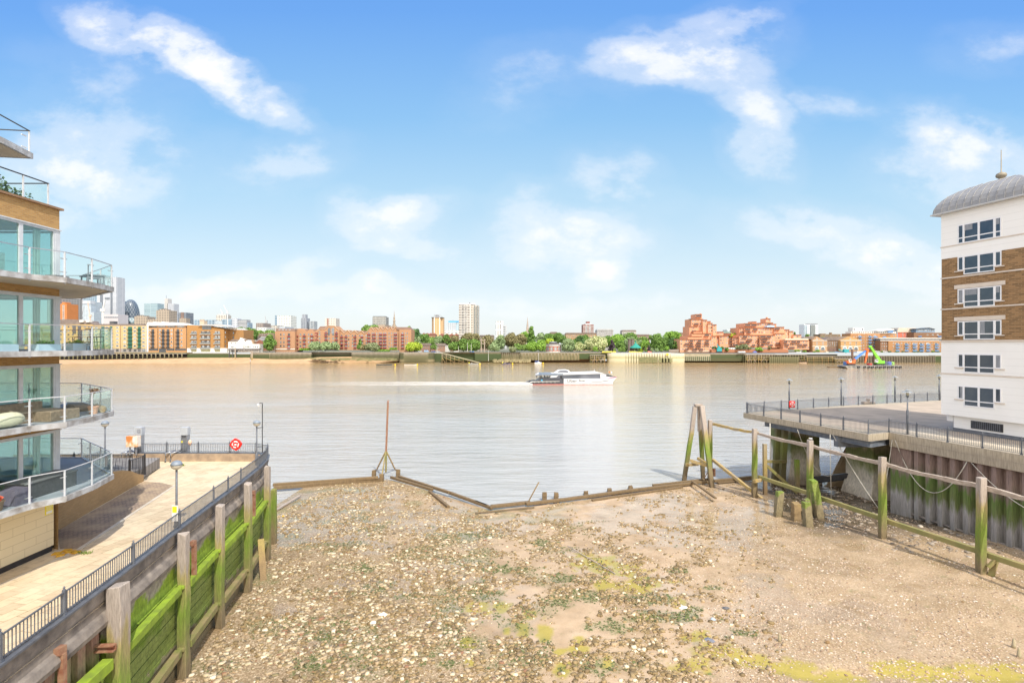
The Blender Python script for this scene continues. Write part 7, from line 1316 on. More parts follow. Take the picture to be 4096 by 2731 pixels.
b=B('tower_block','white slatted tower with dark vertical windows','tower',Q4,1168,470,850);b.box(1127,1212,306,None,gridmat('slats',(.2,.2,.22),(.76,.74,.72),3.4,10,1.0,.5),'wall');b.box(1190,1212,304,None,c_white,'blank_panel',-.4,.4);b.done()
b=B('tower_block','small dark balconied tower right of the slatted one','tower',Q4,1233,450,900);b.box(1214,1252,356,None,gridmat('darkbalc',(.12,.14,.16),(.5,.52,.54),10,3,.9,.5),'wall');b.done()
b=B('tower_block','maroon and white striped tower block with a rooftop tank house','tower',Q4,2214,447,760);b.box(2150,2278,347,None,fbrick('maroon_brick',(.30,.11,.09)),'wall');b.box(2193,2232,312,334,fbrick('maroon_brick',(.3,.11,.09)),'tank_house',4,8);b.box(2180,2248,334,348,c_white,'roof_storey',2,12)
for i in range(7):b.box(2150,2278,360+i*14.5,364+i*14.5,c_white,'white_band',-.4,.4)
b.win([2192,2232],[352+i*14.5 for i in range(7)],22,7,'s',-.2);b.done()
def mastpole(q,x,yb,yt,Y,label,r_=.18,m=None):
 mb=MB();xx=Xq(q,x,Y);mb.tube([(xx,Y,EYE-(qy_(q,yb)-HY)*Y/F),(xx,Y,EYE-(qy_(q,yt)-HY)*Y/F)],[r_,r_*.5],6);one(mb,'pole',m or c_white,label,'pole',base=(xx,Y,9.4))
for x,yt,lb_ in((793,560,'tall white flagpole before the round green trees, left'),(838,572,'white flagpole before the round green trees, right'),(688,600,'lamp standard left of the flagpoles'),(435,600,'thin pole beside the brown houses'),(1040,648,'pole standing before the lock gate wall')):mastpole(Q4,x,665 if x!=1040 else 775,yt,498,lb_)
gt=thing('timber_gantry','tall timber gantry frame beside the flagpoles','frame',(Xq(Q4,975,505),505,9.4));mb=MB()
for x in(955,994):xx=Xq(Q4,x,505);mb.box(xx-.4,xx+.4,505,505.8,9.4,EYE-(qy_(Q4,518)-HY)*505/F)
mb.obj('uprights',m_drift,gt);mb=MB()
for y in(535,575):z=EYE-(qy_(Q4,y)-HY)*505/F;mb.box(Xq(Q4,945,505),Xq(Q4,1004,505),504.6,505,z,z+.6)
mb.obj('cross_beams',m_drift,gt)
def car(q,x,Y,c_,label,van=False):
 xx=Xq(q,x,Y);r=thing('parked_car' if not van else 'parked_van',label,'car' if not van else 'van',(xx,Y,9.4),'cars parked along the far quay');h=1.0 if van else 0
 mb=MB();mb.xprism([(-2.2,.35),(2.2,.35),(2.2,.85+h*.6),(1.5,.95+h*.8),(.9,1.42+h),(-1.2,1.45+h),(-2.0,.95+h*.9)],-.85,.85);mb.obj('body',mat('paint_%d%d'%(x,int(q[0])),c_,c_,1,.25),r,local=True,bevel=.08)
 mb=MB();mb.xprism([(1.3,.98+h*.8),(.85,1.36+h),(-1.1,1.38+h),(-1.6,.98+h*.8)],-.87,.87);mb.obj('windows',c_dark,r,local=True)
 for a in(-1.4,1.4):mb=MB();mb.tube([(a,-.9,.33),(a,.9,.33)],.33,10);mb.obj('wheel',m_black,r,local=True)
for q,x,c_,lb_,v_ in((Q4,235,(.6,.6,.6),'silver car beside the bright lime tree',0),(Q4,310,(.3,.42,.6),'pale blue van right of the lime tree',1),(Q4,395,(.05,.12,.4),'dark blue car left of the white house',0),(Q4,445,(.5,.5,.52),'grey car at the foot of the brown houses',0),(Q4,845,(.1,.25,.6),'blue car under the round green trees',0),(Q4,660,(.7,.7,.7),'white car left of the lamp standard',0),(Q6,1440,(.7,.7,.7),'silver car before the blue balconies',0),(Q6,1350,(.75,.75,.75),'white car just right of the green excavator boom',0)):car(q,x,503.5,c_,lb_,v_)
for q,x0,x1,yt,yb,c_,lb_ in((Q6,748,778,457,488,(.7,.6,.48),'cream site cabin at the left end of the containers'),(Q6,776,850,463,489,(.02,.22,.14),'dark green shipping container'),(Q6,852,932,460,492,(.10,.3,.65),'bright blue site container with openings'),(Q6,932,1014,462,492,(.12,.4,.7),'second bright blue site container'),(Q6,1018,1106,460,490,(.12,.2,.42),'dull blue container left of the mooring pole'),(Q6,1112,1186,455,488,(.66,.68,.74),'white container beside the mooring pole'),(Q6,398,455,455,484,(.78,.74,.72),'small white gabled cabin on the quay'),(Q5,1108,1220,583,612,(.3,.24,.2),'low dark shed at the right end of the park')):
 r=thing('container',lb_,'container',(Xq(q,(x0+x1)/2,502),502,9.4));X0,X1=Xq(q,x0,502),Xq(q,x1,502);z1=EYE-(qy_(q,yt)-HY)*502/F;mb=MB();mb.box(X0,X1,502,505,9.4,z1);mb.obj('body',mat('cont_%d'%x0,c_,tuple(v*.8 for v in c_),.6),r,bevel=.05)
 mb=MB();n=max(3,int((X1-X0)/.8));[mb.box(X0+(i+.5)*(X1-X0)/n-.1,X0+(i+.5)*(X1-X0)/n+.1,501.93,502,9.6,z1-.2)for i in range(n)];mb.obj('ribs',MATS['cont_%d'%x0],r);mb=MB();mb.box(X0,X1,501.95,505.05,z1,z1+.12);mb.obj('roof',mat('cont_roof',(.5,.5,.5),(.4,.4,.4),1),r)
tcx=Xq(Q5,1690,503);tc_=thing('crawler_crane','teal crawler crane with a pale raised jib before the ziggurats','crane',(tcx,503,9.4));m_teal=mat('teal',(.02,.35,.38),(.03,.3,.33),1,.5)
mb=MB();mb.box(tcx-3,tcx+3,501.5,502.3,9.4,10.3);mb.box(tcx-3,tcx+3,504,504.8,9.4,10.3);mb.obj('tracks',m_black,tc_);mb=MB();mb.box(tcx-2,tcx+2.6,501.8,504.5,10.3,13.4);mb.box(tcx-1,tcx+1.2,502,504,13.4,15);mb.obj('cab',m_teal,tc_,bevel=.15);mb=MB();mb.bar((tcx+.5,502.5,13),(Xq(Q5,1668,503),502.5,EYE-(qy_(Q5,518)-HY)*503/F),.7);mb.bar((tcx+.5,502.9,13),(Xq(Q5,1680,503),502.9,EYE-(qy_(Q5,560)-HY)*503/F),1.1,1.1);mb.obj('jib',m_teal,tc_)
mb=MB();mb.bar((Xq(Q6,895,501),501,EYE-(qy_(Q6,433)-HY)*501/F),(Xq(Q6,985,501),501,EYE-(qy_(Q6,470)-HY)*501/F),.8);mb.box(Xq(Q6,955,500),Xq(Q6,1010,500),499,501.5,9.4,12.3);one(mb,'teal_loader',m_teal,'teal loader with a long arm among the blue containers','loader',base=(Xq(Q6,980,501),501,9.4))
for i,x in enumerate((640,676)):
 mb=MB();xx=Xq(Q5,x,508);mb.lathe((xx,508,9.4),[(1.7,0),(1.5,1),(1.5,12),(1.9,12.6)],14);one(mb,'vent_column',mat('vent_brown',(.17,.13,.12),(.13,.1,.09),.5),('left' if i==0 else 'right')+' of two dark cylindrical vent columns in the park','column','dark vent columns',base=(xx,508,9.4))
mb=MB();xx=Xq(Q5,714,507);mb.lathe((xx,507,9.4),[(.1,11),(.6,8.6),(3.2,6.2),(6,4.4),(6,4)],8,cap=True);kb=one(mb,'park_marquee',mat('marquee_teal',(.02,.28,.22),(.03,.24,.2),1),'teal pointed marquee between the vent columns and the lime willow','tent',base=(xx,507,9.4));mb=MB();[mb.box(xx+a-.15,xx+a+.15,505,505.3,9.4,13.5)for a in(-5,0,5)];mb.obj('poles',m_black,kb)
for q,x0,x1,lb_,c_ in((Q5,860,905,'red and white barriers on the cream pier head',(.75,.25,.2)),(Q5,320,480,'yellow flower bed on the pier head',(.7,.6,.1)),(Q5,640,780,'second yellow flower bed on the pier head',(.66,.58,.12)),(Q5,1925,2005,'long white boat trailer on the quay',(.75,.75,.75)),(Q5,2100,2140,'blue and red stack of kit on the lattice jetty',(.2,.25,.6))):
 mb=MB();Y=497;n=int((x1-x0)/12)
 for i in range(n):xx=Xq(q,x0+12*i,Y);mb.box(xx,xx+rr.uniform(1.2,2.1),Y+rr.uniform(0,1.5),Y+2+rr.uniform(0,1),9.3,10.0+rr.uniform(0,.7))
 one(mb,'quay_clutter',mat('clut_%d'%x0,c_,tuple(v*.7 for v in c_),1.5),lb_,'clutter',base=(Xq(q,x0,Y),Y,9.4))
def leafmat(name,c,c2):
 c=tuple(v*1.3 for v in c);c2=tuple(v*1.25 for v in c2)
 m,t,b=newmat(name);g=t.nodes.new('ShaderNodeNewGeometry');t.links.new(ramp(t,g.outputs['Random Per Island'],[(0,c2),(1,c)]),b.inputs['Base Color']);b.inputs['Roughness'].default_value=.65
 b.inputs['Specular IOR Level'].default_value=.2;MATS[name]=m;return m
LM={'green':leafmat('leaf_green',(.15,.25,.055),(.075,.14,.035)),'mid':leafmat('leaf_mid',(.19,.29,.07),(.10,.17,.045)),'lime':leafmat('leaf_lime',(.36,.44,.05),(.22,.31,.035)),'olive':leafmat('leaf_olive',(.24,.21,.10),(.13,.125,.06)),'grey':leafmat('leaf_grey',(.25,.33,.16),(.15,.21,.10)),'dark':leafmat('leaf_dark',(.10,.18,.06),(.05,.10,.035)),'bloom':leafmat('leaf_bloom',(.55,.55,.33),(.20,.27,.08)),'purple':leafmat('leaf_purple',(.09,.065,.085),(.04,.03,.04)),'bright':leafmat('leaf_bright',(.22,.36,.06),(.13,.24,.045)),'sage':leafmat('leaf_sage',(.22,.25,.13),(.13,.16,.08))}
m_bark=mat('bark',(.12,.085,.055),(.08,.06,.04),2,.95)
def tree(q,x,yt,yb,w,kind,label,Y=530,shape='round',group='trees along the far bank',nm='tree',cat='tree'):
 rg=np.random.RandomState(int(x*7+yt)%9999);xx=Xq(q,x,Y);zt=EYE-(qy_(q,yt)-HY)*Y/F;zb=max(9.4,EYE-(qy_(q,yb)-HY)*Y/F)if Y>500 else EYE-(qy_(q,yb)-HY)*Y/F
 W_=w/q[2]*Y/F/2;H=zt-zb;r=thing(nm,label,cat,(xx,Y,zb),group)
 W_*=1.12;c0=zb;lobes=[];n=22 if W_>5 else 11
 for i in range(n):
  u=(i+rg.rand())/n;a=i*2.4+rg.uniform(-.5,.5)
  if shape=='poplar':rad=W_*.5*(1-u**3);s_=W_*rg.uniform(.42,.6)*(1.15-.6*u)
  elif shape=='cone':rad=W_*.8*(1-u*.9);s_=W_*rg.uniform(.34,.48)*(1.1-.65*u)
  else:rad=W_*.8*(1-abs(u*1.5-.6)**2*.75);s_=W_*rg.uniform(.32,.5)
  rr_=rad*(.35+.65*rg.rand());s_=min(s_,H*.32);lobes.append((xx+rr_*math.cos(a),Y+rr_*math.sin(a),c0+s_*.75+u*max(.1,zt-c0-s_*1.7),s_))
 L_=[]
 for lx,ly,lz,s_ in lobes:
  k=int(min(330,max(60,42*s_**1.5)));d=rg.normal(size=(k,3));d/=np.linalg.norm(d,axis=1)[:,None];p=np.array([lx,ly,lz])+d*s_*(rg.uniform(.7,1.1,(k,1)))*np.array([1,1,.9]);L_.append(np.hstack([p,d]))
 A=np.vstack(L_);A=A[A[:,2]>zb+.2];k=len(A);sz=(.55 if Y<640 else.7)*rg.uniform(.6,1.4,(k,1))*(1 if W_>4 else.6)
 nrm_=A[:,3:]+rg.normal(size=(k,3))*.55;nrm_/=np.linalg.norm(nrm_,axis=1)[:,None];a=np.cross(nrm_,rg.normal(size=(k,3)));a/=np.linalg.norm(a,axis=1)[:,None];b_=np.cross(nrm_,a)
 V=np.stack([A[:,:3]-a*sz,A[:,:3]-b_*sz*.8,A[:,:3]+a*sz,A[:,:3]+b_*sz*.8],1).reshape(-1,3)-np.array([xx,Y,zb])
 o=np_mesh('crown',V,np.arange(4*k).reshape(-1,4),LM[kind]);o.parent=r
 mb=MB();th=max(.15,W_*.06);mb.tube([(xx,Y,zb-.3),(xx+.1,Y,zb+H*.35),(xx,Y,zb+H*.7)],[th,th*.7,th*.3],6)
 for i in range(4):lx,ly,lz,s_=lobes[i];mb.tube([(xx,Y,zb+H*.25),(lx,ly,lz)],[th*.5,th*.15],5)
 mb.obj('trunk',m_bark,r);return r
T=[(Q2,2240,520,650,120,'mid','green tree rising behind the brown riverside flats',560),(Q3,250,322,480,170,'mid','broad green tree behind the white pub chimney',580),(Q3,320,330,470,110,'green','darker tree right of the broad one behind the pub',590),(Q3,400,352,440,130,'mid','low green canopy behind the brown terraces',700),(Q3,520,348,440,150,'mid','green canopy left of the gabled warehouse',700),(Q3,525,396,598,125,'green','dense dark green tree against the left warehouse wing',506),(Q3,1060,485,592,125,'grey','left of three round grey green trees before the warehouse centre',506),(Q3,1185,485,592,130,'grey','middle one of three round grey green trees before the warehouse',506),(Q3,1293,490,592,110,'grey','right of three round grey green trees before the warehouse',506),(Q3,1590,455,590,90,'green','narrow upright tree before the low zigzag gables',506,'cone'),(Q3,1625,515,590,90,'olive','small olive bush left of the grey green shrub tree',505),(Q3,1735,495,600,150,'sage','wide grey green shrub tree before the right warehouse gables',506),(Q3,1665,290,400,110,'mid','bright tree top behind the gables, left',640),(Q3,1755,285,400,130,'mid','bright tree top behind the gables, below the grey tower',645),(Q3,2165,296,480,90,'mid','tree top behind the right warehouse wing',560),(Q3,2240,330,520,120,'dark','dark tree right of the warehouse end',560),(Q3,2250,425,580,110,'grey','pale green tree above the lime coloured one',530),(Q3,2320,395,560,110,'green','dark mixed tree right of the pale green one',560),(Q3,2225,487,604,168,'lime','bright lime green round tree at the right warehouse corner',507),(Q4,300,450,600,110,'green','green tree left of the tan tower foot',570),(Q4,365,490,600,110,'mid','mid green tree behind the brown houses',550),(Q4,450,475,600,120,'grey','grey green round tree before the tan tower',552),(Q4,545,450,600,100,'green','tall green tree right of the tan tower',550),(Q4,640,470,600,130,'olive','olive tree behind the left flagpole',556),(Q4,800,440,560,150,'olive','brown olive tree below the tallest tower block',560),(Q4,880,445,570,110,'olive','second brown olive tree below the tallest tower block',565),(Q4,400,567,648,85,'green','small dark street tree between the brown houses',510),(Q4,640,545,655,120,'green','round dark green tree left in the row behind the flagpoles',507),(Q4,745,505,658,150,'green','largest round green tree behind the flagpoles',507),(Q4,860,510,658,170,'green','wide round green tree right of the flagpoles',508),(Q4,1030,460,640,130,'olive','brown tree right of the timber gantry',530),(Q4,1110,535,660,150,'grey','pale willow behind the broken wall',507,'cone'),(Q4,1180,460,640,130,'grey','tall pale grey tree with bare limbs',530),(Q4,1310,435,620,170,'olive','big brown green tree in the park centre',545),(Q4,1410,450,620,150,'olive','brown green tree left of the poplar',548),(Q4,1460,425,560,110,'bright','light green tree top at the plain church spire',575),(Q4,1545,356,600,115,'green','tall twin topped poplar beside the church spire',525,'poplar'),(Q4,1325,600,690,100,'sage','grey green bush spilling over the broken wall',503),(Q4,1380,565,655,90,'mid','small round green tree before the poplar, left',508),(Q4,1460,580,655,90,'mid','small round green tree before the poplar, middle',508),(Q4,1555,540,662,130,'bright','leafy green tree at the poplar foot',507),(Q4,1660,520,662,120,'bright','leafy green tree just left of the red rotunda',507),(Q4,1650,440,560,110,'grey','grey green tree right of the poplar',560),(Q4,1740,445,570,130,'green','dark green tree above the rotunda, left',560),(Q4,1765,505,600,110,'lime','yellow green tree directly behind the rotunda',530),(Q4,1860,435,570,150,'green','broad dark tree behind the rotunda, right',562),(Q4,1975,500,665,150,'grey','large grey green tree right of the rotunda',515),(Q4,2110,540,664,110,'bloom','small yellow cream flowering tree right of the rotunda',508),(Q4,2060,510,650,110,'green','dark tree between the rotunda and the cream chestnut',530),(Q5,55,410,600,130,'dark','dark round tree before the yellow estate',530),(Q5,110,400,590,170,'green','broad dark green tree left of the cream chestnut',545),(Q5,268,412,606,240,'bloom','largest cream flowering chestnut in the park',512),(Q5,380,415,560,110,'green','dark green tree right behind the chestnut',550),(Q5,495,392,560,190,'bright','light green spreading tree right of the chestnut',540),(Q5,435,470,606,100,'purple','dark purple copper beech right of the chestnut',509,'cone'),(Q5,545,470,610,110,'green','green tree right of the copper beech',512),(Q5,640,378,520,190,'green','broad dark tree before the white topped block',560),(Q5,645,425,600,130,'grey','grey green tree behind the vent columns',530),(Q5,740,455,600,130,'grey','grey green tree behind the teal marquee',535),(Q5,825,470,560,110,'bright','bright green tree right of the marquee',528),(Q5,775,546,612,50,'lime','lime weeping willow right of the marquee',504,'cone'),(Q5,832,528,610,44,'mid','slim green tree beside the lime willow',504,'cone'),(Q5,870,525,606,46,'purple','slim dark purple tree right of the lime willow',506,'cone'),(Q5,800,425,520,110,'mid','mid green tree before the brown brick terrace',560),(Q5,960,385,600,165,'green','tallest dense green tree left of the ziggurats',525),(Q5,1060,430,600,120,'green','green tree right of the tallest dense one',535),(Q5,1145,360,470,210,'bright','sunlit bright canopy behind, left of the ziggurat',600),(Q5,1140,440,590,110,'dark','dark tree below the sunlit canopy',530),(Q5,1205,470,590,100,'green','green tree touching the left ziggurat',520),(Q5,885,405,470,60,'mid','small tree top by the brown brick terrace',580),(Q5,240,540,606,60,'bright','small bright shrub before the chestnut',503),(Q5,530,555,610,50,'mid','sapling on the pier head, left of the vent columns',500),(Q5,570,550,610,46,'mid','second sapling left of the vent columns',500),(Q5,905,560,606,40,'grey','first grey green sapling right of the purple tree',501),(Q5,960,565,606,46,'grey','second grey green sapling right of the purple tree',501),(Q5,1015,568,606,46,'mid','third sapling near the end of the park',501),(Q5,465,565,610,34,'mid','small shrub at the yellow flower bed',500),(Q5,1080,535,600,70,'bright','low light shrub before the dark shed',510),(Q5,1850,385,440,90,'lime','bright lime tree between the two ziggurats',530),(Q5,1640,545,572,60,'dark','dark shrub above the garden wall, leftmost',503.4),(Q5,1730,545,572,50,'green','green shrub behind the teal crane',503.4),(Q5,1785,555,600,55,'green','round green shrub right of the teal crane',502.5),(Q5,1925,528,582,110,'sage','wide sage shrub on the terrace garden',503.6),(Q5,1990,513,578,90,'sage','tallest sage shrub on the terrace garden',503.6),(Q5,2050,548,580,70,'sage','low sage shrub on the terrace garden',503.6),(Q5,2165,552,600,100,'bright','bright green shrub spilling over the garden wall',502.4),(Q9,455,900,985,90,'olive','brown green shrub before the right ziggurat',503),(Q9,1115,985,1040,120,'bright','green shrub left of the white cabin',503),(Q9,1280,1010,1050,100,'bright','green shrub right of the white cabin',503),(Q9,1600,990,1045,95,'bright','round green shrub at the left pedimented gable',503),(Q9,1510,1025,1060,70,'bright','low green shrub at the warehouse corner',502.5),(Q9,1355,615,700,100,'mid','green tree at the foot of the white slab tower',700),(Q9,1720,680,760,110,'lime','yellow green tree between the pediment and brown flats',560),(Q9,1045,572,640,60,'green','green tree top behind the ziggurat tail',560)]
for t_ in T:tree(*t_[:7],Y=t_[7],shape=t_[8]if len(t_)>8 else 'round')
for i,(x,lb_)in enumerate(((1160,'shrub beside the mooring pole'),(1405,'leftmost shrub under the blue balconies'),(1490,'second shrub under the blue balconies'),(1580,'third shrub under the blue balconies'),(1650,'fourth shrub under the blue balconies'),(1790,'fifth shrub, left of the dark archway'),(1830,'sixth shrub, just left of the dark archway'),(2003,'round shrub right of the dark archway'),(2065,'last shrub beside the white tower'))):tree(Q6,x,446+(i*7)%12,485,38,'mid' if i%2 else 'sage',lb_,Y=504,nm='shrub',cat='shrub',group='shrubs on the right quay')
for q,x0,x1,y,lb_ in((Q3,875,1000,568,'clipped green hedge left of the three round trees'),(Q3,1745,1935,584,'low bright hedge before the right warehouse gables'),(Q3,1935,2020,562,'small hedge near the warehouse wing')):
 mb=MB();hr=random.Random(x0)
 for i in range(900):
  p=Vector((Xq(q,hr.uniform(x0,x1),504),504+hr.uniform(0,2),EYE-(qy_(q,hr.uniform(y,y+22))-HY)*504/F));a=Vector((hr.gauss(0,1),hr.gauss(0,1),hr.gauss(0,1))).normalized()*.5;c_=a.cross(Vector((hr.gauss(0,1),hr.gauss(0,1),hr.gauss(0,1)))).normalized()*.4;mb.add([p-a,p-c_,p+a,p+c_],[(0,1,2,3)])
 one(mb,'hedge',LM['bright'],lb_,'hedge',base=(Xq(q,x0,504),504,9.4))
def hull(mb,L_,W_,H,bow=.35,n=14,mi=0,stern=.85,sheer=.15,x0=0):
 rg_=[];
 for i in range(n+1):
  t_=i/n;w_=W_/2*(stern+(1-stern)*min(1,t_*3))*(1 if t_<1-bow else max(.02,(1-((t_-(1-bow))/bow)**2)));z=H*(1+sheer*max(0,(t_-.5)*2)**2);x=x0-L_/2+L_*t_
  rg_.append([(x,-w_,z),(x-.02*L_*t_,-w_*.8,-.15),(x-.02*L_*t_,w_*.8,-.15),(x,w_,z)])
 mb.add([p for r_ in rg_ for p in r_],[(i*4+k,(i+1)*4+k,(i+1)*4+(k+1)%4,i*4+(k+1)%4)for i in range(n)for k in range(4)]+[(0,1,2,3),(n*4+3,n*4+2,n*4+1,n*4)],mi)
def wpos(q,x,y):p=P(qx_(q,x),qy_(q,y),0);return p
def small_boat(q,x,y,L_,label,c_,kind,rz=0):
 p=wpos(q,x,y);r=thing({'rib':'inflatable_boat','row':'rowing_boat','sail':'sailing_boat'}[kind],label,'boat',p,'boats moored off the far bank',rz);m_=mat('hull_%d'%x,c_,tuple(v*.8 for v in c_),1,.4);mb=MB();hull(mb,L_,L_*.3,.65 if kind!='sail' else.95);mb.obj('hull',m_,r,local=True)
 mb=MB();hull(mb,L_*.86,L_*.2,.67 if kind!='sail' else.97);mb.obj('cockpit',m_darkw if kind!='sail' else m_white,r,local=True)
 if kind=='rib':
  mb=MB();mb.cbox((-L_*.44,0,1.1),(.7,.6,1.1));mb.obj('outboard_motor',MATS['sign_yellow'],r,local=True,bevel=.1)
  for k in range(3):mb=MB();mb.cbox((-L_*.15+k*L_*.14,0,.85),(.5,.7,.5));mb.obj('seat',m_black if k else m_white,r,local=True)
 if kind=='sail':
  mb=MB();mb.tube([(.4,0,.9),(.4,0,9.4)],.09,6);mb.obj('mast',m_white,r,local=True);mb=MB();mb.cbox((.6,0,1.2),(2.2,1.1,.5));mb.obj('cabin',m_white,r,local=True,bevel=.1);mb=MB();mb.bar((.4,0,2.0),(-2.6,0,1.7),.35,.5);mb.obj('furled_sail',mat('sail_blue',(.03,.12,.5),(.04,.1,.4),1),r,local=True);mb=MB();mb.tube([(.4,0,9.2),(L_*.48,0,1)],.03,4);mb.tube([(.4,0,9.2),(-L_*.46,0,1)],.03,4);mb.obj('rigging',m_steel,r,local=True)
small_boat(Q3,1876,763,13,'long dark open boat below the gabled warehouse',(.05,.08,.10),'row');small_boat(Q3,2182,765,10,'white open boat below the rounded pier head',(.72,.7,.66),'row',.1);small_boat(Q4,862,812,8.2,'grey inflatable boat with a yellow motor below the ramp',(.38,.42,.44),'rib',.1);small_boat(Q4,1250,810,7.2,'navy and red inflatable boat with a yellow motor',(.10,.09,.18),'rib',.05);small_boat(Q4,1624,804,6.2,'white sailing boat with a blue furled sail',(.78,.78,.78),'sail')
for q,x,y,lb_ in((Q3,2001,768,'yellow buoy right of the long dark boat'),(Q3,2262,768,'yellow buoy right of the white open boat'),(Q4,940,818,'yellow buoy right of the grey inflatable'),(Q4,1324,815,'yellow buoy right of the navy inflatable'),(Q4,1682,807,'yellow buoy right of the sailing boat')):
 p=wpos(q,x,y);mb=MB();mb.lathe((p.x,p.y,-.3),[(.1,0),(.5,.3),(.65,.7),(.5,1.15),(.15,1.35),(.05,1.6)],12);one(mb,'mooring_buoy',mat('buoy',(.85,.62,.02),(.8,.58,.02),1,.4),lb_,'buoy','yellow mooring buoys',base=p,smooth=True)
p=P(qx_(Q6,1293),qy_(Q6,655),0);YB=p.y;kB=YB/F/2.94;bx=lambda x:(x-1293)*kB;bz=lambda y:(655-y)*kB
bg_=thing('work_barge','long steel work barge hung with tyre fenders','barge',p);m_bh=mat('barge_hull',(.12,.12,.12),(.34,.32,.29),.35,.7)
mb=MB();mb.xprism([(bx(965),bz(634)),(bx(1005),bz(655)-.5),(bx(1615),bz(655)-.5),(bx(1622),bz(624)),(bx(1110),bz(622)),(bx(975),bz(622))],-1,9);mb.obj('hull',m_bh,bg_,local=True);mb=MB();mb.box(bx(1000),bx(1620),-1.05,-.95,bz(622),bz(622)+.15);mb.box(bx(1110),bx(1620),8.9,9,bz(612),bz(612)+.15);[mb.box(bx(x),bx(x)+.1,-.9,-.8,bz(622),bz(612))for x in range(1110,1620,24)];mb.obj('deck_edge_rail',m_drift,bg_,local=True)
for x in(1118,1190,1238,1283,1328,1374,1421,1467,1512,1560,1605):mb=MB();pts=[(bx(x)+.75*math.cos(a),-1.25,bz(642)+.75*math.sin(a))for a in np.linspace(0,6.28,13)];mb.tube(pts,.3,6,cap=False);mb.obj('tyre_fender',m_black,bg_,local=True)
W3=lambda x,y,d=3:Vector((p.x+bx(x),YB+d,bz(y)));dz_=bz(620)
def excav(name,label,c_,x,arm,cabx,cab_y,extra=None):
 r=thing(name,label,'excavator',(p.x+bx(x),YB+3,dz_));m_=mat(name+'_paint',c_,tuple(v*.8 for v in c_),1,.4)
 for d in(1.2,4.2):mb=MB();mb.xprism([(bx(x-42)+p.x,dz_+.3),(bx(x-36)+p.x,dz_),(bx(x+36)+p.x,dz_),(bx(x+42)+p.x,dz_+.3),(bx(x+40)+p.x,dz_+1.0),(bx(x-40)+p.x,dz_+1.0)],YB+d,YB+d+.8);mb.obj('track',m_black,r)
 mb=MB();mb.box(p.x+bx(cabx-45),p.x+bx(cabx+45),YB+1.3,YB+4.8,dz_+1.1,dz_+3.1);mb.obj('body',m_,r,bevel=.15);mb=MB();mb.box(p.x+bx(cab_y-14),p.x+bx(cab_y+14),YB+1.1,YB+2.6,dz_+2.0,dz_+4.2);mb.obj('cab',m_white,r,bevel=.1);mb=MB();mb.box(p.x+bx(cab_y-10),p.x+bx(cab_y+10),YB+1.05,YB+1.1,dz_+2.9,dz_+4.0);mb.obj('cab_window',c_dark,r)
 for a,b_,w_,mm,nm_ in arm:mb=MB();mb.bar(W3(*a),W3(*b_),w_,w_,taper=.75);mb.obj(nm_,mm or m_,r)
 return r
m_arm=mat('arm_blue',(.08,.22,.62),(.1,.25,.6),1,.4)
excav('long_reach_excavator','orange excavator with a blue and orange long reach arm on the barge',(.85,.17,.04),1065,[((1100,590),(1120,545),1.3,None,'boom_foot'),((1118,548),(1180,500),1.4,m_arm,'boom'),((1176,503),(1262,437),1.2,m_arm,'boom_upper'),((1268,436),(1250,540),1.3,None,'stick'),((1250,535),(1238,592),1.0,None,'stick_tip'),((1250,430),(1272,452),1.8,None,'knuckle')],1062,1048)
excav('green_crane_excavator','bright green telescopic crane on the barge',(.22,.72,.05),1400,[((1412,572),(1345,470),1.9,None,'boom'),((1350,476),(1305,402),1.4,None,'boom_upper'),((1312,400),(1284,396),1.3,None,'boom_head'),((1410,575),(1372,500),.5,m_black,'ram')],1410,1360)
for x0,x1,y0,c_,lb_ in((1015,1058,580,(.08,.2,.5),'blue tank at the barge stern'),(1510,1555,580,(.12,.16,.5),'blue cabin at the right end of the barge'),(1556,1588,582,(.35,.65,.15),'green and grey cabin at the barge end'),(1468,1508,576,(.1,.13,.16),'dark heap of kit beside the blue cabin'),(1294,1322,600,(.7,.06,.05),'red drum on the barge deck')):
 mb=MB();mb.box(p.x+bx(x0),p.x+bx(x1),YB+3,YB+6.5,dz_,bz(y0));cb_=one(mb,'deck_cabin',mat('cab_%d'%x0,c_,tuple(v*.8 for v in c_),1.2,.6),lb_,'cabin',base=(p.x+bx(x0),YB+3,dz_),bevel=.12);mb=MB();mb.box(p.x+bx(x0+6),p.x+bx(x0+16),YB+2.95,YB+3,dz_+.4,bz(y0)-.5);mb.obj('door',c_dark,cb_)
for x,yt,lb_ in((1130,430,'left rusty spud pole standing through the barge'),(1393,430,'right dark spud pole behind the green crane')):mb=MB();xx=p.x+bx(x);mb.tube([(xx,YB+7,-1),(xx,YB+7,bz(yt))],.75,10);one(mb,'spud_pole',mat('spud',(.14,.08,.06),(.2,.12,.08),.6),lb_,'pole','spud poles of the barge',base=(xx,YB+7,0))
mb=MB();q_=wpos(Q6,852,645);mb.cbox((q_.x,q_.y,.3),(10,3,.9));one(mb,'mooring_raft',m_postd,'low brown mooring raft left of the barge','raft',base=q_,bevel=.2);mb=MB();mb.tube(sag((q_.x+5,q_.y,.5),(p.x+bx(975),YB,bz(628)),.6),.12,5);one(mb,'mooring_line',m_rope,'pale mooring line between the raft and the barge','rope',base=(q_.x+5,q_.y,.5))
fp=P(2283,1535.5,0);FY=fp.y;kf=FY/F/4.704
fx=lambda x:(x/4.704+2040-2283)*FY/F;fz=lambda y:(402-y)*kf
fr=thing('river_bus','white and dark grey catamaran river bus heading right with a foaming wake','ferry',(fp.x,FY,0));L0=lambda pts:[(fx(a),fz(b_))for a,b_ in pts]
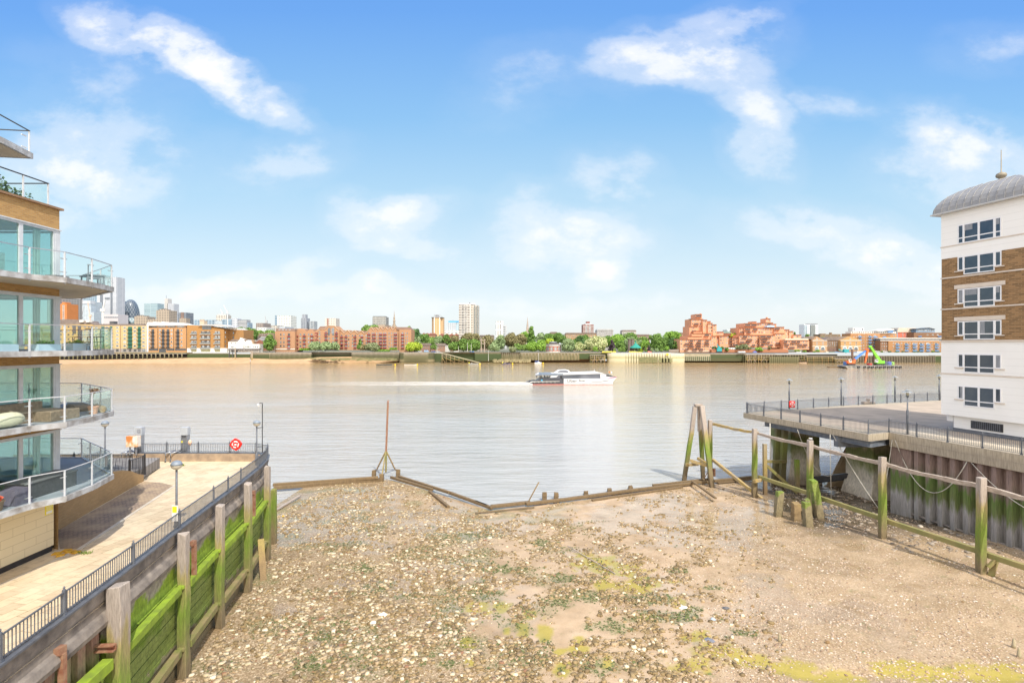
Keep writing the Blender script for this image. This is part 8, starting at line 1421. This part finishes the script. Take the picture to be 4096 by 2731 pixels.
m_fw2=mat('ferry_white',(.66,.66,.67),(.60,.60,.62),.5,.3);m_fd=mat('ferry_grey',(.05,.052,.06),(.07,.07,.085),.5,.35);m_fg=mat('ferry_glass',(.08,.09,.11),(.15,.16,.19),.15,.3,spec=.5);m_fr_=mat('ferry_red',(.55,.04,.06),(.5,.04,.05),1,.4)
for y0,dxx in((-1.2,0),(7.0,-22)):
 hp=[(322,418),(325,372),(1000,352),(1990,268),(1925,355),(1920,400),(1000,402)];mb=MB();mb.xprism([(fx(a+dxx),fz(b_)if b_<400 else-.3)for a,b_ in[(322,410),(330,385),(400,352),(1004,345),(1004,410)]],y0,y0+2.4);mb.obj('hull_stern',m_fd,fr,local=True,bevel=.05)
 mb=MB();mb.xprism([(fx(a+dxx),fz(b_)if b_<400 else-.3)for a,b_ in[(1004,410),(1004,298),(1800,296),(2005,272),(1930,352),(1925,410)]],y0,y0+2.4);mb.obj('hull_bow',m_fw2,fr,local=True,bevel=.1)
 mb=MB();mb.box(fx(325+dxx),fx(1920+dxx),y0-.02,y0+2.42,-.2,.08);mb.obj('waterline_stripe',m_fr_,fr,local=True)
mb=MB();mb.xprism(L0([(500,345),(560,290),(740,285),(990,300),(1004,345)]),-.9,7.8);mb.obj('aft_deck_side',m_fd,fr,local=True)
mb=MB();mb.xprism(L0([(745,290),(770,236),(1060,225),(1690,205),(1700,298)]),-.6,7.6);mb.obj('saloon',m_fg,fr,local=True);mb=MB();mb.xprism(L0([(1690,298),(1690,206),(1800,222),(1960,262),(2000,272),(1800,298)]),-.6,7.6);mb.obj('bow_fairing',m_fw2,fr,local=True);mb=MB();mb.xprism(L0([(1800,250),(1810,226),(1900,240),(1985,268),(1880,262)]),-.7,7.7);mb.obj('bow_window',m_fd,fr,local=True)
mb=MB();mb.xprism(L0([(490,236),(540,206),(1060,196),(1640,174),(1800,216),(1700,208),(1060,228),(770,240)]),-.8,7.8);mb.obj('roof',m_fw2,fr,local=True);mb=MB();mb.xprism(L0([(490,237),(545,206),(700,200),(1000,205),(1000,226),(700,240)]),-.85,7.85);mb.obj('aft_canopy',mat('canopy_blue',(.14,.18,.24),(.2,.24,.3),.6,.5),fr,local=True)
mb=MB();mb.xprism(L0([(755,282),(765,244),(910,240),(870,272)]),-.66,-.61);mb.obj('side_panel',m_fw2,fr,local=True);mb=MB();mb.box(fx(942),fx(982),-.68,-.62,fz(288),fz(246));mb.obj('door',m_black,fr,local=True)
mb=MB();mb.xprism(L0([(830,198),(920,140),(1065,136),(1120,150),(1150,196)]),1.6,5.4);mb.obj('wheelhouse',m_fw2,fr,local=True,bevel=.1);mb=MB();mb.xprism(L0([(890,186),(945,152),(1050,150),(1095,160),(1110,186)]),1.55,5.45);mb.obj('wheelhouse_windows',m_fg,fr,local=True)
mb=MB();mb.xprism(L0([(330,388),(410,350),(930,345),(930,352),(420,360),(340,396)]),-1.5,-1.2);[mb.box(fx(x),fx(x)+.12,-1.4,-1.22,fz(378),fz(350))for x in range(460,900,76)];mb.obj('side_grab_rail',m_frm,fr,local=True)
mb=MB();[mb.box(fx(x),fx(x)+.08,-.8,-.72,fz(345),fz(y))for x,y in((305,285),(350,285),(410,285),(470,285),(545,240),(625,240),(740,240))];mb.box(fx(305),fx(475),-.8,-.74,fz(288),fz(285));mb.box(fx(545),fx(745),-.8,-.74,fz(300),fz(296));mb.obj('aft_rails',m_steel,fr,local=True);mb=MB();mb.tube([(fx(1608),3,fz(180)),(fx(1608),3,fz(130))],.07,5);mb.tube([(fx(1945),3,fz(262)),(fx(1945),3,fz(172))],.05,5);mb.obj('masts',m_white,fr,local=True)
mb=MB();mb.box(fx(1880),fx(1915),2.95,3,fz(196),fz(176));mb.obj('flag',mat('flag_orange',(.8,.35,.03),(.6,.05,.03),3),fr,local=True);mb=MB();mb.box(fx(1918),fx(1942),2.95,3,fz(205),fz(172));mb.obj('white_flag',m_white,fr,local=True);mb=MB();mb.box(fx(580),fx(610),-.93,-.9,fz(342),fz(318));mb.obj('blue_sign',mat('sign_blue',(.05,.4,.65),(.05,.35,.6),2),fr,local=True);mb=MB();mb.xprism(L0([(1520,352),(1700,350),(1850,326),(1856,334),(1700,358),(1520,358)]),-1.26,-1.2);mb.obj('bow_swoosh',m_fd,fr,local=True);mb=MB();mb.xprism(L0([(1810,292),(1990,266),(2000,272),(1830,298)]),-1.3,-1.2);mb.obj('magenta_stripe',mat('magenta',(.5,.03,.2),(.45,.03,.2),2),fr,local=True)
def text(s_,size,loc,m_,parent,nm,sx=1):
 cu=bpy.data.curves.new(nm,'FONT');cu.body=s_;cu.size=size;cu.extrude=.01;to=bpy.data.objects.new(nm,cu);COL.objects.link(to);bpy.context.view_layer.update();me=bpy.data.meshes.new_from_object(to.evaluated_get(bpy.context.evaluated_depsgraph_get()));bpy.data.objects.remove(to)
 me.materials.clear();me.materials.append(m_);o=bpy.data.objects.new(nm,me);COL.objects.link(o);o.parent=parent;o.location=loc;o.rotation_euler=(R(90),0,0);o.scale=(sx,1,1);return o
text('Uber',(368-306)*kf*1.38,(fx(1062),-1.23,fz(366)),m_black,fr,'lettering',1.12);text('Boat',(356-306)*kf*1.3,(fx(1285),-1.23,fz(354)),m_fd,fr,'lettering',1.05)
mb=MB();wr=random.Random(3);vs=[];fs=[]
w0=fp.x+fx(330);n=90
for i in range(n+1):
 t_=i/n;x=w0+2-135*t_;h=7+12*t_;jit=wr.uniform(-1.2,1.2);vs+=[(x,FY-1-h*.55+jit-t_*3,.02),(x,FY+3.5-t_*3,.5*(1-t_)**3+.05),(x,FY+6+h*.8+jit-t_*3,.02)]
for i in range(n):fs+=[(3*i,3*i+3,3*i+4,3*i+1),(3*i+1,3*i+4,3*i+5,3*i+2)]
mb.add(vs,fs);m,t,b=newmat('foam');gco=coords(t,'World',(.06,.9,1));gg=t.nodes.new('ShaderNodeNewGeometry');ss=t.nodes.new('ShaderNodeSeparateXYZ');t.links.new(gg.outputs['Position'],ss.inputs[0])
along=math_(t,'DIVIDE',math_(t,'SUBTRACT',w0,ss.outputs[0]),135.0);cov=math_(t,'SUBTRACT',1.0,math_(t,'MULTIPLY',along,.62));nn_=noise(t,gco,2.2,7,.72)
b.inputs['Base Color'].default_value=(.80,.76,.68,1);b.inputs['Roughness'].default_value=.7;tr_n=t.nodes.new('ShaderNodeBsdfTransparent');mx=t.nodes.new('ShaderNodeMixShader');fac=ramp(t,math_(t,'ADD',nn_,math_(t,'MULTIPLY_ADD',cov,.9,-.65)),[(.38,0),(.72,.85)]);t.links.new(fac,mx.inputs[0]);t.links.new(tr_n.outputs[0],mx.inputs[1]);t.links.new(b.outputs[0],mx.inputs[2]);t.links.new(mx.outputs[0],t.nodes['Material Output'].inputs[0])
tag(mb.obj('wake_foam',m),'long white foaming wake behind the river bus','foam',kind='stuff')
def figure_mesh():
 J=[(0,0,.95),(0,0,1.2),(0,0,1.42),(0,0,1.52),(0,-.01,1.66),(-.1,0,.9),(-.12,.0,.48),(-.12,.02,.06),(-.12,-.12,.03),(.1,0,.9),(.12,-.02,.48),(.12,.0,.06),(.12,-.12,.03),(-.19,0,1.4),(-.26,.02,1.12),(-.24,-.14,.92),(.19,0,1.4),(.27,.02,1.12),(.22,-.14,.94)]
 E=[(0,1),(1,2),(2,3),(3,4),(0,5),(5,6),(6,7),(7,8),(0,9),(9,10),(10,11),(11,12),(2,13),(13,14),(14,15),(2,16),(16,17),(17,18)];Rr=[.15,.14,.15,.055,.10,.09,.065,.045,.04,.09,.065,.045,.04,.06,.045,.035,.06,.045,.035]
 me=bpy.data.meshes.new('person');me.from_pydata(J,E,[]);o=bpy.data.objects.new('tmp',me);COL.objects.link(o);s_=o.modifiers.new('s','SKIN');u=o.modifiers.new('u','SUBSURF');u.levels=1
 for i,r_ in enumerate(Rr):me.skin_vertices[0].data[i].radius=(r_,r_);me.skin_vertices[0].data[i].use_root=(i==0)
 bpy.context.view_layer.update();out=bpy.data.meshes.new_from_object(o.evaluated_get(bpy.context.evaluated_depsgraph_get()));bpy.data.objects.remove(o);return out
fm=figure_mesh()
for i,(x,c_,lb_)in enumerate(((505,(.06,.05,.06),'dark clad passenger farthest aft on the river bus'),(550,(.03,.03,.04),'passenger in black at the second aft rail post'),(592,(.04,.04,.06),'passenger in dark coat before the canopy'),(650,(.05,.04,.04),'passenger in brown black by the deck middle'),(708,(.1,.08,.09),'passenger in grey coat beside the saloon'),(572,(.6,.35,.1),'passenger in an orange top behind the blue sign'))):
 me=fm.copy();me.materials.clear();me.materials.append(mat('cloth_%d'%i,c_,tuple(v*.7 for v in c_),3,.9));me.name='person';o=bpy.data.objects.new('person',me);COL.objects.link(o);o.location=(fp.x+fx(x),FY+.3+(i%3)*.9,fz(300));o.rotation_euler=(0,0,i*1.1);tag(o,lb_,'person','passengers on the river bus')
 mb=MB();mb.lathe((0,0,1.66),[(.095,-.02),(.115,.04),(.09,.11),(.03,.14)],8);mb.obj('hair',m_black,o,local=True)
